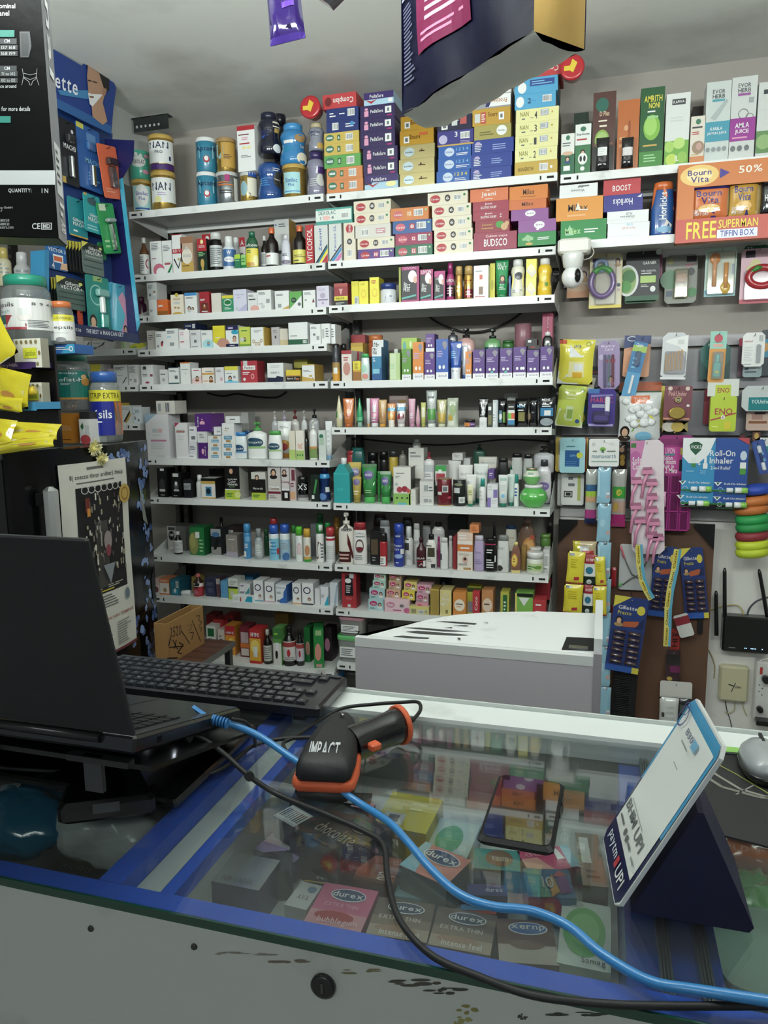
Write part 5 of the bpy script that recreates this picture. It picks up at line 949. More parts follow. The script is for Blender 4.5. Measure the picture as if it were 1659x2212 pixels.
# ================= far-left rack
S('A',1);fr(0,480,3.95)
B(640,708,960,'d8d4d0','','dull white carton under the razor display',d=.03)
B(712,772,1010,'e4e2de','p2a2a2a,.2,.1,.5,.3,.9,.9,.8,.9,.4,.4;c.3,.25,.2,.15,z','white carton with black swoosh, left')
B(780,905,1010,'e4e2de','p2a2a2a,.2,.1,.8,.5,.95,.9,.9,.9,.7,.55;c.2,.15,.1,.1,z;b.1,.7,.5,.8,1,z','white carton with black swoosh, wide')
B(1030,1100,1010,'dfe6c8','r0,.0,.4,1,a9cf8a','pale green and white carton')
B(1102,1165,1025,'e2e23a','pW,0,.5,1,.9,1,1,0,1;p8fc04a,0,0,1,0,1,.4','yellow and white carton at rack end')
S('A',2);fr(200,670,3.072)
B(-20,55,358,'e4e0dc','r.0,.45,1,1,e0cf2a;pe4e0dc,.3,.45,1,.45,1,.8;c.5,.4,.4,.12,2a2420','white and yellow carton behind the jars',side='d8d4d0')
B(98,133,388,'d9c8cc','c.6,.4,.3,.2,c88aa8','pink white carton')
B(136,226,362,'e4e6e4','b.1,.72,.8,.9,3,z;p3a6a4a,.6,.08,.7,.08,.98,.38,.92,.4;b.2,.45,.8,.5,1,S','white carton with curved green stripe')
B(235,296,362,'e6e4e2','b.1,.6,.8,.92,5,z;r.55,.12,.85,.3,S;b.1,.2,.4,.3,1,d','white carton with many text lines')
S('A',3);fr(240,840,3.318)
B(22,62,100,'d8b43a','b.1,.8,.9,.9,1,t','yellow carton beside the lozenge jar')
B(64,150,118,'dfe2e0','p1c1c1c,.2,.1,.4,.1,.8,.6,.8,.75;pD,.3,.05,.5,.05,.9,.5,.85,.62;b.1,.75,.8,.9,2,S','white carton with black and gold diagonals')
B(136,214,130,'dfe6ea','f.25,.35,.07,U;b.1,.55,.4,.62,1,z;c.7,.2,.1,.08,z;r.3,.65,.8,.85,a9bcc4','pale blue carton with small people icons',d=.0055,dep=.05) if 0 else None
B(152,212,130,'dfe6ea','f.25,.35,.09,U;b.1,.55,.4,.62,1,z;c.7,.2,.1,.08,z;r.3,.65,.8,.85,a9bcc4','pale blue carton with small people icons')
# ================= right rack
S('D',1);fr(1190,130,3.537)
def H_(x0,x1,y0,base,art,desc,**k): B(x0,x1,y0,base,art,desc,name='tall_carton',**k)
H_(80,184,560,'e2e4dc','r0,0,1,.5,2a6a48;c.5,.9,.15,.06,3a7a5a;b.1,.68,.9,.8,2,z;c.5,.52,.4,.05,d8b090;f.5,.38,.14,2a4a8a;r.2,.1,.7,.22,W','small green and white carton with woman portrait')
H_(188,311,486,'e4e8e2','r0,0,1,.58,3a7a4a;c.5,.9,.18,.05,3a7a5a;tDeep Breathe,.1,.76,.9,.82,d;f.5,.42,.14,W;c.5,.3,.3,.12,W;c.38,.3,.08,.06,2a2a2a;c.62,.3,.08,.06,2a2a2a;c.5,.1,.14,.045,W;b.1,.66,.9,.72,1,R','green and white carton with chest drawing')
H_(176,290,400,'1f3a28','r.4,.7,.6,.85,6a9a6a','dark green carton behind',d=.15)
H_(326,503,240,'5a3530','r0,0,.95,.32,1c1a1a;c.4,.84,.28,.09,2a6a5a;tD Plus,.3,.7,.72,.76,e8c8a0;b.25,.62,.75,.66,1,c;c.42,.4,.32,.13,8ab04a;c.42,.4,.26,.1,a4c46a;b.3,.55,.8,.6,1,c;r.1,.33,.9,.36,8a5a4a','tall brown carton in glossy wrap',m='gloss')
PO(345,446,592,838,'17171a','r.1,.42,.85,.68,W;b.2,.46,.7,.64,3,s','small black foil bag, left of the pair, before the tall brown carton',Y=YF-.012,t=.02,m='film',wr=.003)
H_(515,684,300,'c4662c','r.5,.1,.6,.7,a04a1c;c.4,.6,.1,.04,e0a070;b.1,.3,.4,.5,2,e09a60','tall orange carton in glossy wrap',m='gloss')
PO(540,630,590,820,'151518','r.05,.38,.95,.65,e4dcdc;b.15,.42,.7,.6,3,s','small black foil bag before the tall orange carton',Y=YF-.012,t=.02,m='film',wr=.003)
H_(690,876,206,'1f5a2c','tAMRITH,.15,.82,.9,.9,e8d83a;tNONI,.35,.74,.8,.81,e8d83a;c.5,.5,.35,.16,7ab83a;c.45,.52,.26,.12,9ad05a;b.3,.68,.8,.72,1,W;b.15,.25,.85,.3,1,D;r0,0,1,.2,3f8a34;b.2,.06,.8,.17,3,g;b.3,.6,.9,.66,1,g','tall green carton with noni fruit')
H_(884,1072,250,'d8dcd8','r.25,.84,.8,.92,3a3c40;tKAPIVA,.3,.86,.75,.9,W;b.2,.6,.85,.68,2,s;r0,0,1,.34,6fae3c;c.2,.26,.2,.08,a4cf5a;c.6,.3,.24,.08,b4d86a;c.3,.08,.24,.08,b8d44a;c.75,.1,.2,.08,8fc04a;t1L,.45,.05,.6,.13,W','tall white carton with green gooseberries')
H_(1072,1188,425,'dcd4c4','c.5,.88,.17,.06,3a7a5a;b.1,.72,.9,.8,1,d;b.1,.6,.7,.68,2,R;c.55,.33,.42,.14,a0846a;c.6,.35,.2,.08,c89a8a;r0,0,1,.14,d8844a;b.1,.16,.9,.2,1,D','short cream carton with brown picture')
H_(1085,1185,350,'2a1c18','','dark brown carton behind',d=.14)
H_(1194,1386,160,'c6cfcb','tEVOR,.25,.85,.75,.9,3a3c40;tHERB,.25,.79,.75,.84,3a3c40;r.25,.75,.75,.78,4aa0b0;r0,.25,1,.5,3a9ab4;tKARELA,.22,.39,.7,.43,W;tJAMUN JUICE,.1,.33,.88,.37,W;c.15,.15,.09,.03,8a9294;c.38,.15,.09,.03,8a9294;c.6,.15,.09,.03,8a9294;c.82,.15,.09,.03,8a9294;p a,0'.split(';p ')[0]+';pa8b4b4,.2,.55,.4,.52,.9,.75,.8,.77','tall grey white carton with blue band')
H_(1388,1586,122,'cacfcb','tEVOR,.25,.87,.75,.92,3a3c40;tHERB,.25,.81,.75,.86,3a3c40;r.25,.77,.75,.8,a050a0;o.5,.55,.2,.06,3a3a3a,.9;o.75,.51,.15,.04,3a3a3a,.9;r0,.22,1,.5,a02a9a;tAMLA,.2,.38,.75,.44,W;tJUICE,.2,.3,.75,.36,W;b.1,.24,.8,.28,1,k;c.15,.13,.1,.035,6a7072;c.42,.13,.1,.035,6a7072;c.7,.13,.1,.035,6a7072;r.7,.68,.88,.74,S','tall grey white carton with magenta band')
H_(1592,1790,160,'cacfcb','r.2,.84,.9,.9,3a3c40;b.1,.6,.7,.66,1,s;r0,.05,1,.35,5a8a4a;c.3,.2,.3,.1,8ab06a','tall white carton at right edge with leaf picture')
S('D',2)
B(75,428,1218,'1c8a3c','p8fc8a0,.1,.3,.2,.8,.3,.3;tMillex,.1,.35,.44,.65,a8d88a;b.52,.35,.85,.6,2,W;c.3,.08,.1,.06,D','green flat carton under the orange one',dep=.16)
B(40,402,1045,'e8922c','tMillex,.26,.4,.68,.7,3a2a1c;r.5,.42,.68,.46,W;b.24,.12,.68,.3,1,f0b070;pe8e0d0,.42,.45,.47,.78,.53,.45','wide orange flat carton',on=1,dep=.16)
B(66,360,945,'e8eaea','b.5,.7,.85,.95,1,z;tWomens,.3,.4,.66,.6,z,i;tPLUS,.48,.68,.62,.85,z,i;b.05,.3,.98,.32,1,s','white flat carton, left stack top',on=1,dep=.15)
B(434,756,1240,'e8eaec','tGrowth,.35,.55,.66,.72,e0a0a0,i;tPLUS,.46,.8,.6,.95,b;b.02,.12,.98,.16,1,s','white flat carton, bottom of right stack',dep=.15)
B(430,750,1148,'e8eaec','tDiabetes,.32,.4,.66,.58,z,i;tPLUS,.46,.65,.6,.85,z,i;b.02,.28,.98,.32,1,s','white flat carton, second in right stack',on=1,dep=.15)
B(405,706,1025,'2c2a94','tHorlicks,.24,.35,.74,.75,e8e8f0,i;pW,.85,.8,.95,.75,.98,.95','indigo flat carton printed upside down',on=1,dep=.15)
B(402,690,905,'c8303a','tBOOST,.25,.25,.74,.62,W','red flat carton with white word',on=1,dep=.15)
L('flip',765,945,935,'2458a8','e06a2c','pe06a2c,.5,.0,.6,.0,.98,.5,.6,.8,.5,.95;tHorlicks,.42,.3,.6,.8,W,l;pe8e4d8,.5,.05,.8,.05,.85,.2,.6,.3;c.6,.12,.25,.06,7ab0d8;pe06a2c,.05,.9,.3,.95,.15,.6,.05,.5','tall blue and orange drink jar',name='drink_jar',cat='jar',d=.02)
PO(928,985,1000,1330,'b82a34','','red foil pouch beside the blue drink jar on right rack, second shelf',Y=YF+.1,t=.04,m='film')
# display box
T=thing('display_box','orange cardboard display box of snack pouches hanging over upper right shelves','box',(.5,2.9,2.05))
def scr(x,y,Y): return atY(X_(x),Y_(y),Y)
p0=scr(968,985,2.93);p1=scr(1662,1385,2.93);ox,oz=.5,2.05
xa=p0.x-ox;xb=.42;zb_=scr(1200,1385,2.93).z-oz;zm=scr(1200,1205,2.93).z-oz;zh=scr(1200,965,2.93).z-oz;zt=scr(1200,785,2.93).z-oz
b=MB();b.box(xa,.03,zb_,xb,.034,zm,'cf4a3a');b.build('front_panel',T)
b=MB();b.box(xa,.03,zh,xb,.034,zt,'d8742c');b.build('header_panel',T)
b=MB();b.box(xa,.03,zm,xa+.055,.034,zh,'d8742c');b.build('side_frame',T)
b=MB();b.box(xa,.0345,zb_,xa+.003,.075,zt,'c8662a');b.box(xa,.072,zb_,xb,.075,zt,'b8923a');b.box(xa,.0345,zb_,xb,.072,zb_+.003,'c8662a');b.build('tray',T)
w=xb-xa
b=MB();b.art(flat((xa,.03,zb_),(w,0,0),(0,0,zm-zb_),(0,-1,0)),'tFREE,.05,.14,.19,.86,efd92a;tSUPERMAN,.2,.52,.38,.88,efd92a;r.195,.1,.38,.46,e4e4f4;tTIFFIN BOX,.21,.16,.365,.42,2a3ca0;c.55,.5,.12,.46,1c4a7a;c.55,.5,.07,.34,17222c')
b.art(flat((xa,.03,zh),(w,0,0),(0,0,zt-zh),(0,-1,0)),'c.1,.5,.09,.45,efc468;c.1,.5,.06,.3,f6dc9a;tBourn,.045,.5,.155,.74,3a2a86;tVita,.06,.2,.145,.46,3a2a86;p3a2a9a,.195,.3,.195,.72,.24,.52;t50% of Daily,.28,.35,.62,.75,f2e8d8')
b.build('printed_label',T)
bv='tBourn,.15,.66,.82,.84,2c2a8a;tVita,.28,.44,.75,.64,2c2a8a;r.0,.88,1,1,2c2a7a;c.5,.3,.3,.12,f0c070;tSTRENGTH,.08,.2,.5,.28,W;tEVERY DAY,.08,.1,.5,.18,W;p3a2a7a,.55,.02,.7,.02,.62,.26'
PO(1060,1356,960,1215,'e0743a',bv,'orange snack pouch with indigo top standing in the hanging display box',Y=2.951,t=.03,seed=3)
PO(1362,1580,915,1205,'cf9a34',bv.replace('e0743a','c'),'mustard snack pouch behind the orange one in the hanging display box',Y=2.958,t=.026,seed=4)
PO(1600,1740,925,1190,'1c1a1e','tHAL,.2,.4,.7,.6,W','black snack pouch at the photo right edge in the hanging display box',Y=2.955,t=.028,seed=5)
# ================= back panel right of the racks
def wp(x,y,Y): return atY(x,y,Y)
b=MB();xa=-.17
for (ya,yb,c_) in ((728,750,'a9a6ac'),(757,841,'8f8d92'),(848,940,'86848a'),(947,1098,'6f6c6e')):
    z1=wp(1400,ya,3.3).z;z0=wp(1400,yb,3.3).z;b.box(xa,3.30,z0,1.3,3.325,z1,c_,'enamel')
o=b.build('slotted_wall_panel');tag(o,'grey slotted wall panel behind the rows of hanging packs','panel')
b=MB();b.box(xa,3.31,wp(1400,1122,3.3).z,1.3,3.329,wp(1400,1099,3.3).z,'c9c8c8','enamel');struct(b.build('trim_2'))
b=MB();b.box(xa,3.316,.05,1.3,3.329,wp(1400,1124,3.3).z,'e8e6e0','enamel');struct(b.build('trim_3'))
b=MB();q0=wp(1207,1122,3.25);q1=wp(1545,1122,3.25);z0=.03
b.box(q0.x,3.24,z0,q1.x,3.258,q0.z,'6b4630','ply');o=b.build('plywood_board');tag(o,'brown plywood board leaning against the back wall below the hanging packs','board')
for sx,x in ((1,q0.x),(-1,q1.x)):
    b=MB();b.prism([(x+sx*.002,q0.z+.004),(x+sx*.08,q0.z+.004),(x+sx*.08,q0.z-.012),(x+sx*.002,q0.z-.1)],3.225,3.239,'151515','plastic',ax='y');tag(b.build('corner_bracket'),'black metal corner bracket on the %s top corner of the plywood board'%('left' if sx>0 else 'right'),'bracket')
fr(1190,520,3.537)
P1='on the top hanging row'
HC(125,292,128,436,'c9b6a8','r0,0,1,.2,d08a5a;c.5,.25,.5,.1,c9a07a;f.75,.55,.14,T;b.1,.8,.6,.9,2,z','beige card with baby picture behind the security camera',Y=3.27)
HC(295,543,103,515,'e3d79a','r.04,.04,.96,.96,e6dcc0;r.0,0,1,.06,e6cf4a;r.08,.85,.3,.93,5a3a6a;f.85,.85,.07,T;c.9,.42,.06,.035,3a4a6a;c.9,.33,.05,.03,c9b0b0;b.02,.3,.05,.8,1,z','yellow edged card with oval purple and green teether',Y=3.2,rnd=2,blis=[(.18,.06,.82,.9,.02,'f4f4f4','clear')])
_o=ITEMS[-1][0]
b=MB();n=28
b.tube([(-.01+.033*math.cos(2*math.pi*i/n),-.012,-.085+.042*math.sin(2*math.pi*i/n)) for i in range(n+1)],.009,'8a70a8','plastic',caps=False);b.build('teether_ring',_o)
b=MB();b.tube([(-.01+.033*math.cos(a*.1),-.0135,-.085+.042*math.sin(a*.1)) for a in range(7,25)],.0095,'5ab05a','plastic');b.build('green_leaf_top',_o)
b=MB();b.tube([(-.015+.016*math.cos(2*math.pi*i/n),-.012,-.035+.015*math.sin(2*math.pi*i/n)) for i in range(n+1)],.007,'8fa6cc','plastic',caps=False);b.build('rattle_ring',_o)
HC(572,828,82,458,'17181a','c.05,.42,.34,.32,dfe4e0;c.05,.42,.27,.27,8fb05a;c.1,.5,.2,.14,2f7a2a;c.0,.3,.18,.12,3f9a34;tGARNIER,.5,.73,.9,.79,W;tPURE CHARCOAL,.46,.58,.9,.62,W;b.46,.53,.85,.57,1,W;r.44,.36,.9,.5,b4d86a;b.46,.27,.75,.33,2,w;c.82,.23,.08,.06,W;r0,0,1,.1,1a5a34;c.95,.97,.08,.06,w','black face mask packet with white bowl of green leaves',Y=3.22,t=.006)
HC(560,800,400,476,'1a6a3a','b.2,.4,.7,.6,1,W','green packet edge showing below the black face mask packet',Y=3.24,hook=0)
HC(828,850,100,300,'b04a7a','','thin pink packet beside the black face mask packet',Y=3.28,hook=0)
HC(872,1117,110,478,'8c8f84','c.15,.88,.1,.06,a8a06a;r.65,.85,.95,.97,2a2428;c.15,.5,.3,.2,5a8a64;c.85,.22,.16,.1,3a8a44;c.8,.65,.12,.08,3a3a3a;r.05,.15,.25,.27,4a5a6a;b.6,.74,.95,.82,2,c8607a','dull green card with orange fruit feeder',Y=3.27,rnd=2,blis=[(.28,.1,.72,.7,.025,'e0dcc0','clear'),(.33,.42,.68,.62,.022,'c8584a','plastic'),(.36,.12,.64,.42,.02,'c9c4a0','clear')])
HC(1177,1415,55,425,'bfe0d4','r.0,.0,1,.14,8fc4cc;r.1,.1,.95,.9,dfe4c8;b.86,.3,.95,.8,1,4a7ab0;c.1,.1,.08,.05,4a9ac0','pale mint card with orange and yellow baby spoons',Y=3.2,rnd=2,blis=[(.05,.03,.95,.92,.018,'f6f8f4','clear')])
_o=ITEMS[-1][0]
b=MB();b.tube([(-.016,-.012,-.022),(-.016,-.012,-.1)],.006,'e8a878','plastic');b.loft([(0,.004,.003),(.01,.012,.004),(.022,.013,.004),(.03,.007,.003)],'e08a4a',cx=-.016,cy=-.012,z0=-.045);b.build('baby_spoon',_o)
b=MB();b.tube([(.012,-.012,-.04),(.012,-.012,-.105)],.006,'e8a05a','plastic');b.loft([(0,.004,.003),(.01,.012,.004),(.022,.013,.004),(.03,.007,.003)],'dfb44a',cx=.012,cy=-.012,z0=-.12);b.build('baby_spoon',_o)
HC(1448,1710,60,478,'e3b4c4','r.0,0,1,.08,c84a5a;r.12,.84,.4,.97,2c2030;c.42,.74,.15,.07,d8cf8a;c.3,.64,.14,.07,d8cf8a;r.1,.3,.95,.6,f0d8e0','pink card with red apple shaped teether at right edge',Y=3.2,rnd=2,blis=[(.1,.05,.95,.6,.02,'f8f0f4','clear')])
_o=ITEMS[-1][0]
b=MB();b.tube([(.01+.036*math.cos(2*math.pi*i/n),-.013,-.082+.026*math.sin(2*math.pi*i/n)) for i in range(n+1)],.011,'c8303a','plastic',caps=False);b.build('teether_ring',_o)
b=MB();b.tube([(-.03,-.018,-.072),(-.005,-.02,-.058),(.012,-.018,-.055)],.006,'3a9a3a','plastic',radii=[.003,.008,.004]);b.build('green_leaf_top',_o)
HC(1480,1659,35,90,'1a6a4a','tTS,.1,.4,.35,.8,W','dark green packet behind the pink teether card',Y=3.25,hook=0)
# second row
PO(48,322,755,1095,'e9dc3a','pW,.3,.6,.7,.6,.95,.95,.35,1,.3,.85;pW,0,0,.6,0,.3,.2,0,.3;r.3,.15,.75,.5,f0e8a0;r.45,.3,.7,.45,W;r.42,.14,.7,.26,e8b020;r0,.9,.2,.98,e05a4a;o.82,.9,.07,.05,5a8a4a,.8;tsave,.42,.8,.62,.88,z','yellow and white wipes pouch with wavy edge, second hanging row',Y=3.2,t=.03,roll=.05,seed=1)
PO(150,330,1040,1160,'dcd8c4','r.3,.4,.9,.7,e0d8a0','pale pouch peeking out below the yellow wipes pouch',Y=3.25,t=.02,roll=.12)
HC(320,372,800,1120,'8d8a94','r.0,.3,1,.5,2a2a2e;r0,.34,1,.38,a83a4a','grey card behind the lilac toothbrush card',Y=3.28,hook=0)
HC(355,520,765,1135,'9a84b4','tBaby,.15,.86,.8,.92,e0d4ec;tCare,.3,.8,.7,.86,e0d4ec;f.6,.2,.13,p;r.3,.55,.8,.62,b04a6a;c.15,.67,.12,.06,b8a8cc','lilac card holding several toothbrushes',Y=3.22,roll=-.03,rnd=3,blis=[(.25,.04,.38,.72,.012,'c9c4e0','clear'),(.44,.04,.56,.72,.012,'d0e0e4','clear'),(.62,.04,.74,.72,.012,'e0a8b8','clear')])
HC(560,762,725,1040,'dd9468','p22387a,0,1,1,1,1,.8,.5,.75,0,.68;c.28,.92,.18,.06,W;c.28,.92,.15,.045,22387a;c.35,.58,.2,.09,e8a888;b.3,.2,.7,.4,3,b86a44;b.1,.05,.9,.12,1,c87a50','orange sponge packet with blue wave top',Y=3.24,roll=.03,t=.012)
HC(640,700,1010,1060,'1c1a1e','','dark packet below the orange sponge packet',Y=3.28,hook=0)
HC(640,748,728,1198,'2c7ab4','r0,.9,1,1,22387a;r0,.74,1,.84,9cc44a;tGum,.2,.82,.7,.88,W;r0,.0,1,.4,4a9ace;b.2,.45,.5,.66,3,b;c.6,.55,.2,.05,1f5a9a','blue toothbrush blister hanging at an angle',Y=3.19,roll=.2,rnd=2,blis=[(.4,.04,.6,.36,.01,'e6eef4','plastic'),(.3,.5,.7,.75,.012,'c9d8e8','clear')])
HC(852,1046,702,1060,'cfd2d6','pW,.2,.85,1,.95,1,.4,.7,.7,.1,.8;r.6,.75,.85,.85,w;r0,0,1,.05,e4e4e6','white card of orange interdental picks',Y=3.2,roll=.03,rnd=3,blis=[(.15+.12*i,.16+.01*i,.22+.12*i,.54+.02*i,.006,'e6a23a','plastic') for i in range(6)]+[(.12,.12,.95,.6,.015,'f2f2f4','clear')])
HC(1140,1372,752,1060,'1f6a62','p174f4a,0,0,.5,0,0,.5;p174f4a,1,0,1,.5,.5,0;tKL,.25,.82,.4,.9,W;b.2,.3,.5,.5,4,3a8a80','dark teal shield shaped card behind the orange strip',Y=3.27,rnd=6)
HC(1212,1338,692,1082,'e2932e','r0,.66,1,1,8fd0bc;c.5,.86,.26,.08,d0384a;tinspired,.2,.77,.8,.8,2a4a44;r.2,.7,.8,.75,e8a898','mint and orange card with small teal bottle',Y=3.2,roll=.02,blis=[(.28,.1,.74,.4,.014,'4ac0b8','plastic'),(.38,.38,.64,.56,.012,'5ad0c8','plastic'),(.34,.16,.68,.24,.016,'e0d04a','plastic'),(.2,.06,.85,.6,.02,'f2f6f4','clear')])
HC(1432,1500,745,1040,'5a3a4a','r0,.8,1,1,c0405a;b.1,.3,.9,.7,5,3a3a44','dark card with red top behind the white roll card',Y=3.28,hook=0)
HC(1462,1632,702,962,'e6e6e4','tsebamed,.08,.72,.45,.78,R;b.08,.15,.5,.6,9,s;k.72,.7,.92,.95;b.05,.04,.6,.1,1,S','white card with clear lip balm tube',Y=3.2,rnd=2,blis=[(.62,.1,.82,.65,.014,'eef0f2','clear')])
HC(1465,1610,950,1042,'8aa0a4','b.1,.3,.9,.8,2,2a3a4a;r.3,.6,.8,.9,c9d4d8','clear packet below the white lip balm card',Y=3.24,hook=0)
HC(1600,1720,680,1030,'2a3a44','r0,.4,1,.8,3a9ac0;c.3,.62,.2,.1,e0a04a','blue and dark packet at right edge of second hanging row',Y=3.27)
# third row
PO(28,245,1105,1420,'c0cf4a','pe4e6d4,0,0,1,0,.9,.3,.4,.25,.1,.45;r.35,.15,.62,.5,c8d8a0;r.4,.2,.6,.42,8aa83a;c.85,.9,.07,.05,7a9a3a;c.8,.15,.08,.05,3a5a9a;b.3,.65,.8,.8,2,e0e49a','lime green wipes pouch, third hanging row at left',Y=3.19,t=.03,roll=.1,seed=7)
PO(200,280,1130,1410,'3a6a3a','c.5,.2,.3,.12,d8a83a;c.6,.45,.3,.1,2a6aa0;r0,.7,1,.9,8aa44a','dark green packet half hidden by the lime pouch',Y=3.26,t=.02)
HC(285,495,1132,1422,'4a3a94','r0,.88,.4,1,4a7ac0;tHARPIC,.1,.64,.9,.78,c84a6a;p8a80c0,.1,.78,.9,.82,.9,.86,.1,.84;b.15,.5,.8,.6,2,W;r.05,.02,.95,.08,b0a4dc','violet packet with white brush and round container',Y=3.2,roll=.02,rnd=2,m='gloss',blis=[(.2,.1,.8,.42,.03,'9a8cc8','clear'),(.62,.3,.8,.8,.015,'e8e8f0','plastic'),(.25,.16,.75,.3,.026,'c4b8e4','plastic')])
HC(520,850,1080,1160,'c85a2c','b.1,.3,.5,.7,1,R;r0,0,1,.15,2a5a34','orange packet top behind the cotton ball bag',Y=3.28,hook=0)
PO(515,842,1160,1535,'d9dcda','f.15,.2,.1,3a2a24;r.28,.78,.72,.94,e2622a;tTULIPS,.34,.81,.68,.9,f0c8b0;p6ab03a,.3,.2,1,.5,1,.68,.4,.36;pd8cf3a,.5,.3,.85,.48,.7,.58,.4,.4;c.6,.12,.2,.09,b','clear bag of white cotton balls with orange label',Y=3.2,t=.05,wr=.006,seed=9,m='film')
_o=ITEMS[-1][0];b=MB();rr=random.Random(3)
for i in range(26):
    u,v=rr.uniform(.12,.9),rr.uniform(.36,.96)
    if v<.8 or u<.25 or u>.75:
        w_,h_=.092,.105;b.loft([(-.008,.003,.003),(-.005,.008,.007),(0,.011,.008),(.005,.008,.007),(.008,.003,.003)],'eceeee','matte',N=8,cx=(u-.5)*w_*.85,cy=-.023+.014*abs(2*u-1),z0=v*h_)
q=b.build('cotton_balls',_o);q['kind']='stuff'
HC(838,870,1108,1440,'d8c23a','','narrow yellow card edge left of the brown cosmetics card',Y=3.27,hook=0)
HC(866,1080,1108,1372,'7c3644','c.2,.92,.08,.06,e0c8b8;c.82,.92,.08,.06,e0c8b8;tPinkUnder,.15,.7,.8,.84,d8a09a;b.3,.63,.7,.67,1,d8a09a;r0,.02,.95,.07,d89060;r.82,.4,.92,.46,W','maroon card with round gold tin',Y=3.2,roll=.02)
_o=ITEMS[-1][0];b=MB();b.loft([(0,.015,.015),(.008,.016,.016),(.009,.014,.014)],'c9a84a','foil',N=24);q=b.build('round_tin',_o,(-.001,-.002,-.055),(math.pi/2,0,0))
b=MB();b.art(flat((-.012,-.0112,-.067),(.024,0,0),(0,0,.024),(0,-1,0)),'c.5,.5,.5,.5,b0a04a;c.5,.4,.22,.3,3a3a3c;c.5,.5,.16,.2,d0b090;c.5,.68,.26,.12,2a2a2c');b.build('printed_label',_o)
HC(850,1046,1370,1470,'a8944a','c.3,.5,.3,.4,d8cfc0;c.6,.5,.25,.4,c9a83a','gold compact below the maroon card',Y=3.24,hook=0,rnd=8)
HC(1168,1212,1130,1405,'8a2438','','dark red pack edge left of the lime sachet carton',Y=3.28,hook=0)
HC(1212,1412,1188,1456,'b8cf1e','tENO,.18,.48,.85,.66,b8323a;pb8323a,.02,.3,.45,.38,.45,.42,.02,.34;pb8323a,.55,.42,.98,.5,.98,.54,.55,.46;c.5,.4,.08,.06,W;t6,.46,.37,.54,.44,R;r.55,.05,.8,.28,d8c81e;b.1,.1,.45,.18,1,e0e86a','lime green sachet carton with red letters and white hanging flap',Y=3.18,t=.03)
_o=ITEMS[-1][0];b=MB();b.box(-.029,.013,0,.029,.0145,.034,'d8dad4');b.art(flat((-.029,.013,0),(.058,0,0),(0,0,.034),(0,-1,0)),'r.25,0,.75,.66,b8cf1e;tENO,.32,.2,.7,.5,b8323a');b.build('hanging_flap',_o)
HC(1458,1760,1108,1302,'c9d0d0','r.18,.03,1,.55,22888c;tYOUniform,.25,.3,.8,.46,d0e8e8','clear pack with teal band at right edge, third hanging row',Y=3.2,rnd=3,m='gloss')
HC(1490,1700,1310,1450,'c9a898','b.1,.3,.8,.6,1,A;r.2,.6,.6,.9,b08070;r.3,.88,.7,1,2a2024','beige pack below the teal banded clear pack',Y=3.24,hook=0)
HC(1540,1600,1450,1530,'6a3a2a','c.5,.5,.3,.3,D','dark gold trinket packet above the blue inhaler board',Y=3.26,hook=0)
HC(1440,1500,1470,1540,'3a2224','c.4,.5,.3,.3,8a2434','dark red trinket packet above the blue inhaler board',Y=3.26,hook=0)
# fourth row
fr(1190,920,3.537)
HC(36,280,88,350,'d8b43a','r.1,.04,.95,.96,e0e0d8;r.9,.0,.96,1,R','yellow edged pack behind the aqua packs',Y=3.24,t=.01,hook=0)
HC(70,262,88,358,'9cd0da','r.2,.18,.78,.64,1f5a9c;pPal,0,0'.split(';p')[0]+';tcove,.4,.46,.62,.52,b;c.78,.5,.12,.08,c8cf3a;b.25,.72,.6,.78,1,3a7a8a;b.22,.18,.75,.35,3,3a7ab8','aqua pack with dark blue square, fourth hanging row at left',Y=3.19,t=.012,m='gloss')
HC(80,252,365,605,'dfe0dc','r.12,.25,.5,.45,222222;r.16,.28,.46,.42,dfe0dc;r.2,.3,.42,.4,222222;b.3,.55,.6,.95,2,z;r.72,.15,.85,.95,b4bc5a','white card with black square logo below the aqua pack',Y=3.26,hook=0)
HC(50,100,360,610,'c8c8c4','','plain pale card edge below aqua pack',Y=3.28,hook=0)
HC(290,520,98,310,'e4e4e2','tmamaearth,.1,.3,.9,.45,5a8a94;r.08,.16,.95,.2,8ab09a;c.46,.62,.1,.08,7ab83a;r.42,.5,.5,.62,3a6a4a;b.12,.5,.3,.6,1,6a7a6a;b.6,.5,.9,.6,1,6a7a6a;o.15,.8,.05,.06,S,.7;c.75,.82,.1,.05,w','white header card with small green tree logo',Y=3.17,roll=-.01)
def strip(x0,x1,ys,c_,desc,Y,arts,cat='packet',rolls=None,t=.012):
    T=None
    for i,(ya,yb) in enumerate(ys):
        xa,xb=X_(x0[i] if isinstance(x0,list) else x0),X_(x1[i] if isinstance(x1,list) else x1)
        a=atY(xa,(Y_(ya)+Y_(yb))/2,Y);c2=atY(xb,(Y_(ya)+Y_(yb))/2,Y);zt=atY((xa+xb)/2,Y_(ya),Y).z;zb=atY((xa+xb)/2,Y_(yb),Y).z
        if T is None: T=thing('sachet_strip',desc,cat,((a.x+c2.x)/2,Y,zt))
        w=c2.x-a.x;h=zt-zb
        b=MB();M=pouchmesh(b,w,h*.985,t,c_[i%len(c_)],'',m='film',wr=.001,seed=i);b.art(M,arts[i%len(arts)],'film',ncol=6,h0=.001,asp=w/h)
        b.build('sachet',T,((a.x+c2.x)/2-T.location.x,0,zb-T.location.z))
    return T
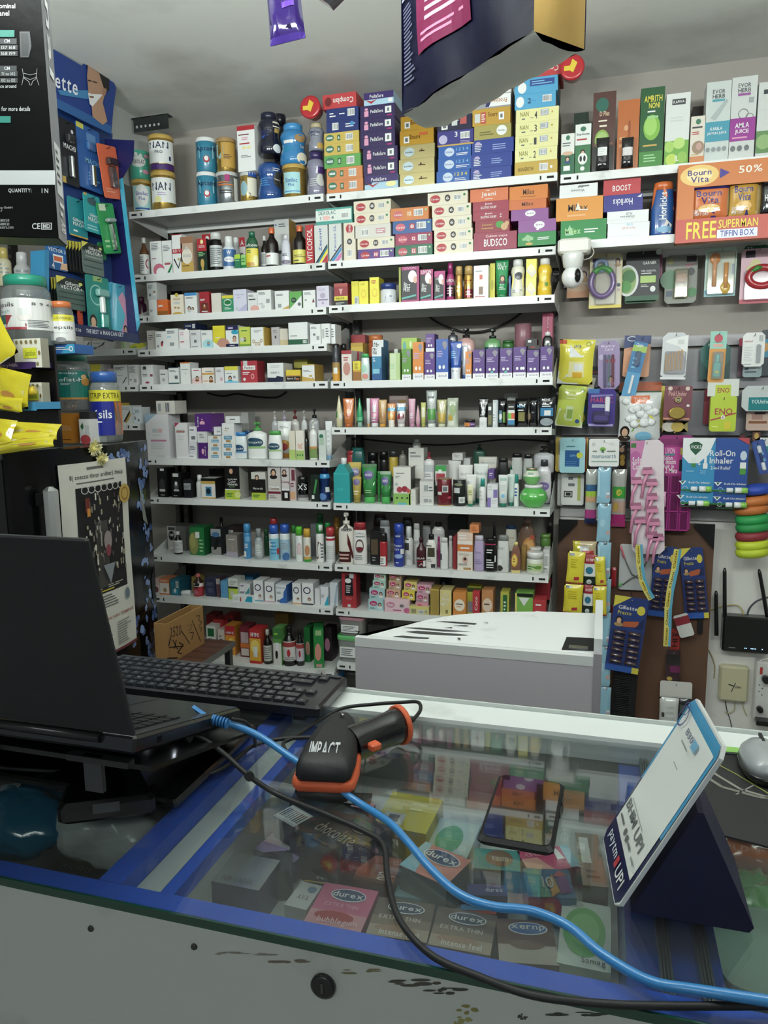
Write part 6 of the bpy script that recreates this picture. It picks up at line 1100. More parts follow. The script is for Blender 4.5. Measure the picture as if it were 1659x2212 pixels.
strip(352,458,[(312,590),(590,885),(885,1165),(1165,1420),(1420,1680),(1680,1990),(1990,2240)],['8fc4dc'],'long strip of pale blue sachets hanging beside the white cabinet',3.13,['r.45,.93,.7,1,2a4a5a;r.7,.15,.95,.22,c99a9a;r.7,.24,.95,.3,W;r.05,.2,.2,.9,b4dcec','r.5,.94,.75,1,22303a;r.7,.2,.95,.3,d8a8a0;c.4,.5,.2,.1,a8d4e6'],t=.014)
PO(262,352,330,745,'b8bcb4','r0,.0,1,.1,1c2a5a;r0,.1,1,.26,b8408a;r0,.4,1,.5,e0a87a;r0,.5,1,.6,a9cf3a;r0,.6,1,.72,3a6a9a','clear packet of coloured combs left of the pale blue strip',Y=3.2,t=.02,wr=.004,seed=11)
PO(462,575,330,770,'b4b4ac','r0,.0,1,.22,c02a7a;r0,.25,1,.45,c9a090;r.05,.5,.95,.7,3aa83a;c.5,.6,.2,.06,d8cf3a;c.3,.35,.2,.08,D','clear packet of coloured trinkets right of the pale blue strip',Y=3.22,t=.02,wr=.004,seed=12)
PO(515,580,120,320,'4a3a34','c.5,.4,.3,.12,c89a3a;c.5,.2,.3,.12,d8a84a;c.4,.7,.3,.1,d8a888','dark packet with gold ornaments above the pink razors',Y=3.27,t=.02,seed=13)
# pink razors
HC(590,842,110,978,'e4d4dc','pd07ab0,0,.62,0,1,.45,1,.3,.8;c.15,.86,.16,.05,c05aa0;r.02,.94,.18,.98,3a7a34;tSoft,.06,.8,.32,.86,W;tCare,.06,.75,.36,.8,W','tall pink card of disposable razors with soft care lettering',Y=3.17,roll=-.05,rnd=3)
_o=ITEMS[-1][0]
for i,(u,v) in enumerate(((.5,.72),(.2,.64),(.62,.62),(.62,.5),(.18,.42),(.62,.39),(.68,.28),(.28,.3),(.62,.17),(.78,.15))):
    w_=.0715;h_=.245;X0=(u-.5)*w_;Z0=-h_*(1-v)
    b=MB();b.tube([(X0-.012,-.011,Z0-.05),(X0-.008,-.012,Z0-.02),(X0,-.012,Z0)],.0032,'e08ab0','plastic');b.box(X0-.011,-.017,Z0,X0+.011,-.009,Z0+.008,'e08ab0','plastic');b.box(X0-.009,-.018,Z0+.0085,X0+.009,-.011,Z0+.014,'b06a8a','plastic');b.build('razor',_o)
# magenta tray
HC(815,1076,70,800,'a02478','r.05,.9,.95,.96,8a1c66;r.08,.6,.95,.88,c83a94;tLIVON,.18,.81,.46,.87,f0c0e0;r.18,.79,.46,.81,3a8a90;tSalon,.14,.74,.4,.79,W;tsmooth,.2,.7,.5,.75,W;thair in,.16,.66,.45,.7,W;t2 Mins,.2,.61,.55,.66,W;r.62,.8,.9,.87,c8b83a;r.6,.63,.75,.75,1a1a2a','magenta plastic tray card for small serum bottles',Y=3.2,t=.02,rnd=2)
_o=ITEMS[-1][0]
for r_ in range(3):
    for c_ in range(3):
        b=MB();w_=.074;h_=.2;X0=-w_*.5+w_*(.14+.27*c_);z1=-h_*(.42+.195*r_)
        b.box(X0,-.0106,z1-.034,X0+.013,-.0101,z1,'6a1450','plastic');b.box(X0-.0015,-.014,z1-.036,X0+.0145,-.0106,z1-.034,'b8308a','plastic');b.box(X0-.002,-.0125,z1-.034,X0-.0002,-.0101,z1,'b02c84','plastic');b.box(X0+.0132,-.0125,z1-.034,X0+.015,-.0101,z1,'b02c84','plastic');b.build('cup_slot',_o)
b=MB();b.loft([(0,.004,.004),(.02,.004,.004),(.022,.003,.003),(.032,.0035,.0035)],'d890b8','film',cx=-.0195,cy=-.017,z0=-.148);b.build('serum_vial',_o)
# blue inhaler board
HC(1000,1502,92,600,'2a78c0','r.0,.0,.5,1,2f92cc;r.5,0,1,1,2350a8;pe8ecee,0,1,0,.72,.1,.62,.25,.62,.4,.75,.5,1;p1a5a3a,.1,.9,.16,.94,.24,.94,.3,.9,.28,.82,.2,.74,.12,.82;tVICKS,.12,.84,.28,.89,W;tRoll-On,.42,.73,.8,.82,W;tInhaler,.42,.62,.78,.71,W;t2-in-1 Relief,.44,.53,.74,.58,W;r.14,.56,.21,.62,3a8a44;r.14,.62,.21,.7,dfe8e4;r.32,.54,.39,.62,W;r.335,.62,.375,.72,W;r.245,.6,.285,.615,W;r.258,.59,.272,.63,W;r.88,.55,.97,.64,W;r.88,.46,.97,.55,4a9a3a;c.925,.74,.05,.07,c8d8ea;b.06,.48,.2,.52,1,b;b.28,.46,.4,.52,2,b;pc8404a,.82,1,1,1,1,.9;r0,.0,1,.025,2a7a34;r0,.2,1,.225,2a7a34;r0,.225,1,.235,3a8ac0','large blue board of roll on inhalers',Y=3.14,t=.003,hook=1)
_o=ITEMS[-1][0]
for (u,v) in ((.02,.25),(.5,.24),(.0,.05),(.5,.04)):
    w_,h_=.138,.147;X0=(u-.5)*w_;Z0=-h_*(1-v)
    b=MB();M=flat((X0,-.0016,Z0),(w_*.47,0,0),(0,0,h_*.16),(0,-1,0));b.art(M,'pe8ecee,0,1,.24,1,.12,.65;p1a5a3a,.07,.97,.17,.97,.12,.75;tRoll-On Inhaler,.3,.78,.92,.95,W;o.2,.35,.08,.2,c8d8e8,.8;r.1,.0,.9,.04,2a7a34',h0=.0008)
    b.loft([(0,.006,.006),(.003,.0095,.0075),(.022,.0095,.0075)],'e8eef2','plastic',N=10) if 0 else None
    b.build('inhaler_print',_o)
    for (xx,l,r_,c_) in ((.36,.012,.0055,'e8eef2'),(.6,.012,.0065,'f0f4f4'),(.785,.011,.0065,'8ad04a')):
        b=MB();b.tube([(X0+w_*.47*xx,-.0085,Z0+h_*.055),(X0+w_*.47*xx+l,-.0085,Z0+h_*.055)],r_*.9,c_,'plastic',N=10);b.build('roll_on_inhaler' if c_!='8ad04a' else 'green_cap',_o)
HC(1520,1620,110,372,'2a4aa0','r.1,.05,.9,.95,3a5aac;b.5,.3,.8,.7,2,b','blue card with clear roll on tube hanging at an angle',Y=3.16,roll=-.28,blis=[(.3,.1,.6,.35,.012,'e8eef4','plastic'),(.35,.35,.55,.62,.01,'8aa0d0','clear'),(.3,.62,.62,.85,.012,'dfe6ee','plastic')])
HC(1560,1690,90,250,'dfe4e2','r.3,.1,.9,.6,2a9a94;r0,0,1,.2,1f6a4a','white and teal pack at right edge, fourth hanging row',Y=3.26)
# hair ties
p=wp(X_(1540),Y_(430),3.2)
HT=[('2a4fc8','blue',(1560,487)),('d8742a','orange',(1545,570)),('d0702a','orange',(1530,638)),('1fa84e','green',(1538,712)),('1f9a48','green',(1542,772)),('9a2a34','maroon',(1538,838)),('c8dc1e','neon yellow',(1540,905)),('c0d41e','neon yellow',(1540,962))]
for i,(c_,nm,(cx_,cy_)) in enumerate(HT):
    q=wp(X_(cx_),Y_(cy_),3.18);b=MB();n=40;R_=.043 if i else .038;r0=.0198
    pts=[];
    b.tube([(R_*math.cos(2*math.pi*k/n),R_*.55*math.sin(2*math.pi*k/n),0) for k in range(n+1)],r0,c_,'rubber',N=10,caps=False,radii=[r0*(1+.06*(k%2)) for k in range(n+1)])
    o=b.build('hair_tie',None,q,(.05,-.13,0))
    k=[j for j in range(8) if HT[j][1]==nm];pos='' if len(k)==1 else (', upper of two' if i==k[0] else ', lower of two')
    tag(o,nm+' spongy hair tie in the hanging stack'+pos,'hair tie','spongy hair ties')
# tea / snack sachets
def tp(x0,x1,y0,y1,kind,desc,roll=0,Y=3.1,seed=0):
    if kind=='y': PO(x0,x1,y0,y1,'e8d82a','b.2,.5,.7,.8,4,c8b41e;pc8303a,.45,.12,.75,.14,.75,.24,.45,.22;r0,0,1,.05,c83a3a;r.1,.88,.4,.96,S',desc,Y=Y,t=.022,roll=roll,wr=.003,seed=seed)
    else: PO(x0,x1,y0,y1,'e2e4e2','r0,.72,1,1,a82a34;ticon,.2,.8,.8,.92,f0d8d8;c.45,.5,.3,.12,2f7a9a;r0,0,1,.3,15281e;c.45,.12,.2,.08,c9d0cc',desc,Y=Y+.008,t=.02,roll=roll,wr=.002,seed=seed)
tp(115,250,960,1205,'y','yellow sachet, upper left of the hanging bunch',.05,seed=21);tp(248,350,985,1215,'w','red and white sachet, upper middle of the hanging bunch',0,seed=22);tp(345,430,1000,1225,'y','yellow sachet, upper right of the hanging bunch',-.08,seed=23)
tp(92,240,1210,1432,'y','yellow sachet, lower left of the hanging bunch',.03,seed=24);tp(242,325,1215,1435,'w','red and white sachet, lower middle of the hanging bunch',.02,seed=25);tp(322,430,1225,1450,'y','yellow sachet, lower right of the hanging bunch',-.03,seed=26)
PO(165,350,880,990,'c9b48a','r.3,.3,.7,.7,W;r.4,.0,.9,.4,c83a3a;r0,0,.3,1,e0d43a','crumpled foil top of the hanging sachet bunch',Y=3.13,t=.03,wr=.01,seed=27)
# wire pack and strips
HC(522,775,905,1255,'c4c6c6','','clear pack of thin coiled wires with pink and green tips',Y=3.22,roll=0,m='gloss')
_o=ITEMS[-1][0]
for k,(c_,s_) in enumerate((('e86a7a',-1),('e88a4a',1))):
    b=MB();b.tube([(s_*.030,-.006,-.012),(s_*.022,-.007,-.035),(s_*.008,-.007,-.065),(-s_*.01,-.006,-.075),(-s_*.026,-.006,-.09)],.0013,'6a6664','plastic',N=6);b.build('wire',_o)
    b=MB();b.tube([(s_*.033,-.006,-.004),(s_*.030,-.0065,-.012),(s_*.024,-.007,-.03)],.0022,c_,'plastic',N=6);b.build('wire_tip',_o)
b=MB();b.tube([(-.033,-.006,-.094),(-.028,-.006,-.085)],.002,'5ac85a','plastic',N=6);b.build('wire_tip',_o)
def gum(pts,desc,Y,wd):
    P=[wp(X_(a),Y_(c),Y) for a,c in pts];b=MB();V=[];n=len(P)
    for i,p_ in enumerate(P):
        t=(P[min(i+1,n-1)]-P[max(i-1,0)]).normalized();nn=Vector((t.z,0,-t.x))
        for s_ in (-1,1): V.append(tuple(p_-P[0]+nn*(wd*s_)+Vector((0,.0015*(i%2),0))))
    m=len(V);V2=[(x,y-.008,z) for x,y,z in V]
    b.add(V2+V,[(2*i,2*i+1,2*i+3,2*i+2) for i in range(n-1)],'5aaed0','film');b.add(V2+V,[(m+2*i,m+2*i+2,m+2*i+3,m+2*i+1) for i in range(n-1)],'5aaed0','film')
    b.add(V2+V,[(2*i,2*i+2,m+2*i+2,m+2*i) for i in range(n-1)]+[(2*i+1,m+2*i+1,m+2*i+3,2*i+3) for i in range(n-1)]+[(0,m,m+1,1)],'5aaed0','film')
    o=b.build('sachet_strip',None,P[0]);tag(o,desc,'packet')
    b=MB()
    for i in range(n-1):
        A,B_,D_,C_=[Vector(V2[2*i+j])-Vector((0,.0004,0)) for j in range(4)]
        f=lambda u,v,h,A=A,B_=B_,C_=C_,D_=D_:tuple(A.lerp(B_,u).lerp(D_.lerp(C_,u),v)-Vector((0,h,0)))
        b.art(f,'r.35,.0,1,1,e2cf5a;r.45,.15,.85,.85,d9c24a;tCuuuu,.5,.08,.8,.92,3a3414,r' if i%2==0 else 'r.45,.0,1,1,dccf6a;tOuuu,.5,.1,.8,.9,3a3414,r','film')
    b.build('printed_label',o);return o
gum([(672,905),(680,1060),(700,1180),(735,1260),(770,1320)],'narrow blue and yellow sachet strip twisting beside the wire pack',3.14,.014)
fr(1190,1200,3.537)
gum([(968,-50),(945,110),(912,260),(895,400),(892,540),(885,690)],'long blue and yellow sachet strip in front of the razor cards',3.10,.014)
def presto(x0,x1,y0,y1,desc,Y,roll):
    HC(x0,x1,y0,y1,'253c82','pd8c83a,0,1,.5,1,0,.85;tGillette,.15,.83,.7,.88,e4e4ea;tPresto,.15,.76,.55,.81,d8c83a;c.82,.84,.12,.06,d8c83a;f.22,.68,.09,T;pc05a34,.35,.6,.8,.62,.8,.7,.35,.67;r0,0,1,.08,2a5ab8;r.8,0,1,.08,d8c83a;p1c2a5a,.7,.6,.95,.75,.95,.6',desc,Y=Y,roll=roll)
    o=ITEMS[-1][0];w=max(v.co.x for v in o.data.vertices)*2;h=-min(v.co.z for v in o.data.vertices)
    for r_ in range(6):
        for c_ in (0,1):
            X0=-w/2+w*(.1+.45*c_);Z0=-h*(.47+.078*r_)
            b=MB();b.tube([(X0,-.007,Z0),(X0+w*.36,-.007,Z0-.001)],.009,'4a2c34','film',N=8);b.tube([(X0+.004,-.0155,Z0+.002),(X0+w*.33,-.0155,Z0+.001)],.0022,'c9c9d4','chrome',N=5);b.build('razor_head',o)
presto(480,740,318,895,'blue card of brown disposable razors, lowest and nearest one',3.12,.10)
presto(790,960,-70,470,'blue card of disposable razors, upper middle one behind the sachet strip',3.2,.07)
presto(965,1145,-60,480,'blue card of disposable razors, upper right one',3.22,-.13)
# black combs hanging below the card
HC(478,662,830,1290,'141416','','bundle of black comb packs hanging below the lowest razor card',Y=3.17,roll=.04,t=.012,rnd=4)
_o=ITEMS[-1][0];b=MB()
for i in range(26): b.box(-.022+.002*(i%2),-.009,-.12+.0042*i,.012,-.0065,-.1185+.0042*i,'2c2c30','plastic')
b.build('comb_teeth',_o)
HC(1030,1065,470,630,'151517','','black comb handle below the upper right razor card',Y=3.23,hook=0);HC(1120,1160,450,600,'151517','','second black comb handle below the upper right razor card',Y=3.23,hook=0)
HC(925,1040,450,625,'d4d4d0','r0,.55,1,.9,9a2a34','clear packet with red header hanging askew',Y=3.19,roll=-.35)
HC(912,985,560,720,'a82a24','tHIT,.2,.15,.75,.85,1a1414,l','red packet with black vertical letters on the plywood board',Y=3.22)
HC(878,985,720,965,'3a1c28','r0,.55,1,.85,1c1a1c;r.3,.3,1,.5,7a1e5a;c.3,.1,.2,.06,c9a84a','dark maroon packet hanging on the plywood board',Y=3.21,m='gloss')
HC(832,1078,962,1085,'d8d6d0','r0,0,1,.1,c9c9c4','white paper strip hanging above the white wipes pack',Y=3.2,roll=-.02)
PO(825,975,1085,1322,'d9dcd8','r0,0,1,.15,9ab8a4;r.1,.4,.25,.55,3a3a34;b.3,.3,.9,.8,3,c4c8c4','white crinkled wipes pack at the foot of the plywood board',Y=3.18,t=.03,seed=31)
PO(960,1060,1095,1300,'24262a','r.2,.5,.8,.8,4a5a4a','dark glossy pack right of the white wipes pack',Y=3.2,t=.02,seed=32)
for a,c_,y0,y1,cc,ds in ((458,500,90,240,'b8242c','bright red foil packet, upper, behind the pale blue strip'),(458,500,380,505,'b8242c','bright red foil packet, lower, behind the pale blue strip')):
    PO(a,c_,y0,y1,cc,'','%s'%ds,Y=3.21,t=.015)
# router, junction box, power strip
q0=wp(X_(1297),Y_(715),3.29);q1=wp(X_(1680),Y_(470),3.29)
T=thing('wifi_router','black wall mounted router with upright antennas at right','router',(q0.x,3.29,q0.z))
w=q1.x-q0.x;h=q1.z-q0.z;b=MB();b.box(0,-.03,0,w,.03,h,'121314','plastic',bev=.006);b.build('router_body',T)
b=MB()
for u in (.47,.5,.6,.63,.66,.69,.83): b.box(w*u,-.0308,h*.13,w*u+.003,-.0303,h*.15,'7ab8f0','lit')
b.build('status_light',T)
b=MB();b.box(w*.14,-.0306,h*.12,w*.28,-.0303,h*.14,'8a8c8e');b.build('printed_label',T)
for xs in (((1265,610),(1262,270)),((1328,470),(1328,95)),((1655,470),(1590,105))):
    (ax,ay),(bx,by)=xs;A=wp(X_(ax),Y_(ay),3.27)-T.location;D_=wp(X_(bx),Y_(by),3.27)-T.location
    b=MB();b.tube([A,A.lerp(D_,.93),D_],.008,'121314','plastic',radii=[.0085,.0075,.004]);b.build('antenna',T)
q0=wp(X_(1275),Y_(1095),3.3);q1=wp(X_(1515),Y_(848),3.3)
T=thing('junction_box','yellowed square network box on the wall under the router','box',(q0.x,3.3,q0.z))
w=q1.x-q0.x;h=q1.z-q0.z;b=MB();b.box(0,-.02,0,w,.028,h,'c9c39c','plastic',bev=.008);b.build('box_body',T)
b=MB();b.art(flat((0,-.02,0),(w,0,0),(0,0,h),(0,-1,0)),'p2a2a24,.4,.28,.43,.28,.56,.55,.53,.55;p2a2a24,.3,.48,.5,.44,.5,.47,.32,.51;tCEN,.52,.4,.72,.46,2a2a24');b.build('printed_label',T)
q0=wp(X_(1548),Y_(1115),3.28);q1=wp(X_(1700),Y_(810),3.28)
T=thing('power_strip','white power strip with red switch at right edge of the wall','power strip',(q0.x,3.28,q0.z))
w=q1.x-q0.x;h=q1.z-q0.z;b=MB();b.box(0,-.02,-.075,w,.045,h,'dadad6','plastic',bev=.006);b.build('strip_body',T)
b=MB();b.box(.012,-.0245,h*.72,.022,-.0202,h*.88,'c8342c','plastic');b.build('switch',T)
for zz in (.3,.45): 
    b=MB();b.loft([(0,.003,.002),(.0006,.003,.002)],'151515','matte',N=8);b.build('socket_hole',T,(.014,-.0203,h*zz),(math.pi/2,0,0));b=MB();b.loft([(0,.003,.002),(.0006,.003,.002)],'151515','matte',N=8);b.build('socket_hole',T,(.026,-.0203,h*(zz-.08)),(math.pi/2,0,0))
b=MB();b.loft([(0,.016,.016),(.028,.014,.014)],'151515','plastic');b.build('plug',T,(.035,-.021,h*.62),(math.pi/2,0,0))
b=MB();b.loft([(0,.013,.013),(.025,.011,.011)],'151515','plastic');b.build('plug',T,(.02,-.021,-.02),(math.pi/2,0,0))
q=wp(X_(1600),Y_(1262),3.25);b=MB();b.box(-.02,-.03,-.012,.05,.02,.012,'131313','plastic',bev=.003);tag(b.build('power_adapter',None,q),'black power adapter plugged below the white power strip','adapter')
def cable(pts,r,c,desc,nm='cable',m='rubber',cat='cable',smooth=6):
    P=[Vector(p) for p in pts];Q=[]
    for i in range(len(P)-1):
        p0=P[max(i-1,0)];p1=P[i];p2=P[i+1];p3=P[min(i+2,len(P)-1)]
        for k in range(smooth):
            t=k/smooth;Q.append(.5*((2*p1)+(p2-p0)*t+(2*p0-5*p1+4*p2-p3)*t*t+(3*p1-p0-3*p2+p3)*t**3))
    Q.append(P[-1]);O=Q[0].copy()
    b=MB();b.tube([q-O for q in Q],r,c,m);return tag(b.build(nm,None,O),desc,cat)
fz=lambda L_,Y:[wp(X_(a),Y_(c_),Y) for a,c_ in L_]
cable(fz([(1115,580),(1165,660),(1225,760),(1252,850),(1245,940)],3.31),.0022,'b49a6a','thin tan cable running down past the plywood board')
cable(fz([(1190,420),(1240,410),(1320,385),(1420,378),(1465,420),(1468,462)],3.3),.0025,'c9b46a','yellow patch cable entering the top of the router')
cable(fz([(1500,458),(1520,400),(1580,345),(1680,315)],3.27),.004,'3a4450','dark grey cable arching right from the router')
cable(fz([(1332,1100),(1345,1180),(1375,1280),(1392,1385)],3.31),.0016,'1c1c1e','thin black wire dropping from the yellowed network box')
cable(fz([(1405,1100),(1400,1180),(1350,1205),(1335,1190)],3.31),.0025,'c4b890','cream wire loop under the yellowed network box')
cable(fz([(1460,1100),(1470,1160),(1498,1225)],3.31),.0025,'c4b890','cream wire tail under the yellowed network box')
cable(fz([(1590,815),(1620,795),(1680,790)],3.24),.002,'d0d0cc','white wire above the power strip')
# wall cables between shelves
fr(700,640,3.19);cable(fz([(690,112),(790,185),(920,235),(1030,247),(1150,228),(1290,165),(1410,68)],3.305),.0045,'121214','thick black cable drooping on the wall above the violet cartons')
fr(700,930,3.19);cable(fz([(180,48),(350,68),(650,95),(900,97),(1250,62),(1560,76)],3.305),.0035,'121214','black cable on the wall over the shelf of gel jars')
fr(240,840,3.318);cable(fz([(690,30),(800,52),(900,36),(1030,56),(1180,62),(1258,22)],3.305),.0045,'121214','black cable on the wall over the lotion bottles')
# hooks for the hanging packs
T=thing('hook_rail','steel wire hooks carrying the hanging packs on the right','hook',(0,3.3,1.5))
for (x,y,z) in HOOKS:
    b=MB();e=3.325;b.tube([(x,e-3.3,z-1.5+.004),(x,y-3.3-.02,z-1.5),(x,y-3.3-.028,z-1.5+.007)],.0015,'9a9c9e','steel',N=5);b.build('hook',T)
for o in list(COL.objects):
    if o.parent and o.parent.get('category')=='packet' and o.name.split('.')[0] in ('teether_ring','green_leaf_top','rattle_ring','baby_spoon','round_tin','wire','wire_tip','razor','cup_slot','serum_vial','inhaler_print','roll_on_inhaler','green_cap','cotton_balls','comb_teeth','hanging_flap'):
        k={'teether_ring':1.3,'green_leaf_top':1.3,'rattle_ring':1.3,'baby_spoon':1.45,'cotton_balls':1.8}.get(o.name.split('.')[0],1.95);o.scale=(k,1.5,k);o.location*=k
# security camera hanging from the shelf corner
q=wp(1240,545,2.94)
T=thing('security_camera','white dome security camera under the corner of the right rack','camera',(wp(1237,590,2.93).x,2.93,0))
X0=T.location.x;zt=wp(1237,517,2.93).z;zm=wp(1237,549,2.93).z
b=MB();b.box(-.055,-.03,zm,.062,.045,zt,'e4e2d8','plastic',bev=.008);b.build('mount',T)
b=MB();b.loft([(0,.022,.022),(.01,.034,.034),(.05,.040,.040),(.058,.038,.038)],'e0e0dc','plastic',z0=zm-.056);b.build('neck',T)
b=MB();b.loft([(-.039,.002,.002)]+[(.04*math.sin(a*math.pi/12),.04*math.cos(a*math.pi/12),.04*math.cos(a*math.pi/12)) for a in range(-5,6)]+[(.039,.002,.002)],'e6e6e4','plastic',N=24);s=b.build('camera_ball',T,(0,0,zm-.082))
b=MB();b.loft([(0,.010,.022),(.004,.012,.025),(.006,.010,.022)],'0b0b0c','piano',N=20);b.build('lens_window',s,(.018,-.032,.0),(math.pi/2,0,.45))
b=MB();b.loft([(0,.006,.006),(.003,.005,.005)],'3a3c40','piano',N=14);b.build('lens',s,(.0205,-.0375,.004),(math.pi/2,0,.45))
fr(1190,520,3.537);cable(fz([(272,0),(305,40),(328,85),(300,130),(238,148)],2.96),.0022,'cfc9bc','thin white cable curling from the security camera')
# perforated bracket fixed to the ceiling
q0=wp(287,243,3.05);q1=wp(362,238,3.05)
T=thing('perforated_angle','rusty grey perforated steel angle fixed under the ceiling','bracket',(q0.x,3.05,2.70))
b=MB();w=q1.x-q0.x;b.box(0,0,-.02,w,.003,.04,'5a6062','steel');b.box(-.012,0,.037,w,.04,.04,'5a6062','steel')
for i in range(6): b.loft([(0,.005,.005),(.0006,.005,.005)],'b8bcb8','matte',N=8,cx=.015+i*.024,cy=0,z0=0) if 0 else b.box(.012+i*.022,-.0006,-.004,.021+i*.022,-.0001,.006,'b4b8b4')
b.build('angle_bar',T)
# ================= refrigerator
fr(0,0,1);XF=-1.665;y0f,y1f=1.80,2.51;zf=1.352
T=thing('refrigerator','glossy black refrigerator with blue flower print and a chrome handle at left','refrigerator',(XF,(y0f+y1f)/2,0))
D=y1f-y0f
b=MB();b.box(-.6,-D/2,.04,-.06,D/2,zf-.02,'17181a','plastic');b.box(-.6,-D/2,.0,-.1,D/2,.04,'101010','plastic');b.build('cabinet',T)
def dm(u,v,h): return (-.035+.05*(1-(2*u-1)**2)+h,(u-.5)*D,v*zf)
dm.nv=1
b=MB();n=16;P=[dm(i/n,0,0) for i in range(n+1)];pts=[(p[0],p[1]) for p in P]+[(-.055,D/2),(-.055,-D/2)]
b.prism(pts,.06,zf,'0b0b0d','lacquer');b.build('door',T)
b=MB();rr=random.Random(5)
for i in range(95):
    u=rr.uniform(.83,.975);v=rr.uniform(.05,.985)
    if rr.random()<.12: u=rr.uniform(.55,.8);v=rr.uniform(.955,.99)
    if rr.random()<.1: u=rr.uniform(.45,.8);v=rr.uniform(.45,.53)
    s_=rr.uniform(.012,.024);cc=rr.choice(('5a76b4','6f8cc8','86a2dc','46609c','7a94cc'))
    b.art(dm,';'.join('c%.3f,%.3f,%.3f,%.3f,%s'%(min(.985,u+s_*.9*rr.uniform(-1,1)),v+s_*.35*rr.uniform(-1.5,1),s_*.7,s_*.34,cc) for _ in range(4)),'lacquer',h0=.0006+.00002*(i%9))
b.build('flower_print',T)
b=MB();b.art(dm,'p8a8c84,.84,.9,.88,.84,.93,.76,.87,.78;p101010,.93,.6,.985,.63,.975,.54,.94,.53','card',h0=.002);b.build('sticker',T)
yh=-.12-.0;zh=atX(125,1050,XF+.05).z;yy=atX(121,1100,XF+.05).y-T.location.y
b=MB();b.box(.014,yy-.022,zh-.36,.055,yy+.022,zh,'f4f6f8','steel',bev=.012);b.box(-.01,yy-.016,zh-.34,.014,yy+.016,zh-.3,'1a1a1a','plastic');b.box(-.01,yy-.016,zh-.06,.014,yy+.016,zh-.02,'1a1a1a','plastic');b.build('door_handle',T)
# calendar on the door
ya=atX(140,1100,XF+.02).y;yb=atX(288,1200,XF+.02).y;zt_=atX(210,996,XF+.02).z;zb_=atX(280,1393,XF+.02).z
u0=(ya-T.location.y)/D+.5;u1=(yb-T.location.y)/D+.5
TC=Vector(T.location)
def cm(u,v,h):
    x,y,_=dm(lin(u0,u1,u),0,0);return (x+.004+h+.0015*math.sin(9*v),y,lin(zb_,zt_,v))
cm.nv=14
b=MB();V=[];n=10;m_=14
for sd in (0,.0008):
    for j in range(m_+1):
        for i in range(n+1): V.append(cm(i/n,j/m_,sd))
N_=(n+1)*(m_+1);Fq=[]
for j in range(m_):
    for i in range(n): a=j*(n+1)+i;Fq+=[(a+N_,a+1+N_,a+n+2+N_,a+n+1+N_),(a,a+n+1,a+n+2,a+1)]
b.add(V,Fq,'dedbd0','paper')
o=b.build('wall_calendar',None,TC);tag(o,'tall paper wall calendar with temple picture hanging on the refrigerator door','calendar')
b=MB();b.art(cm,'b.35,.955,.75,.985,1,6a6a66;t8j coecco thror aridherji theujs,.12,.915,.92,.945,3a3a3a;b.2,.895,.9,.91,1,6a6a66;r.18,.33,.88,.88,1c1a1c;r.42,.36,.6,.7,4a4644;b.2,.35,.5,.37,2,c9c4b0;b.55,.35,.85,.37,2,c9c4b0;b.28,.335,.78,.35,1,d8c030;b.2,.25,.8,.32,5,6a6a68;c.86,.285,.05,.035,a0a8a8;c.86,.285,.04,.028,6a7888;t2025,.12,.215,.46,.245,2a2a2a;tPARAMESHWARI TEMPLE,.12,.185,.95,.2,b05a50;b.1,.03,.3,.16,10,8a8a88;b.38,.03,.56,.16,10,8a8a88;b.64,.03,.9,.16,10,8a8a88;r.0,.0,1,.014,7a2a34','paper',ncol=4,h0=.0014)
rr=random.Random(8);tk=[]
for i in range(85):
    s_=rr.choice((-1,1));v=rr.uniform(.40,.84);u=.53+s_*rr.uniform(.04,.30);w_=rr.uniform(.01,.022);hh=rr.uniform(.012,.035)
    tk.append('r%.3f,%.3f,%.3f,%.3f,%s'%(u,v,u+w_,v+hh,rr.choice(('c9c4b4','a8a294','e0dccc','8a8478','b8a888','6a6460'))))
for i in range(7): tk.append('o%.3f,%.3f,%.3f,%.3f,c9c9c4,.8'%(.25+.09*i,.87,.05,.02))
tk+=['r.24,.76,.3,.83,7a2a20','r.26,.74,.3,.78,d88a2a','r.78,.78,.84,.85,7a3424','c.53,.6,.06,.05,9a8a8a','c.53,.55,.04,.03,8a3a44','p8a9098,.44,.48,.62,.48,.53,.38','c.85,.82,.1,.05,D','o.85,.82,.07,.035,9a7020,.75']
b.art(cm,';'.join(tk),'paper',ncol=4,h0=.0024);b.build('printed_page',o)
# flowers
for i,(x,y,r_) in enumerate(((207,968,.034),(222,991,.031))):
    q=atX(x,y,XF+.03);T=thing('chrysanthemum',('upper','lower')[i]+' cream chrysanthemum bloom tucked above the calendar','flower',q,(0,math.pi/2,0),'cream chrysanthemum blooms')
    b=MB();b.loft([(-.02,r_*.2,r_*.2),(-.012,r_*.5,r_*.5),(0,r_*.35,r_*.35),(.004,r_*.1,r_*.1)],'e0d46a','matte',N=12);b.build('flower_centre',T)
    b=MB();rr=random.Random(i)
    for k in range(70):
        a=rr.uniform(0,6.28);t=rr.uniform(0,1);e=rr.uniform(.2,1.45);L_=r_*rr.uniform(.75,1.05);d_=Vector((math.cos(a)*math.sin(e),math.sin(a)*math.sin(e),math.cos(e)));sd=Vector((-math.sin(a),math.cos(a),0))*r_*.11;nn=d_.cross(sd).normalized()*.0012
        A=Vector((0,0,-.012));p=[A+d_*L_*.2-sd*.5,A+d_*L_*.2+sd*.5,A+d_*L_*.8+sd,A+d_*L_-nn*1,A+d_*L_*.8-sd];b.add(p+[A+d_*L_*.6-nn*2],[(0,1,5),(1,2,5),(2,3,5),(3,4,5),(4,0,5),(4,3,2,1,0)],'ece6b8' if k%3 else 'e2d884','matte')
    q=b.build('petals',T);q['kind']='stuff'
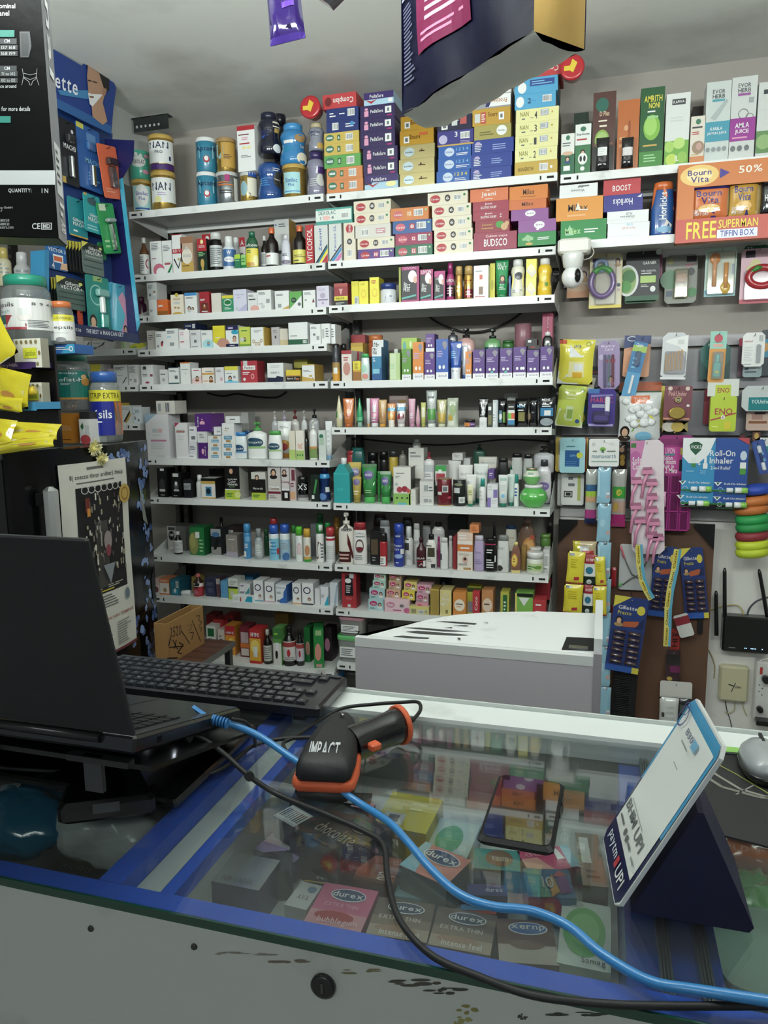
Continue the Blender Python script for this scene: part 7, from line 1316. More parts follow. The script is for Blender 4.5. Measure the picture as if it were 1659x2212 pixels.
# ================= things standing on the refrigerator and the snack stand
CUR['r']='B'
def shelfname(): return CUR.get('w','')
YJ=2.30;d_=YJ-YF
CUR['w']='on the refrigerator'
zfp=zf
def JL(x0,x1,y0,y1,lidc,art,desc,Y,body='dde4e4',base=None):
    if base is not None: CUR['top']=base
    L('pet',x0,x1,y0,body,lidc,'',desc,y1=y1,on=1 if base is not None else 0,d=Y-YF,m='clear',name='lozenge_jar',cat='jar',yaw=.0)
    o=CUR['obj'];me=o.data;r=max(v.co.x for v in me.vertices);h=max(v.co.z for v in me.vertices)/.86
    def M(u,v,hh,r=r,h=h):
        a=(u-.5)*3.0+.35;R1=r*1.004+hh;return (R1*math.sin(a),-R1*math.cos(a),v*h)
    b=MB();b.art(M,art,'plastic',ncol=14,h0=.001,asp=r*2/h);b.build('printed_label',o);return o
def BJ(x0,x1,y0,y1,base,art,desc,Y,zb=None,dep=.09,**k):
    if zb is not None: CUR['top']=zb
    B(x0,x1,y0,base,art,desc,y1=y1,on=1 if zb is not None else 0,d=Y-YF,dep=dep,**k);return CUR['obj']
BJ(125,158,893,950,'e08a24','tHERBAL,.1,.42,.9,.6,e8c08a;b.3,.08,.9,.16,1,A','tall orange carton under the green label jar',2.30,zb=zf,side='b8701c')
z1=CUR['top']
BJ(171,196,905,950,'e6e4e0','p2f6a34,.1,.7,.35,.85,.4,.65,.25,.55;c.5,.15,.45,.2,c8444a;r.5,.35,.9,.75,s','white carton with red cherries under the green label jar',2.30,zb=zf);
o=CUR['obj'];b=MB();hz=CUR['top']-o.location.z;b.box(-.02,-.044,hz+.0003,.022,.04,hz+.026,'2c2a2c');tag(b.build('carton',None,(o.location.x,o.location.y,o.location.z)),'dark flat carton under the green label jar, on the cherry carton','box')
z1=max(z1,CUR['top']+.027)
g='r-.1,.2,1.1,.235,c98a3a;p117a6e,-.1,.2,1.1,.3,1.1,.62,.9,.72,.1,.66,-.1,.5;r-.05,.235,.95,.58,117a6e;r.15,.55,.85,.68,117a6e;pe0dcc8,.3,.2,1.1,.22,1.1,.5,.9,.34;pc98a3a,.4,.2,1.1,.2,1.1,.3,.8,.26;tHimalaya,.4,.62,.72,.66,W;tKoflet-H,.35,.5,.8,.57,W;b.45,.44,.65,.48,2,W;c.22,.42,.1,.07,2f9a8a;c.22,.3,.2,.07,2f9a8a;c.85,.5,.08,.07,c98a3a;c.82,.58,.05,.04,d8a86a'
JL(107,200,762,892,'1f7a62',g,'wide clear lozenge jar with dark green label and green lid',2.30,base=z1+.001)
_o=CUR['obj'];b=MB();rr=random.Random(4)
for i in range(40): 
    a=rr.uniform(0,6.28);r_=rr.uniform(0,.038);b.loft([(0,.006,.004),(.006,.007,.005),(.012,.005,.004)],rr.choice(('c9784a','b86a3a','d88a5a')),'plastic',N=7,cx=r_*math.cos(a),cy=r_*math.sin(a),z0=.004+rr.uniform(0,.07))
q=b.build('wrapped_lozenges',_o);q['kind']='stuff'
JL(194,262,803,948,'2f62b8','r-.1,.58,1.1,.74,e2d62a;t4+2 STRIP EXTRA,.0,.62,.95,.7,4a4410;r-.1,.1,.78,.58,1f2a9a;pe07a3a,.72,.1,1.1,.1,1.1,.58,.78,.58,.84,.34;tcofsils,.08,.34,.72,.46,W;b.12,.27,.6,.31,1,W;b.12,.14,.45,.19,2,p','tall clear lozenge jar with royal blue and yellow label',2.345,base=zf)
# snack stand
X1s=-1.745;ys0=1.86;T=None
q=atY(97,770,2.0)
xs1=atY(100,820,2.0).x
ztop=atY(60,741,2.02).z;w_=.52
T=thing('snack_stand','black and purple stepped snack stand on the refrigerator, yellow packets on its trays','stand',(xs1-.26,2.1,zf))
xr=atY(124,830,2.075).x-T.location.x;xt=atY(112,741,2.14).x-T.location.x;b=MB();b.box(-.26,-.03,0,xr,-.02,ztop-zf-.006,'121016','plastic');b.build('back_panel',T);b=MB();b.box(-.26,-.03,ztop-zf-.006,xt,.05,ztop-zf-.001,'121016','plastic');b.box(xt-.01,-.0195,0,xt,.05,ztop-zf-.0065,'121016','plastic');b.build('top_plate',T)
zs=[atY(50,797,1.98).z-zf,atY(50,887,1.96).z-zf]
xq=[atY(97,790,2.04).x-T.location.x,atY(117,876,2.04).x-T.location.x]
for i,(z_,c_,hh,ys) in enumerate(((zs[0],'43286e',.022,-.12),(zs[1],'3f9ad0',.027,-.14))):
    q_=xq[i]
    b=MB();b.box(-.26,ys,z_-.0,q_,-.0305,z_+.004,'1c1626');b.box(-.26,ys-.002,z_-.0,q_,ys+.0005,z_+hh,c_);b.box(q_-.004,ys,z_,q_,-.0305,z_+hh,c_);b.build('tray',T)
b=MB();b.art(flat((-.26,-.1222,zs[0]),(xq[0]+.26,0,0),(0,0,.022),(0,-1,0)),'tDairyMilk,.72,.2,.9,.8,c9b8dc');b.art(flat((-.26,-.1422,zs[1]),(xq[1]+.26,0,0),(0,0,.027),(0,-1,0)),'r0,0,.6,1,4a2c7a;tPERK,.63,.4,.76,.95,e2b83a;tPLUS,.68,.08,.76,.38,W;p7a4a4a,.76,.2,.88,.1,.9,.4,.78,.85;c.9,.5,.03,.35,b8843a');b.build('printed_label',T)
xL=T.location.x
def SB(x0,x1,y0,zb,desc,Y,dep=.08):
    BJ(x0,x1,y0,None,'e4e2d4',';'.join('c%.2f,%.2f,.05,.07,8a7a4a'%(u,v) for v in (.12,.88) for u in (.12,.3,.48,.66,.84))+';c.94,.5,.04,.08,8a6a2a;r.35,.32,.85,.68,d9dc2a;tSamahan,.42,.4,.8,.6,7a8a1a',desc,Y,zb=zb,dep=dep,side='a09c88')
CUR['w']='on the snack stand'
SB(28,87,731,zf+zs[0]+.0045,'white carton with brown dotted border, upper tray',2.0,.035)
SB(38,90,826,zf+zs[1]+.0045,'white carton with brown dotted border, lower tray',2.0,.035)
zt1=ztop
JL(4,115,597,742,'1d9a7c','r-.1,.22,1.1,.66,e4e4e2;tStrepsils,-.02,.52,.45,.6,3a3a3c;tCough,.1,.45,.38,.5,8ab0b4;r.02,.3,.3,.43,1a6a58;pa83440,.3,.43,.4,.42,.6,.3,.6,.26,.3,.26;r.1,.22,.6,.255,b83a48;c.58,.4,.1,.06,e4dcd8;t8 9 4,.68,.56,.95,.6,5a5a5c;b.62,.25,.98,.36,5,z;r.5,.42,.62,.52,w;k.99,.4,1.06,.62','large clear lozenge jar with white label and teal lid',2.085,base=zt1)
BJ(88,114,885,None,'b8bcc0','','x',2.22,zb=zf) if 0 else None
b=MB();q=atY(100,900,2.27);z2=atY(120,765,2.23).z
b.loft([(0,.022,.022),(z2-zf-.045,.032,.032)],'d0d6d8','clear',N=18);o=b.build('plastic_cup_stack',None,(q.x+.01,2.27,zf));tag(o,'stack of clear plastic cups behind the green label jar','cup')
b=MB();b.box(-.028,-.03,0,.028,.03,.044,'d8a02a');o=b.build('carton',None,(q.x+.01,2.27,z2-.0445));tag(o,'small amber box on top of the plastic cup stack','box')
BJ(85,162,744,765,'2a62b0','r0,0,.42,1,3f8a2c;p3aa0d0,.6,0,1,0,1,1,.8,1;b.42,.35,.85,.75,2,W;o.9,.5,.06,.3,W,.6','flat green and blue carton lying under the orange lid jar',2.22,zb=z2,dep=.1)
JL(107,161,652,744,'e0743a','r-.1,.53,1.1,.68,e4d82a;tFREE 40 LOZENGES,.02,.57,.9,.63,5a5410;r-.1,.08,1.1,.53,e6e6e4;tStrepsils,.05,.32,.92,.43,3a3a3c;b.0,.25,.9,.265,1,S;pd89a6a,1.1,.08,1.1,.3,.7,.08;c.55,.1,.14,.06,8a8c90','clear lozenge jar with orange lid and yellow banded label',2.2,base=CUR['top'])
# yellow snack packets on the trays and fridge top
CUR['w']=''
def YP(x0,x1,y0,y1,desc,Y,tiltx=0,roll=0,seed=0,t=.026,art='pe9dcb0,.2,.1,.9,.0,.95,.5,.5,.4;b.1,.55,.5,.75,2,a89418;c.7,.3,.12,.1,c98a3a'):
    PO(x0,x1,y0,y1,'d9c818',art,desc,Y=Y,t=t,roll=roll,wr=.006,seed=seed,name='snack_packet');o=ITEMS[-1][0];o.rotation_euler[0]=tiltx;return o
YP(-70,58,792,868,'yellow snack packet with pointed corner on the lower tray',1.93,0,.22,41)
YP(-40,48,856,887,'flat yellow snack packet in the lower tray front',1.90,0,.1,42,t=.025)
YP(-60,42,660,790,'yellow edged silver packet leaning at the far left of upper tray',1.91,0,-.45,43,art='pc9c4b8,0,.0,.8,.0,.6,.9,.0,1')
YP(-30,121,908,945,'top yellow snack packet of the pile on the refrigerator',1.84,-.5,.05,44)
YP(-40,100,930,965,'middle yellow snack packet of the pile on the refrigerator',1.80,-.6,-.03,45)
YP(-50,118,950,976,'lower yellow snack packet of the pile on the refrigerator',1.76,-.5,-.12,46,t=.03)
YP(-60,20,900,955,'yellow snack packet at the left edge of the pile',1.79,-.4,.1,47)
q=atY(45,838,1.93);b=MB();b.loft([(0,.014,.014),(.03,.014,.014),(.034,.012,.012)],'e8c41c','plastic');o=b.build('yellow_bottle_cap',None,(q.x,1.945,q.z-.015),(0,1.3,.3));tag(o,'round yellow bottle cap poking out among the yellow packets','bottle')  # loose bottle cap on its own, no bottle behind it
# bottles at the far left behind the big jar
for i,(x0,x1,y0,y1,c_,nm) in enumerate(((-8,26,535,620,'d8cfa8','cream and gold bottle at the left edge above the big jar'),(30,70,545,640,'c4c4c4','frosted white bottle at the left edge above the big jar'))):
    CUR['w']='';L('slim',x0,x1,y0,c_,'c9b45a' if i==0 else 'd0d0d0','b.2,.3,.8,.6,3,S',nm,y1=y1,d=2.5-YF)
# support ledge for those bottles
# ================= razor display
Xg=-1.97;zpt=lambda x,y,X=Xg:atX(x,y,X)
T=thing('razor_display','blue cardboard razor display with bearded man header at upper left','display',(Xg,2.5,1.55))
def gp(pts,X0,X1,c,nm,par,m='card',Xr=None):
    Xr=Xr if Xr is not None else X1;P=[atX(a,c_,Xr) for a,c_ in pts];b=MB();O=par.location
    b.prism([(p.y-O.y,p.z-O.z) for p in P],X0-O.x,X1-O.x,c,m,ax='x');return b.build(nm,par),P
gp([(104,225),(243,288),(246,738),(104,705)],Xg-.012,Xg,'1c3f86','back_panel',T)
gp([(112,104),(178,143),(190,120),(240,165),(251,190),(245,235),(240,292),(122,232)],Xg+.04,Xg+.044,'1f3f94','header_board',T)
O=T.location
def hx(Xp):
    def M(u,v,h): p=atX(u*100,v*100,Xp+h*3);return (p.x-O.x,p.y-O.y,p.z-O.z)
    return M
b=MB();M=hx(Xg+.0445)
def pp(c,*pts): return 'p'+c+','+','.join('%.3f,%.3f'%(a/100,d/100) for a,d in pts)
tk=[pp('3a86c0',(125,195),(195,195),(195,215),(130,205)),pp('2a62a8',(122,212),(240,272),(240,290),(122,232)),
 pp('221a18',(178,122),(190,124),(215,150),(236,168),(236,195),(225,200),(190,150)),pp('b88a6c',(190,142),(214,158),(224,190),(226,205),(222,222),(232,262),(222,270),(200,252),(198,228),(191,200),(188,165)),
 pp('e6e6e6',(190,200),(198,203),(222,204),(212,216),(200,230),(194,225)),pp('7a4a3c',(193,207),(203,208),(202,212),(194,211)),pp('a8785c',(222,190),(231,192),(228,206),(221,206)),
 pp('221a18',(190,172),(198,174),(198,176),(190,175)),pp('221a18',(201,174),(210,178),(210,180),(201,177))]
b.art(M,';'.join(tk),'card')
def gt(txt,a,bq,c4,cc,rows=None,X=None):
    # text along a slanted baseline a->bq (pixels), c4 = height px
    f=lambda u,v,h:(lambda p:(p.x-O.x,p.y-O.y,p.z-O.z))(atX(a[0]+(bq[0]-a[0])*u,a[1]+(bq[1]-a[1])*u-c4*v,(X or Xg+.046)+h))
    b.art(f,'t%s,0,0,1,1,%s'%(txt,cc),'card')
gt('ette',(119,188),(168,207),28,'e8e8f0');gt('the best men can get',(150,243),(213,272),4,'a9b8e0')
b.build('printed_picture',T)
# far wing
yw=atX(236,500,Xg).y;P=[atY(a,c_,yw) for a,c_ in ((226,300),(289,303),(287,345),(264,385),(301,742),(228,728))]
b=MB();b.prism([(p.x-O.x,p.z-O.z) for p in P],yw-O.y,yw+.004-O.y,'11165a','card',ax='y');b.build('side_wing',T)
P=[atY(a,c_,yw) for a,c_ in ((258,388),(266,385),(303,700),(297,716))];b=MB();b.prism([(p.x-O.x,p.z-O.z) for p in P],yw-O.y-.004,yw-O.y-.0003,'3aa8cc','film',ax='y');b.build('edge_tape',T)
Xl=atY(300,735,yw).x
gp([(108,690),(298,722),(301,742),(108,716)],Xl-.004,Xl,'17285e','front_lip',T)
b=MB();O=T.location
f=lambda u,v,h:(lambda p:(p.x-O.x,p.y-O.y,p.z-O.z))(atX(lin(158,175,u),lin(714,717,u)-9*v+0,Xl+.001+h));b.art(f,'tlette,0,0,1,1,W','card')
f=lambda u,v,h:(lambda p:(p.x-O.x,p.y-O.y,p.z-O.z))(atX(lin(186,267,u),lin(719,728,u)-9*v,Xl+.001+h));b.art(f,'tTHE BEST A MAN CAN GET,0,0,1,1,e4e6ee','card');b.build('printed_slogan',T)
gp([(96,540),(106,540),(106,705),(96,700)],Xg-.01,Xg+.05,'2f86b8','near_edge',T)
b=MB();pz=atX(120,706,Xg).z;b.box(0.0005,atX(108,706,Xg).y-O.y,atX(200,722,Xl).z-O.z,Xl-O.x-.0045,yw-O.y,atX(200,722,Xl).z-O.z+.004,'17285e');b.build('tray',T)
# cards in the display
def GC(x0,x1,y0,y1,c,art,desc,dx=.03,blis=None,roll=0,nm='razor_pack',m='card',t=.004,grp=None):
    X=Xg+dx;a=atX(x0,(y0+y1)/2,X);c2=atX(x1,(y0+y1)/2,X);xm=(x0+x1)/2;zt=atX(xm,y0,X).z;zb=atX(xm,y1,X).z;w=c2.y-a.y;h=zt-zb;e=.005
    b=MB();P=[(-w/2+e,0),(w/2-e,0),(w/2,-e),(w/2,-h+e),(w/2-e,-h),(-w/2+e,-h),(-w/2,-h+e),(-w/2,-e)]
    b.prism([(p[0],p[1]) for p in reversed(P)],-t/2,t/2,c,m,ax='x')
    o=b.build(nm,None,(X,(a.y+c2.y)/2,zt),(roll,0,0))
    M=flat((t/2,-w/2,-h),(0,w,0),(0,0,h),(1,0,0))
    if art: b=MB();b.art(M,art,m,asp=w/h);b.build('printed_label',o)
    for (u0,v0,u1,v1,dd,cc,mm) in (blis or []):
        b=MB();b.loftrect(t/2+.0002,-w/2+u0*w,-h+v0*h,t/2+dd,-w/2+u1*w,-h+v1*h,cc,mm,min(.004,dd*.4));b.build('blister' if mm=='clear' else 'razor',o)
    b=MB();b.tube([(-dx+.001,0,-.012),(t/2+.012,0,-.012),(t/2+.016,0,-.006)],.0014,'2a2c30','steel',N=5);b.build('hook',T,(o.location.x-O.x,o.location.y-O.y,o.location.z-O.z))
    o['category']='razor pack'
    if grp: o['group']=grp
    ITEMS.append([o,desc,'',0,None]);return o
rz=[(.42,.08,.56,.55,.02,'c9ccd0','chrome'),(.3,.6,.7,.72,.018,'3a4048','plastic')]
GC(130,166,262,398,'1c1e24','tMACH3,.2,.55,.9,.63,W;r.0,0,.2,.1,D;c.75,.85,.08,.03,w;c.75,.78,.08,.03,w','black razor blister at upper left of the razor display',blis=[(.38,.1,.55,.45,.02,'c9ccd0','chrome'),(.3,.65,.7,.78,.02,'2a2c30','film')])
GC(168,217,276,410,'2a5fae','r0,.92,.3,1,d8cf4a;tMACH3,.3,.42,.95,.5,b;b.4,.15,.9,.3,3,b;r.4,.78,.8,.9,5a8ac8','bright blue razor blister at the top of the razor display',blis=[(.42,.06,.58,.4,.02,'d4d8dc','chrome'),(.35,.62,.7,.76,.016,'3a6aa8','film')])
GC(212,252,315,425,'e8643c','r.85,0,1,.06,D;b.1,.1,.6,.2,2,f0a080','orange red razor blister tilted at right of the razor display',dx=.06,roll=.16,blis=[(.35,.2,.65,.6,.02,'4a2c2a','film'),(.3,.62,.8,.76,.02,'3a2422','film')])
GC(148,186,430,512,'1c8a96','tGillette,.2,.4,.9,.48,W;tMACH3,.2,.28,.9,.38,W;b.2,.1,.5,.2,1,W;r0,-.0,1,.04,D','teal blade pack in the middle of the display, left one')
GC(182,216,422,502,'22a0a6','r0,.94,.2,1,D;tGillette,.3,.42,.9,.5,W;tMACH3,.2,.28,.95,.4,W;c.5,.82,.3,.1,3a5a64;b.1,.05,.9,.2,2,9ad4d8','teal blade pack in the middle of the display, right one',dx=.05)
GC(210,246,440,545,'1f9a4c','r.1,.85,.5,.98,c9dcc0;b.1,.1,.4,.3,2,g','green razor blister tilted at right of the teal packs',dx=.06,roll=.2,blis=[(.45,.05,.6,.6,.02,'c9d4cc','chrome'),(.3,.62,.8,.7,.022,'8a9a94','plastic')])
GC(212,228,525,560,'2a8a4a','','narrow green packet edge below the green razor blister',dx=.03)
BJv=[(95,143,532,584)]
GC(100,143,530,583,'2464ac','tVECTOR 3,.1,.72,.95,.86,W;r.3,.3,.8,.62,dfe4ea;r.35,.36,.75,.55,e0643a;t4,.2,.02,.35,.28,W;pe0b08a,.6,.05,1,.05,1,.35,.7,.3','blue blade carton at left of the vector card row',dx=.01)
for i in range(6):
    GC(143+7*i,165+7*i if i<5 else 222,522+1*i,588+1*i,'1b1d1f' if i<5 else '5f706c','pd8c83a,0,1,.5,1,0,.7' if i<5 else 'pe0cf4a,0,1,.3,1,0,.8;p1f2a26,.3,1,1,1,1,.72,0,.72,0,.8;tGillette,.3,.78,.9,.88,W;tVECTOR+,.15,.64,.95,.76,W;c.88,.9,.07,.04,d8dc6a;r.05,.42,.95,.45,3a4a48;r.05,.22,.95,.25,3a4a48;b.1,.5,.9,.6,1,8a9a98','%s black and grey razor card with yellow corner, upper card row'%(('first','second','third','fourth','fifth')[i]+' visible edge of a' if i<5 else 'front'),dx=.012+.008*i,t=.003)
for i in range(3):
    GC(111+6*i,130+8*i if i<2 else 182,601,668,'1b2421' if i<2 else '4e6660','pd8c83a,0,1,.9,1,0,.6' if i<2 else 'pe0cf4a,0,1,.35,1,0,.76;p1f2a26,.35,1,1,1,1,.7,.1,.7,.0,.76;tGillette,.3,.76,.85,.87,W;tVECTOR+,.12,.62,.92,.74,W;c.86,.86,.07,.05,d8dc6a;r.08,.5,.95,.52,2f403c;r.08,.34,.95,.36,2f403c;r.08,.18,.95,.2,2f403c','%s grey razor card with yellow corner, lower card row'%('first visible edge of a','second visible edge of a','front')[i],dx=.014+.01*i,t=.003)
GC(188,236,598,710,'1f8a80','r.3,.9,.7,1,8ab06a;o.42,.64,.3,.2,8ac4bc,.85;f.2,.12,.14,q','teal women razor blister at the bottom of the display',dx=.05,blis=[(.5,.3,.65,.62,.018,'e4ece8','plastic'),(.35,.62,.85,.76,.02,'7ab4ac','plastic'),(.5,.02,.8,.3,.014,'3aa89c','film')])
GC(238,274,614,716,'3aa4c8','pe09ab8,.5,.0,1,0,1,.6,.7,.85,.4,.7;p5ac4dc,.0,.0,.5,.0,.8,.35,.3,.8;f.75,.06,.1,k','aqua and pink razor pouch at the bottom right of the display',dx=.05,m='film',t=.012)
GC(168,178,668,702,'c84428','','thin red razor handle behind the lower cards',dx=.03,nm='razor')
# ================= carton hanging close to the camera at top left
u_=Vector((math.cos(math.radians(27.7)),math.sin(math.radians(27.7)),0))
A=atY(127,514,.90);ang=math.radians(27.7)
T=thing('belt_carton','big black medical carton close to the camera at top left','box',A,(0,0,ang))
b=MB();b.box(-.3,0,0,0,.055,.62,'050506','satin',side='8a8c90');b.add([(-.3,0,0),(0,0,0),(0,.055,0),(-.3,.055,0)],[(3,2,1,0)],'4a7a70');
o=b.build('carton_body',T)
b=MB();b.add([(-.299,.001,-.0006),(-.001,.001,-.0006),(-.001,.054,-.0006),(-.299,.054,-.0006)],[(3,2,1,0)],'3f6e64');b.build('teal_base',T)
# print on front: u along +x; find pixels -> plane coordinates
nrm=Vector((math.sin(ang),-math.cos(ang),0));n0=nrm.dot(A)
def onp(x,y,off=0):
    d=ray(x,y);C=Vector((0,0,CZ));k=(n0+off-nrm.dot(C))/nrm.dot(d);p=C+d*k;q=p-A;return (q.dot(u_),-off,q.z)
def fm(u,v,h): return onp(u*100,v*100,h)
b=MB()
def ft(txt,x0,y0,x1,y1,c): 
    f=lambda u,v,h:onp(lin(x0,x1,u),lin(y1,y0,v),h);b.art(f,'t%s,0,0,1,1,%s'%(txt,c),'card')
def fq(x0,y0,x1,y1,c,k='r'):
    b.art(lambda u,v,h:onp(lin(x0,x1,u),lin(y1,y0,v),h),('r0,0,1,1,%s'%c) if k=='r' else k,'card')
fq(-20,368,119,399,'c9ccce');ft('ominal',-2,8,33,18,W_:='b8babc');ft('anel',-2,23,20,34,W_)
fq(-20,65,31,80,'1c7466');fq(-20,251,23,265,'1c8272')
for y in (83,142): fq(-10,y,36,y+12,'303236');ft('CM',9,y+2,21,y+9,W_)
for i,(y,tx) in enumerate(((97,'137 168'),(110,'168 199'),(154,'71 to 102'),(168,'102 to 132'))): fq(-10,y,38,y+11,'26282a');ft(tx,3,y+2,33,y+9,'9a9c9e')
ft('nce around',-3,182,35,190,W_);ft('s for more details',-3,230,65,240,W_);ft('QUANTITY:',18,407,68,417,'d8dadc');ft('1 N',90,407,104,417,'d8dadc')
ft('ing GmbH',-3,446,27,452,W_);ft('7',1,454,5,458,W_);ft('581020',-2,473,20,479,W_);ft('581021',-2,481,20,487,W_);ft('rosora.com',-3,489,29,494,W_);ft('CE',69,482,87,495,'d8dadc');fq(89,481,112,496,'d8dadc');fq(90.5,482.5,110.5,494.5,'1c1c1e');ft('MD',93,484,108,493,'d8dadc')
b.art(fm,pp('3a3c40',(42,68),(64,68),(68,100),(62,124),(44,124))+';'+pp('242628',(45,72),(60,72),(62,96),(60,120),(47,120)),'card')
for seg in (((48,148),(51,165),(47,184)),((80,148),(78,165),(84,184)),((51,158),(65,162),(80,158)),((51,166),(65,172),(80,166)),((51,168),(62,176),(65,184)),((80,168),(70,176),(68,184))):
    for (a,c_),(d,e) in zip(seg,seg[1:]):
        L_=math.hypot(d-a,e-c_);nx_,ny_=-(e-c_)/L_*.5,(d-a)/L_*.5
        b.add([onp(a-nx_,c_-ny_,.0009),onp(a+nx_,c_+ny_,.0009),onp(d+nx_,e+ny_,.0009),onp(d-nx_,e-ny_,.0009)],[(0,1,2,3),(3,2,1,0)],'b8babc','card')
b.build('printed_text',T)
b=MB();b.art(flat((0,0,0),(0,.055,0),(0,0,.62),(1,0,0)),'r.2,.1,.85,.21,d8dadc;b.3,.12,.7,.2,5,d;tAbdominal,.3,.35,.75,.98,f0f0f0,r;b.35,.05,.8,.09,2,W;tA10,.3,.02,.8,.045,W,r','card');b.build('side_print',T)
# ================= hanging packs above
FRp=atY(1153,67,1.06);zp=FRp.z;e1=Vector((.757,-.653,0));e2=Vector((.653,.757,0))
FL=atZ(868,232,zp);BR=atZ(1278,97,zp);wl=(FRp-FL).length;dl=min((BR-FRp).length,.16);angp=math.atan2((FRp-FL).y,(FRp-FL).x)
T=thing('diaper_pack','large navy and white plastic wrapped pack hanging at top centre','packet',FRp,(0,0,angp))
b=MB();nx,nz=14,12;Hh=.34
def pk(u,v): # front sheet, slightly puffed
    return (-wl*(1-u),-.012*math.sin(math.pi*u)*math.sin(math.pi*min(1,v*1.2+.1))+.004*math.sin(13*u+5*v),Hh*v-.012*(1-u)*(1-v)**6)
V=[pk(i/nx,j/nz) for j in range(nz+1) for i in range(nx+1)]
b.add(V,[(j*(nx+1)+i,j*(nx+1)+i+1,(j+1)*(nx+1)+i+1,(j+1)*(nx+1)+i) for j in range(nz) for i in range(nx)],'05061c','satin',True)
b.build('front_film',T)
b=MB();V=[(0+.012*math.sin(math.pi*i/8)*math.sin(math.pi*j/8),dl*i/8,Hh*j/8) for j in range(9) for i in range(9)]
b.add(V,[(j*9+i,j*9+i+1,(j+1)*9+i+1,(j+1)*9+i) for j in range(8) for i in range(8)],'b8924a','foil',True)
b.add([(x+.001 if 0 else x+.0015,y,z) for x,y,z in V if z<Hh*.14],[(0,1,2,3)] if 0 else [],'05061c','satin')
b.build('gold_side',T)
b=MB()
b.box(-wl,dl,-.0,.0,dl+.002,Hh,'05061c','satin');b.box(-wl,0,.0,-wl+.002,dl,Hh,'05061c','satin');b.build('back_film',T)
b=MB();rr=random.Random(2);V=[]
for j in range(7):
    for i in range(15):
        u=i/14;v=j/6;V.append((-wl*(1-u),v*dl*(1+.0*u),-.012*(1-u)*(1 if j==0 else .8)-.012*math.sin(math.pi*v)+rr.uniform(-.0025,.0025)))
b.add(V,[(j*15+i,(j+1)*15+i,(j+1)*15+i+1,j*15+i+1) for j in range(6) for i in range(14)],'f2f3ea','satin',True)
b.build('white_base_film',T)
b=MB()
def pf(u,v,h): x,y,z=pk(u,v);return (x,y-h-.001,z)
pf.nv=8
b.art(pf,'r.2,.17,.62,.99,561030;b.24,.2,.58,.25,2,9a5a74;b.28,.27,.58,.52,7,a87084;b.03,.1,.15,.42,20,44465c;b.02,.44,.17,.52,3,6a6c80;b.66,.3,.9,.5,2,16183a','satin',ncol=14,h0=.002);b.build('printed_label',T)
b=MB();b.tube([(-wl/2,dl/2,Hh),(-wl/2,dl/2,ZC-zp)],.002,'9a9c9e','steel',N=5);b.build('hanging_wire',T)
b=MB();b.box(-wl+.001,.001,Hh-.002,-.001,dl,Hh,'05061c','satin');b.build('top_film',T)
PO(581,658,-110,92,'21124a','r0,0,1,.06,32206a;p100a28,.1,.2,.7,.1,.6,.9,.1,.9;b.5,.3,.9,.7,3,4a2c8a','purple foil snack packet hanging from the ceiling beside the navy pack',Y=1.35,t=.03,roll=-.08,seed=51,wr=.006)
_o=ITEMS[-1][0];b=MB();b.tube([(0,0,.16),(0,0,ZC-_o.location.z)],.0015,'9a9c9e','steel',N=5);b.build('hanging_wire',_o)
q=atY(716,17,1.3);b=MB();b.prism([(0,0),(.05,.035),(.05,.3),(-.05,.3),(-.05,.04)],-.01,.01,'151518','film',ax='y');b.tube([(0,0,.3),(0,0,ZC-q.z)],.0015,'9a9c9e','steel',N=5);o=b.build('foil_packet',None,q);tag(o,'tip of a black packet hanging at the top edge','packet')
# ================= glass counter
K=1.01;XL,XR=-1.35,.75;Yc0,Yc1=.565,1.048
T=thing('glass_counter','long glass topped shop counter with blue frame and stained white front','counter',(-.3,.8,0));O=T.location
def bx(name,x0,y0,z0,x1,y1,z1,c,m='card',par=None,bev=0,**k):
    par=par or T;o=par.location;b=MB();b.box(x0-o.x,y0-o.y,z0-o.z,x1-o.x,y1-o.y,z1-o.z,c,m,bev=bev,**k);return b.build(name,par)
fp=bx('front_panel',XL,.575,0,XR,.595,K-.0095,'c0c4bc','stained')
bx('glass_top',XL,Yc0+.001,K-.008,XR,Yc1,K,'f3f7f6','glass')
b=MB();b.box(XL-O.x,Yc0-.0012-O.y,K-.0088,XR-O.x,Yc0+.0008-O.y,K+.0002,'0b4434','gloss')
b.build('green_glass_edge',T)
bx('back_rail',XL,Yc1+.001,K-.03,XR,1.112,K+.006,'dfe4e2','enamel');bx('rail_lip',XL,1.1125,K-.035,XR,1.116,K+.012,'c9d0cc','enamel')
bl='1a5aea'
bx('front_frame',XL,Yc0+.012,K-.022,XR,Yc0+.034,K-.0086,bl,'enamel')
bx('cross_frame',-.497,Yc0+.035,K-.03,-.470,Yc1,K-.0086,bl,'enamel')
bx('inner_cross_frame',-.440,Yc0+.035,K-.05,-.424,Yc1,K-.03,bl,'enamel')
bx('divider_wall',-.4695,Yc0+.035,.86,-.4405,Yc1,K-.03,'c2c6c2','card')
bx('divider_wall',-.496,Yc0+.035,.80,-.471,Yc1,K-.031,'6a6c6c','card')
bx('display_floor',-.4395,.596,.862,.035,Yc1+.06,.872,'c0c4c2','card')
bx('case_back',XL,1.117,.5,XR,1.125,K-.036,'9a9e9c','card')
bx('display_floor',XL,.596,.84,-.4975,Yc1+.06,.85,'2a2624','card')
bx('rail_divider',.036,.596,.80,.120,Yc1,.978,'1f46a8','enamel')
for x in (.064,.098): 
    b=MB()
    for k in range(4): b.box(x+.003*k-O.x,Yc0+.035-O.y,.9785,x+.003*k+.0018-O.x,Yc1-O.y,.992-.001*(k%2),'8c9894','steel')
    b.build('sliding_track',T)
bx('display_floor',.121,.596,.80,XR,Yc1+.06,.81,'3a4a40','card')
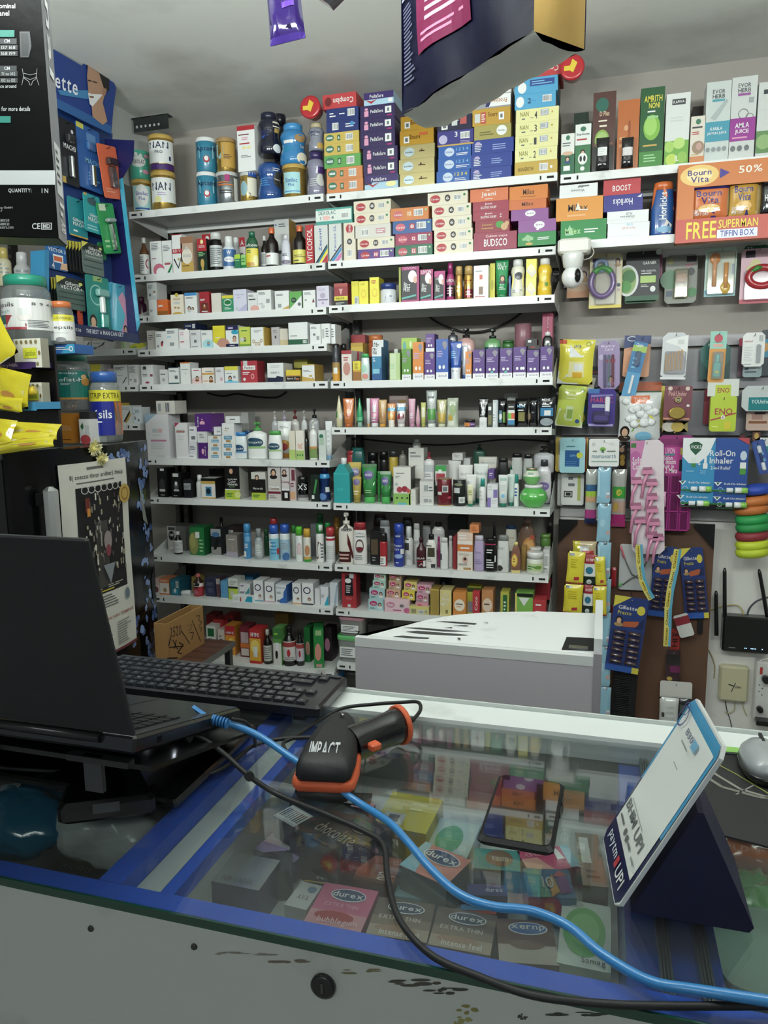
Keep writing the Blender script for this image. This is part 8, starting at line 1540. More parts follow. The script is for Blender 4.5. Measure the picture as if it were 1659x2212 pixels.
for x in (-1.3,.7): bx('case_leg',x,.6,0,x+.04,1.1,.8,'8a8e8c','card')
# lock and screws on the front panel
def fpx(x,y): return atY(x,y,.575)
p=fpx(700,2126);b=MB();b.loft([(0,.012,.012),(.004,.012,.012),(.005,.0095,.0095)],'141414','plastic',N=20);q=b.build('lock',T,(p.x-O.x,-.2255,p.z),(math.pi/2,0,0));b=MB();b.box(-.0012,-.005,.0052,.0012,.005,.0056,'4a4a4a');b.build('keyhole',q)
for x,y in ((197,2005),(420,2044)):
    p=fpx(x,y);b=MB();b.loft([(0,.0035,.0035),(.0015,.003,.003)],'5a5c58','steel',N=10);b.build('screw',T,(p.x-O.x,-.2255,p.z),(math.pi/2,0,0))
b=MB();rr=random.Random(6)
def fpm(u,v,h): p=atY(u*100,v*100,.575);return (p.x-O.x,-.2252-h*.2,p.z)
for (x,y,w,h,c_) in ((630,2075,50,5,'76695a'),(900,2122,60,7,'4f4b40'),(960,2140,45,6,'45423a'),(1010,2180,30,9,'8a8440'),(1000,2205,22,8,'9a9448'),(1250,2190,70,5,'3a4038'),(780,2098,40,5,'7a7446'),(520,2060,70,4,'8a8478'),(1130,2195,16,5,'3a3a34')):
    tk=[]
    for i in range(7): tk.append('c%.3f,%.3f,%.3f,%.3f,%s'%((x+rr.uniform(-w,w)*.8)/100,(y+rr.uniform(-h,h)+.2*(0))/100,w*rr.uniform(.1,.4)/100,h*rr.uniform(.2,.6)/100,c_))
    b.art(fpm,';'.join(tk),'stained')
b.build('stain_marks',fp,(-0,0,0))
# ================= cartons inside the case
def CQ(pts,h,base,art,desc,z=.8725,name='carton',m='card',cat='box',side=None,tilt=0,roll=0,grp=None,zo=0):
    P=[atZ(X_(a),Y_(c_),z+h) for a,c_ in pts];w=((P[1]-P[0]).length+(P[2]-P[3]).length)/2;l=((P[3]-P[0]).length+(P[2]-P[1]).length)/2
    c=sum(P,Vector())/4;d=(P[1]-P[0]).normalized()+(P[2]-P[3]).normalized();yw=math.atan2(d.y,d.x)
    b=MB();b.box(-w/2,-l/2,0,w/2,l/2,h,side or base,m,top=base)
    o=b.build(name,None,(c.x,c.y,z+zo),(tilt,roll,yw))
    if art: b=MB();b.art(flat((-w/2,-l/2,h),(w,0,0),(0,l,0),(0,0,1)),art,m,asp=w/l);b.build('printed_label',o)
    o['category']=cat
    if grp: o['group']=grp
    ITEMS.append([o,desc,'inside the glass case' if z<K-.02 else '',0,None]);return o
fr(400,1600,2.5136)
lg=lambda t,x0=.25,y0=.66,x1=.8,y1=.86,c='2c4a7a':'c%.2f,%.2f,%.2f,%.2f,e4e8ee;c%.2f,%.2f,%.2f,%.2f,%s;t%s,%.2f,%.2f,%.2f,%.2f,W'%((x0+x1)/2,(y0+y1)/2,(x1-x0)*.58,(y1-y0)*.75,(x0+x1)/2,(y0+y1)/2,(x1-x0)*.54,(y1-y0)*.66,c,t,x0,lin(y0,y1,.2),x1,lin(y0,y1,.85))
br='r0,0,1,.28,b09a88;r0,.28,1,.5,8a7466;c.45,.2,.35,.1,a8826a;tintense feel,.2,.04,.85,.18,e4dcd4'
CQ([(765,768),(1060,820),(940,1045),(635,990)],.028,'d45f8a','r0,0,1,.35,d9909c;c.45,.24,.35,.12,b8303a;'+lg('durex')+';tEXTRA THIN,.2,.45,.8,.54,eaa0b8;tbubblegum,.2,.04,.9,.2,f0c0c8','pink flat pack with navy oval logo',side='b04a70',zo=.0)
CQ([(1068,850),(1370,890),(1300,1100),(965,1045)],.028,'6a5a52',br+';'+lg('durex',c='3a4a64')+';tEXTRA THIN,.12,.42,.82,.52,d4ccc4','brown flat pack with oval logo, right of the pink one',side='4a3e38')
CQ([(1385,900),(1700,950),(1650,1170),(1310,1105)],.028,'6a5a52',br+';'+lg('durex',c='3a4a64')+';tEXTRA THIN,.12,.42,.82,.52,d4ccc4','brown flat pack with oval logo, second right of the pink one',side='4a3e38')
CQ([(215,600),(488,645),(430,820),(170,760)],.05,'d4d8dc','tNIRVANA,.2,.1,.8,.25,9aa0a8','silver foil box with purple sides at the left',m='foil',side='6a6488')
CQ([(335,588),(588,632),(560,690),(470,720)],.04,'3a3848','c.4,.6,.2,.2,1c1c26','dark violet box behind the silver foil box',side='241f30',m='gloss')
CQ([(480,488),(690,545),(605,672),(388,585)],.03,'d8d4e0','r0,0,1,.4,b09ae0;tAIR,.35,.55,.6,.9,8a8494,i;r.62,.45,.95,.95,e4e4e0;r.72,.55,.88,.85,8a8c90','lilac and white pack printed upside down',side='8a80b0')
CQ([(545,340),(660,400),(625,480),(520,415)],.062,'c8ccd0','k.02,.1,.98,.9','white barcode sticker pack on the dark bag',side='1c1c20')
CQ([(735,300),(1020,470),(935,665),(690,560)],.055,'2c221e','tchocolate,.15,.3,.85,.55,b8a898;c.7,.75,.2,.15,6a6460;b.3,.1,.7,.2,1,6a4a3a','dark brown chocolate flavour pack in glossy film',side='18120f',m='film')
CQ([(600,258),(990,300),(1010,455),(520,480)],.03,'141519','c.3,.5,.15,.3,24384a;c.75,.75,.12,.1,c4c4c4','large glossy black bag under the chocolate pack',m='film',side='0e0e10')
CQ([(985,618),(1180,640),(1125,790),(900,745)],.03,'9a5636','tcho,.55,.1,.98,.4,e4dcd4,r;r0,0,1,.1,6a3a24','copper brown pack',side='6a3a28')
CQ([(1290,545),(1530,640),(1440,800),(1180,680)],.045,'e0887a','p9ac8d8,0,0,.35,0,.15,1,0,1;'+lg('durex',.2,.55,.85,.85)+';c.6,.25,.2,.15,e09a84','salmon and pale blue pack with navy oval logo',side='8a8c84')
CQ([(1370,425),(1580,445),(1540,690),(1290,610)],.03,'bccfc4','c.45,.5,.3,.35,5aa864;tSupreme ans,.1,.08,.9,.2,6a8a74','pale green pack with green leaf shape',side='9ab0a4')
CQ([(1140,285),(1395,312),(1310,520),(1010,440)],.05,'c9b82e','r.1,.1,.5,.4,c9ccc8;r.2,.15,.4,.35,6a6c6c;b.5,.5,.9,.8,2,e4d870','yellow carton deeper in the case',side='a8981f')
CQ([(880,322),(1010,335),(1000,425),(870,372)],.03,'d88ab0','b.2,.4,.8,.6,1,e8b0c8','small pink pack',side='b06a90')
CQ([(640,770),(752,785),(650,925),(530,880)],.02,'c4c4c4','tAVA,.3,.3,.8,.5,8a7a6a;c.7,.75,.2,.12,6a8aa8','white pack left of the pink pack')
CQ([(690,695),(880,735),(790,775),(640,765)],.02,'1c1c1e','tcool,.3,.3,.8,.6,c4c4b8;r0,0,1,.1,D','thin black pack with gold edge')
CQ([(1150,785),(1440,815),(1440,880),(1130,840)],.012,'8ab0b8','','thin pale blue pack edge')
CQ([(1500,770),(1700,790),(1700,880),(1500,850)],.012,'3a3a80','tdurex,.5,.3,.9,.7,c4c8e0','indigo pack under the blue cable')
CQ([(820,290),(900,300),(880,330),(810,320)],.02,'d8d4b8','','tiny cream pack')
fr(1000,1440,2.5175)
CQ([(80,985),(330,1010),(290,1110),(40,1095)],.03,'3a9a9a','c.55,.55,.3,.4,8a6248;tRIBBED,.4,.4,.75,.6,c4b8a8','teal pack with brown oval',side='2a5a60')
CQ([(335,1015),(590,960),(610,1100),(320,1110)],.03,'d84a78','pe8a090,0,0,.5,0,.3,.6,0,.6;tdu,.1,.65,.4,.9,e890a8;pW,.65,.4,.8,.4,.75,.9,.68,.8;p9acae0,.8,0,1,0,1,1,.85,1','bright pink and peach pack',side='a83a5a')
CQ([(350,1100),(590,1105),(600,1260),(330,1250)],.04,'3a7ab0','p6ab8a0,.1,.0,.5,.0,.3,1,.05,1;pe0a050,.5,0,.7,.2,.6,.8,.5,.6;p8a4aa0,.7,.1,.95,.2,.9,.7,.7,.8;pe05a5a,.6,.7,.9,.75,.8,.95;t10,.35,.3,.6,.7,c9d8e4','rainbow coloured holographic pack',m='foil')
CQ([(30,1180),(240,1190),(240,1250),(20,1240)],.03,'3a3a88','tdurex,.45,.3,.9,.7,c4c8e0','indigo pack with small white logo',side='2a2a60')
CQ([(225,1375),(515,1390),(490,1625),(150,1600)],.028,'6a4a44','r0,0,1,.4,b0a49a;'+lg('xernp',.25,.68,.85,.88,'2a6ab8')+';c.5,.4,.3,.1,7a5a50','brown pack with bright blue oval logo turned around',side='3a2c28')
CQ([(565,1248),(830,1330),(770,1640),(490,1625)],.03,'cfdccf','c.48,.52,.42,.38,6aba62;c.48,.55,.3,.25,8acf7e;tSamag,.45,.04,.9,.14,5a5a58;c.3,.93,.15,.05,a8b4a8','white pack with large green disc',side='9ab89a')
CQ([(640,900),(760,920),(760,1190),(620,1190)],.05,'8a7a68','r.1,.4,.5,.9,d4d4cc;b.2,.1,.8,.3,2,5a4a3c','brown pack in crumpled clear film',m='film',side='4a4038')
CQ([(-10,1290),(170,1300),(190,1345),(-10,1340)],.015,'b84a34','r.0,.3,.9,.9,4a8ac0','orange pack edge under brown pack')
# left compartment plastic
fr(0,0,1)
def crumple(x,y,z,rx,ry,rz,c,desc,m='clearfilm',seed=0,cat='bag'):
    p=atZ(x,y,z+rz);rr=random.Random(seed);b=MB();n,mm=26,14;V=[];ph=[rr.uniform(0,6) for _ in range(8)]
    for j in range(mm+1):
        t=math.pi*j/mm
        for i in range(n):
            a=2*math.pi*i/n;w_=1+.16*math.sin(3*a+ph[0]+2*t)+.12*math.sin(5*a+ph[1]+3*t)+.09*math.sin(9*a+ph[2]-4*t)+rr.uniform(-.07,.07)
            V.append((rx*w_*math.sin(t)*math.cos(a),ry*w_*math.sin(t)*math.sin(a),rz*(1+math.cos(t)*(1 if j<mm/2 else 1))*(.9+.1*w_)))
    b.add(V,[(j*n+i,(j+1)*n+i,(j+1)*n+(i+1)%n,j*n+(i+1)%n) for j in range(mm) for i in range(n)],c,m,True)
    return tag(b.build('plastic_bag',None,(p.x,p.y,z)),desc,cat)
crumple(45,1770,.905,.075,.055,.043,'1f86b4','crumpled bright blue plastic bag under the counter glass at left',m='film',seed=1)
crumple(225,1790,.90,.07,.045,.046,'f2f6f2','crumpled clear plastic bag under the counter glass, nearest the blue frame',m='milky',seed=2)
crumple(325,1745,.90,.05,.04,.046,'c0cccc','crumpled clear plastic bag behind the first one under the glass',m='milky',seed=3)
crumple(390,1703,.90,.035,.03,.046,'c0c8c8','small crumpled clear bag deepest under the glass',m='milky',seed=4)
CQ([(150,1835),(250,1845),(215,1893),(100,1880)],.03,'4a2c22','tchocolate,.15,.1,.8,.35,a08a7a','brown chocolate pack beneath the clear bags',z=.8505)
# right compartment
crumple(1625,1960,.83,.05,.06,.03,'3fae4a','crumpled bright green packet at right under the glass',m='film',seed=8,cat='packet')
crumple(1610,1830,.83,.06,.04,.03,'b85a2c','crumpled orange packet at right under the glass',m='film',seed=9,cat='packet')
p=atZ(1640,2130,.86);b=MB();b.loft([(0,.045,.055,5),(.09,.055,.065,5),(.092,.059,.069,5),(.096,.059,.069,5)],'b0d8c4','sheer',N=28);tag(b.build('plastic_container',None,(p.x+.01,p.y,.8105)),'pale green translucent container at right under the glass','container')
# ================= cabinet behind the counter
zt=1.058;P=[atZ(*t,zt) for t in((765,1377),(1297,1408),(1297,1325),(1170,1321),(1060,1322),(985,1328),(925,1338),(870,1351),(820,1365),(790,1374))]
yfr=P[0].y;P[0].y=P[1].y=(P[0].y+P[1].y)/2;yfr=P[0].y
T=thing('white_cabinet','low cabinet with scuffed white curved top and lilac grey front behind the counter','cabinet',(P[0].x/2,yfr,0));O=T.location
b=MB();b.prism([(p.x-O.x,p.y-O.y) for p in P],zt-.018,zt,'e4e6e6','enamel');b.build('top_board',T)
b=MB();b.box(P[0].x-O.x,-.012,.0,.0-O.x,-.0005,zt-.0182,'bdb5bd','card');b.box(P[0].x-O.x,-.0125,zt-.018,.0-O.x,-.0003,zt-.0005,'d9dada','enamel');b.build('front_panel',T)
b=MB();b.box(-.004-O.x,.0,.0,.010-O.x,P[2].y-yfr,zt+.028,'d4d6d6','enamel');b.box(-.004-O.x,-.013,.0,.010-O.x,-.0001,zt+.005,'9a949a','card');b.build('side_panel',T)
bb=[(p.x-O.x,p.y-O.y) for p in P[2:]]
b=MB();n=len(bb);V=[(x,y-.006,.02) for x,y in bb]+[(x,y-.006,zt-.0185) for x,y in bb];b.add(V,[(i+1,i,i+n,i+1+n) for i in range(n-1)],'c4c6c6','enamel');b.build('curved_back',T)
def tm(u,v,h): p=atZ(700+u*1000/3.072,1220+v*1000/3.072,zt);return (p.x-O.x,p.y-O.y,zt+h)
b=MB();b.art(tm,';'.join('p3c3a3a,'+','.join('%.4f,%.4f'%(a/1000,c_/1000) for a,c_ in pts) for pts in ([(455,478),(520,472),(700,486),(690,494),(560,488)],[(540,446),(620,440),(900,462),(960,470),(880,472),(640,460)],[(520,418),(640,420),(830,436),(980,446),(800,444),(640,430)],[(735,376),(860,380),(1015,392),(1000,399),(850,388)],[(790,420),(850,418),(850,424)],[(845,404),(965,406),(940,412)],[(1050,388),(1090,387),(1085,391)],[(885,490),(905,492),(905,502),(893,502)])),'matte');b.build('scuff_marks',T)
Q=[atZ(*t,zt) for t in((1213,1404),(1224,1377),(1287,1380),(1288,1407))]
b=MB();b.prism([(p.x-O.x,p.y-O.y) for p in Q],zt+.0004,zt+.0012,'0c0c0c','matte');o=b.build('cable_slot',T)
b=MB();b.box(.1*0+Q[0].x-O.x+.012,Q[0].y-O.y+.004,zt+.0012,Q[0].x-O.x+.045,Q[0].y-O.y+.02,zt+.004,'3a3c40','plastic');b.build('slot_insert',o)
# ================= cardboard carton on a low table by the fridge
fr(300,1260,3.606)
fa=atY(X_(512),Y_(468),2.66);Xb=fa.x;na=atX(X_(240),Y_(690),Xb);zb=fa.z;zt2=atX(X_(500),Y_(172),Xb).z
wtop=thing('low_table','low table with dark brown wood grain top and metal edge beside the refrigerator','table',(Xb,2.45,zb));O=wtop.location
q1=atZ(X_(690),Y_(490),zb);q2=atZ(X_(345),Y_(715),zb)
x1=(q1.x+q2.x)/2;ya_,yb_=na.y-.12,2.72;hxw=(Xb+1.64)/2
b=MB();b.box(-2*hxw,ya_-O.y,-.018,x1-Xb,yb_-O.y,-.0003,'5f3a2c','card')
for i in range(14): 
    yy=lin(ya_,yb_,i/14)-O.y;b.box(-2*hxw+.002*(i%3),yy,-.0003,x1-Xb-.001,yy+.008,.00005,'4a2a20' if i%2 else '704838')
b.build('table_top',wtop);b=MB();b.box(x1-Xb,ya_-O.y,-.022,x1-Xb+.003,yb_-O.y,.002,'a4a6a4','steel')
b.build('metal_edge',wtop)
for sx in (-2*hxw+.01,x1-Xb-.03):
    for yy in (ya_+.02,yb_-.04): b=MB();b.box(sx,yy-O.y,-zb,sx+.025,yy-O.y+.025,-.0185,'6a6c6c','steel');b.build('leg',wtop)
T=thing('cardboard_carton','open brown cardboard carton with black marker scrawls on the low table','box',(Xb-hxw,(na.y+2.66)/2,zb+.0006));O=T.location
hy=(2.66-na.y)/2;hc=zt2-zb
def pan(name,x0,y0,x1_,y1_,c='a8793f'):
    b=MB();b.box(x0,y0,0,x1_,y1_,hc,c,'paper',top='c49a5c');b.build(name,T)
pan('side_wall',hxw-.004,-hy,hxw,hy);pan('side_wall',-hxw,-hy,-hxw+.004,hy);pan('end_wall',-hxw+.004,hy-.004,hxw-.004,hy);pan('end_wall',-hxw+.004,-hy,hxw-.004,-hy+.004);b=MB();b.box(-hxw+.004,-hy+.004,0,hxw-.004,hy-.004,.004,'8f6a3a','paper');b.build('base_panel',T)
b=MB()
def om(u,v,h): p=atX(X_(u*100),Y_(v*100),Xb);return (hxw+.0003+h,p.y-O.y,p.z-O.z)
ink='2c1410'
b.art(lambda u,v,h:om(lin(2.4,3.3,u),lin(4.1,3.3,v)-.25*u+.15,h),'t2520,0,0,1,1,6a4a34','paper')
def stroke(pts,wd=5,c=ink):
    for (a,c_),(d,e) in zip(pts,pts[1:]):
        L_=math.hypot(d-a,e-c_);nx_,ny_=-(e-c_)/L_*wd/2,(d-a)/L_*wd/2
        b.art(om,'p%s,%.4f,%.4f,%.4f,%.4f,%.4f,%.4f,%.4f,%.4f'%(c,(a-nx_)/100,(c_-ny_)/100,(a+nx_)/100,(c_+ny_)/100,(d+nx_)/100,(e+ny_)/100,(d-nx_)/100,(e-ny_)/100),'paper')
stroke([(230,490),(245,425)],9);stroke([(235,500),(345,490)],9);stroke([(262,440),(300,515)],7);stroke([(290,440),(275,510)],7);stroke([(310,460),(345,480),(300,540),(335,550)],8);stroke([(330,370),(395,470)],6);stroke([(395,385),(425,380),(410,440)],5);stroke([(412,285),(480,450)],5);stroke([(440,255),(470,250),(465,290),(490,300),(470,330)],4);stroke([(465,345),(490,345),(480,375)],4);stroke([(218,585),(302,580)],11);stroke([(380,330),(410,320),(408,350),(385,370)],4,'7a5a44')
b.build('marker_scrawl',T)
# ================= laptop
H=Vector((-.474,.65,1.142));dv=Vector((0,.242,-.068)).normalized();tl=math.atan2(-dv.z,dv.y);Wd=.345;LD=.245
T=thing('laptop','black laptop seen from behind its open lid, on a riser at left','laptop',(H.x-Wd/2,H.y,H.z),(-tl,0,0))
b=MB();b.box(-Wd/2,-.004,-.020,Wd/2,LD,-.0005,'1b1c1e','plastic',bev=.003);b.build('base',T)
b=MB();b.box(-Wd/2+.004,.002,-.0004,Wd/2-.004,LD-.004,.0003,'26282a','plastic');dk=b.build('deck',T)
b=MB();b.box(-.055,.155,.0004,.05,.232,.0009,'202224','plastic');b.build('touchpad',T)
kb=MB();kb.box(-.0074,-.0074,0,.0074,.0074,.0016,'131416','plastic');me=None
for r_ in range(6):
    for c_ in range(17):
        if me is None: o=kb.build('key',T);me=o.data
        else: o=bpy.data.objects.new('key',me);COL.objects.link(o);o.parent=T
        o.location=(-Wd/2+.026+c_*.0182,.022+r_*.0178,.0004)
b=MB();b.box(-Wd/2,-.004,-.0,Wd/2,.002,.232,'232527','rubber',bev=.0018);lid=b.build('lid',T,(0,-.0035,.0012),(math.radians(13)*1+tl,0,0))
# lid leans towards the camera
b=MB();b.box(-Wd/2+.008,.0021,.014,Wd/2-.008,.0026,.222,'0a0a0c','piano');b.build('screen',lid)
b=MB();b.loft([(-.13,.006,.006),(.13,.006,.006)],'161618','plastic',N=12);b.build('hinge',T,(0,-.0045,-.006),(0,math.pi/2,0))
for yy,w_,c_ in ((.165,.016,'8a8c8e'),(.195,.014,'3a3c40'),(.04,.008,'2a2a2a')):
    b=MB();b.box(Wd/2-.0008,yy,-.014,Wd/2+.0006,yy+w_,-.007,c_,'steel');b.build('port',T)
# riser under the laptop
T=thing('laptop_stand','black metal laptop riser with small clips, standing on the counter glass','stand',(H.x-Wd/2,.78,K));O=T.location
b=MB();b.box(-.2,-.055,.0006,.165,.17,.012,'0f0f10','plastic',bev=.003);b.build('base_plate',T)
for sx in (-.13,.10):
    b=MB();b.prism([(-.05,.012),(.16,.012),(.10,.0455),(-.09,.094)],sx,sx+.03,'121214','plastic',ax='x');b.build('support_arm',T)
b=MB();a=Vector((0,-.125,.0));b.prism([(-.128,.118-.021),(.12,.05-.023),(.12,.046-.023),(-.128,.112-.021)],-.19,.185,'17181a','plastic',ax='x');b.build('platform',T)
b=MB();b.box(.105,-.137,.062,.128,-.131,.104,'3c3e40','plastic');b.box(.085,-.140,.097,.165,-.1285,.104,'26282a','plastic');b.build('clip',T)
b=MB();b.box(-.055,-.165,.07,.03,-.13,.09,'242628','plastic',bev=.003);b.box(-.03,-.1655,.077,-.012,-.1651,.085,'b4b6b8','steel')
q=b.build('usb_hub',T,(-.07,0,.0))
q=atZ(262,1715,K+.02);b=MB();b.box(-.06,-.03,0,.05,.03,.026,'101112','plastic',bev=.005);o=b.build('power_brick',None,(q.x-.01,q.y,K+.0005),(0,0,.5));tag(o,'black laptop power brick lying under the riser on the glass','adapter')
b=MB();b.box(-.02,-.0305,.012,.01,-.0301,.024,'4a4c4e');b.build('sticker',o)
# ================= keyboard
zk=K+.022;kr=atZ(712,1500,zk+.012).x;y0,y1=.985,1.118
T=thing('keyboard','black full size desktop keyboard behind the laptop on the counter','keyboard',(kr-.22,(y0+y1)/2,K+.012),(-.0,0,0));
b=MB();b.box(-.22,-.066,.0,.22,.066,.02,'1c1d22','plastic',bev=.004);b.build('case',T)
b=MB();b.box(-.212,.05,.0195,.212,.058,.022,'26272e','plastic');b.build('top_ridge',T)
for sx in (-.18,.17): b=MB();b.box(sx,-.05,-.0118,sx+.02,.05,-.0002,'17181c','plastic');b.build('foot',T)
KW={}
def key(w,x,y):
    k=round(w*1000)
    if k not in KW:
        b=MB();h=w/2-.0009;d=.0083;t=.0045
        b.add([(-h,-d,0),(h,-d,0),(h,d,0),(-h,d,0),(-h+.002,-d+.0015,t),(h-.002,-d+.0015,t),(h-.002,d-.003,t),(-h+.002,d-.003,t)],[(0,1,5,4),(1,2,6,5),(2,3,7,6),(3,0,4,7),(4,5,6,7),(3,2,1,0)],'202228','plastic')
        b.add([(-.002,-.001,t+.0001),(.001,-.001,t+.0001),(.001,.002,t+.0001),(-.002,.002,t+.0001)],[(0,1,2,3)],'8a8c94');o=b.build('key',T);KW[k]=o.data
    else: o=bpy.data.objects.new('key',KW[k]);COL.objects.link(o);o.parent=T
    o.location=(x+w/2,y,.0195)
u_=.0188
# user side is the far side, so the rows run away from the camera
for r_ in range(6):
    yy=.038-.0188*(5-r_)-(.002 if 0 else 0);yy=-.055+r_*.0188
    ks=[1]*23
    x=-.216
    if r_ in (1,4): row=[1]*10+[1.5,.001]+[1]*3+[1.3]+[1]*3+[2.2]
    elif r_==3: row=[1,1,1,2.2,2.2]+[1]*12
    else: row=[1]*22
    for w_ in row:
        if x+w_*u_>.215: break
        if w_>.5: key(w_*u_,x,yy)
        x+=w_*u_
# ================= barcode scanner
def oloft(b,rings,c,m,N=20,sm=True,ex=2):
    V=[]
    for (C,A,B_,*e) in rings:
        for j in range(N):
            t=2*math.pi*j/N;ca,sa=math.cos(t),math.sin(t);q=2/ex
            V.append(C+A*math.copysign(abs(ca)**q,ca)+B_*math.copysign(abs(sa)**q,sa))
    b.add(V,[(k*N+j,k*N+(j+1)%N,(k+1)*N+(j+1)%N,(k+1)*N+j) for k in range(len(rings)-1) for j in range(N)],c,m,sm)
    b.add(V,[tuple(range(N-1,-1,-1)),tuple((len(rings)-1)*N+j for j in range(N))],c,m)
Nn=atZ(698,1668,K+.035);Rr=atZ(742,1545,K+.04);Oo=(Nn+Rr)/2;Oo.z=K
T=thing('barcode_scanner','black and orange handheld barcode scanner lying on the glass','scanner',Oo)
ax_=(Rr-Nn);ax_.z=0;Ls=ax_.length;ax_.normalize();sd=Vector((ax_.y,-ax_.x,0));upv=Vector((0,0,1))
def hp(t,s_,z): return Nn+ax_*(Ls*t)+sd*s_-Oo+Vector((0,0,K+z-Nn.z))
prof=[(-.06,.030),(0,.037),(.2,.038),(.45,.035),(.7,.029),(.9,.020),(1.0,.010)]
def layer(z0,z1,sc,c,m,name,ins=0,par=None):
    b=MB();L0=[];
    for (t,w_) in prof: L0.append(hp(t if t<.99 else t-.02*0,-w_*sc,0)); 
    for (t,w_) in reversed(prof): L0.append(hp(t,w_*sc,0))
    n=len(L0);cx_=sum((p.x for p in L0))/n;cy_=sum((p.y for p in L0))/n
    rings=[];zz=[(z0,.96),(z0+.004,1),(lin(z0,z1,.6),.97),(lin(z0,z1,.88),.84),(z1,.55)] if ins else [(z0,.97),(z0+.004,1),(z1-.003,1),(z1,.97)]
    V=[]
    for z,s_ in zz: V+=[(cx_+(p.x-cx_)*s_,cy_+(p.y-cy_)*s_,z) for p in L0]
    b.add(V,[(k*n+j,k*n+(j+1)%n,(k+1)*n+(j+1)%n,(k+1)*n+j) for k in range(len(zz)-1) for j in range(n)],c,m,True);b.add(V,[tuple(range(n-1,-1,-1)),tuple((len(zz)-1)*n+j for j in range(n))],c,m)
    return b.build(name,T)
layer(.0005,.012,.98,'1a1a1c','rubber','underside')
layer(.0121,.0255,1.07,'e0582a','rubber','orange_rim')
layer(.0256,.054,.95,'1c1d1f','rubber','black_shell',1)
b=MB();f=lambda u,v,h:(lambda p:(p.x,p.y,p.z))(hp(.06+.15*v,lin(-.021,.017,u),.0485+.01*v+h));b.art(f,'tIMPACT,0,0,1,1,b8bcc0','card');b.build('printed_word',T)
b=MB();p=hp(.78,.004,.057);b.loft([(0,.003,.007),(.002,.002,.005)],'c9ccd0','chrome',N=12,cx=0,cy=0);b.build('indicator',T,tuple(p),(0,0,.5))
He=atZ(872,1562,K+.033)-Oo;Hs=hp(.55,.02,.030);dh=(He-Hs).normalized();sh=Vector((dh.y,-dh.x,0)).normalized();uh=dh.cross(sh)*-1
b=MB();oloft(b,[(Hs.lerp(He,t),sh*a,uh*c_) for t,a,c_ in ((0,.026,.024),(.15,.023,.025),(.4,.021,.024),(.7,.021,.025),(.93,.024,.027),(.97,.02,.024))],'141416','gloss');b.build('handle',T)
b=MB();oloft(b,[(Hs.lerp(He,t),sh*a,uh*c_) for t,a,c_ in ((.88,.024,.027),(.89,.026,.029),(.955,.026,.029),(.965,.024,.027))],'e0582a','rubber');b.build('orange_band',T)
b=MB();t0=Hs.lerp(He,.18)+uh*0+sh*.0;b.box(-.008,-.012,-.004,.008,.012,.006,'e0582a','rubber',bev=.002);b.build('trigger',T,tuple(Hs.lerp(He,.22)+sh*.022),(0,0,math.atan2(dh.y,dh.x)))
E2=Hs.lerp(He,.97)+Oo
b=MB();oloft(b,[(Hs.lerp(He,t),sh*a,uh*a) for t,a in ((.965,.008),(1.02,.0065),(1.12,.005),(1.2,.0035))],'131314','rubber');b.build('cable_boot',T)
E3=Hs.lerp(He,1.2)+Oo
g=lambda x,y,z=K+.004:atZ(x,y,z)
cable([E3,g(908,1534,K+.035),g(903,1517,K+.035),g(870,1517,K+.03),g(800,1522,K+.02),g(740,1530,K+.012),g(690,1555,K+.006),g(640,1590,K+.006),g(612,1606,K+.006),g(625,1630,K+.006),g(655,1645,K+.006)],.0028,'121214','black scanner cord looping behind the barcode scanner')
# ================= cables over the glass
dl_=lambda L_,z0,z1,n:[atZ(x,y,(lin(z0,z1,min(1,i/n)))) for i,(x,y) in enumerate(L_)]
C=dl_([(372,1576),(430,1592),(480,1625),(538,1676),(600,1716),(700,1757),(790,1797),(828,1826),(838,1900),(862,1985),(930,2062),(1030,2108),(1150,2150),(1300,2168),(1450,2173),(1700,2172)],1.095,K+.004,4)
cable(C,.0033,'141416','thin black charger cable crossing the glass to the front edge')
b=MB();b.loft([(-.006,.006,.006),(.006,.006,.006)],'0e0e0f','rubber',N=10);o=b.build('cable_tie',None,C[3],(1.2,.6,.4));tag(o,'black velcro tie on the thin black charger cable','tie')
p=atZ(383,1580,1.093);b=MB();b.tube([Vector((-.022,.004,.004)),Vector((.02,-.002,-.006))],.0055,'161618','plastic',N=12);b.tube([Vector((0,.0,0)),Vector((.0035,0,-.001))],.0062,'e8f4ff','lit',N=14);o=b.build('charger_plug',None,p);tag(o,'black round charger plug with glowing white ring','plug')
EB=dl_([(462,1555),(505,1566),(560,1590),(620,1630),(700,1684),(780,1737),(840,1788),(880,1832),(930,1882),(990,1930),(1060,1957),(1150,1968),(1230,2002),(1300,2060),(1400,2118),(1500,2152),(1700,2190)],1.09,K+.0055,5)
EB[6].z+=.007;EB[7].z+=.008;EB[8].z+=.003;EB[-1].z+=.009;EB[-2].z+=.006
cable(EB,.0045,'2f86d0','bright blue ethernet cable running across the counter glass',m='plastic')
p=EB[0];b=MB();b.box(-.022,-.006,-.005,.0,.006,.005,'2f86d0','plastic',bev=.001);b.box(-.034,-.005,-.004,-.022,.005,.003,'7ab0e0','plastic');b.add([(-.02,-.004,.005),(-.02,.004,.005),(-.03,.004,.014),(-.03,-.004,.014),(-.012,-.004,.005),(-.012,.004,.005)],[(0,1,2,3),(3,2,5,4),(4,5,1,0)],'2f86d0','plastic')
for i in range(5): b.tube([Vector((.001+.004*i,0,-.0005*i)),Vector((.003+.004*i,0,-.0005*i))],.0068,'2a78c0','rubber',N=10)
o=b.build('ethernet_plug',None,p,(0,.1,.1));tag(o,'blue ethernet plug at the side of the laptop','plug')
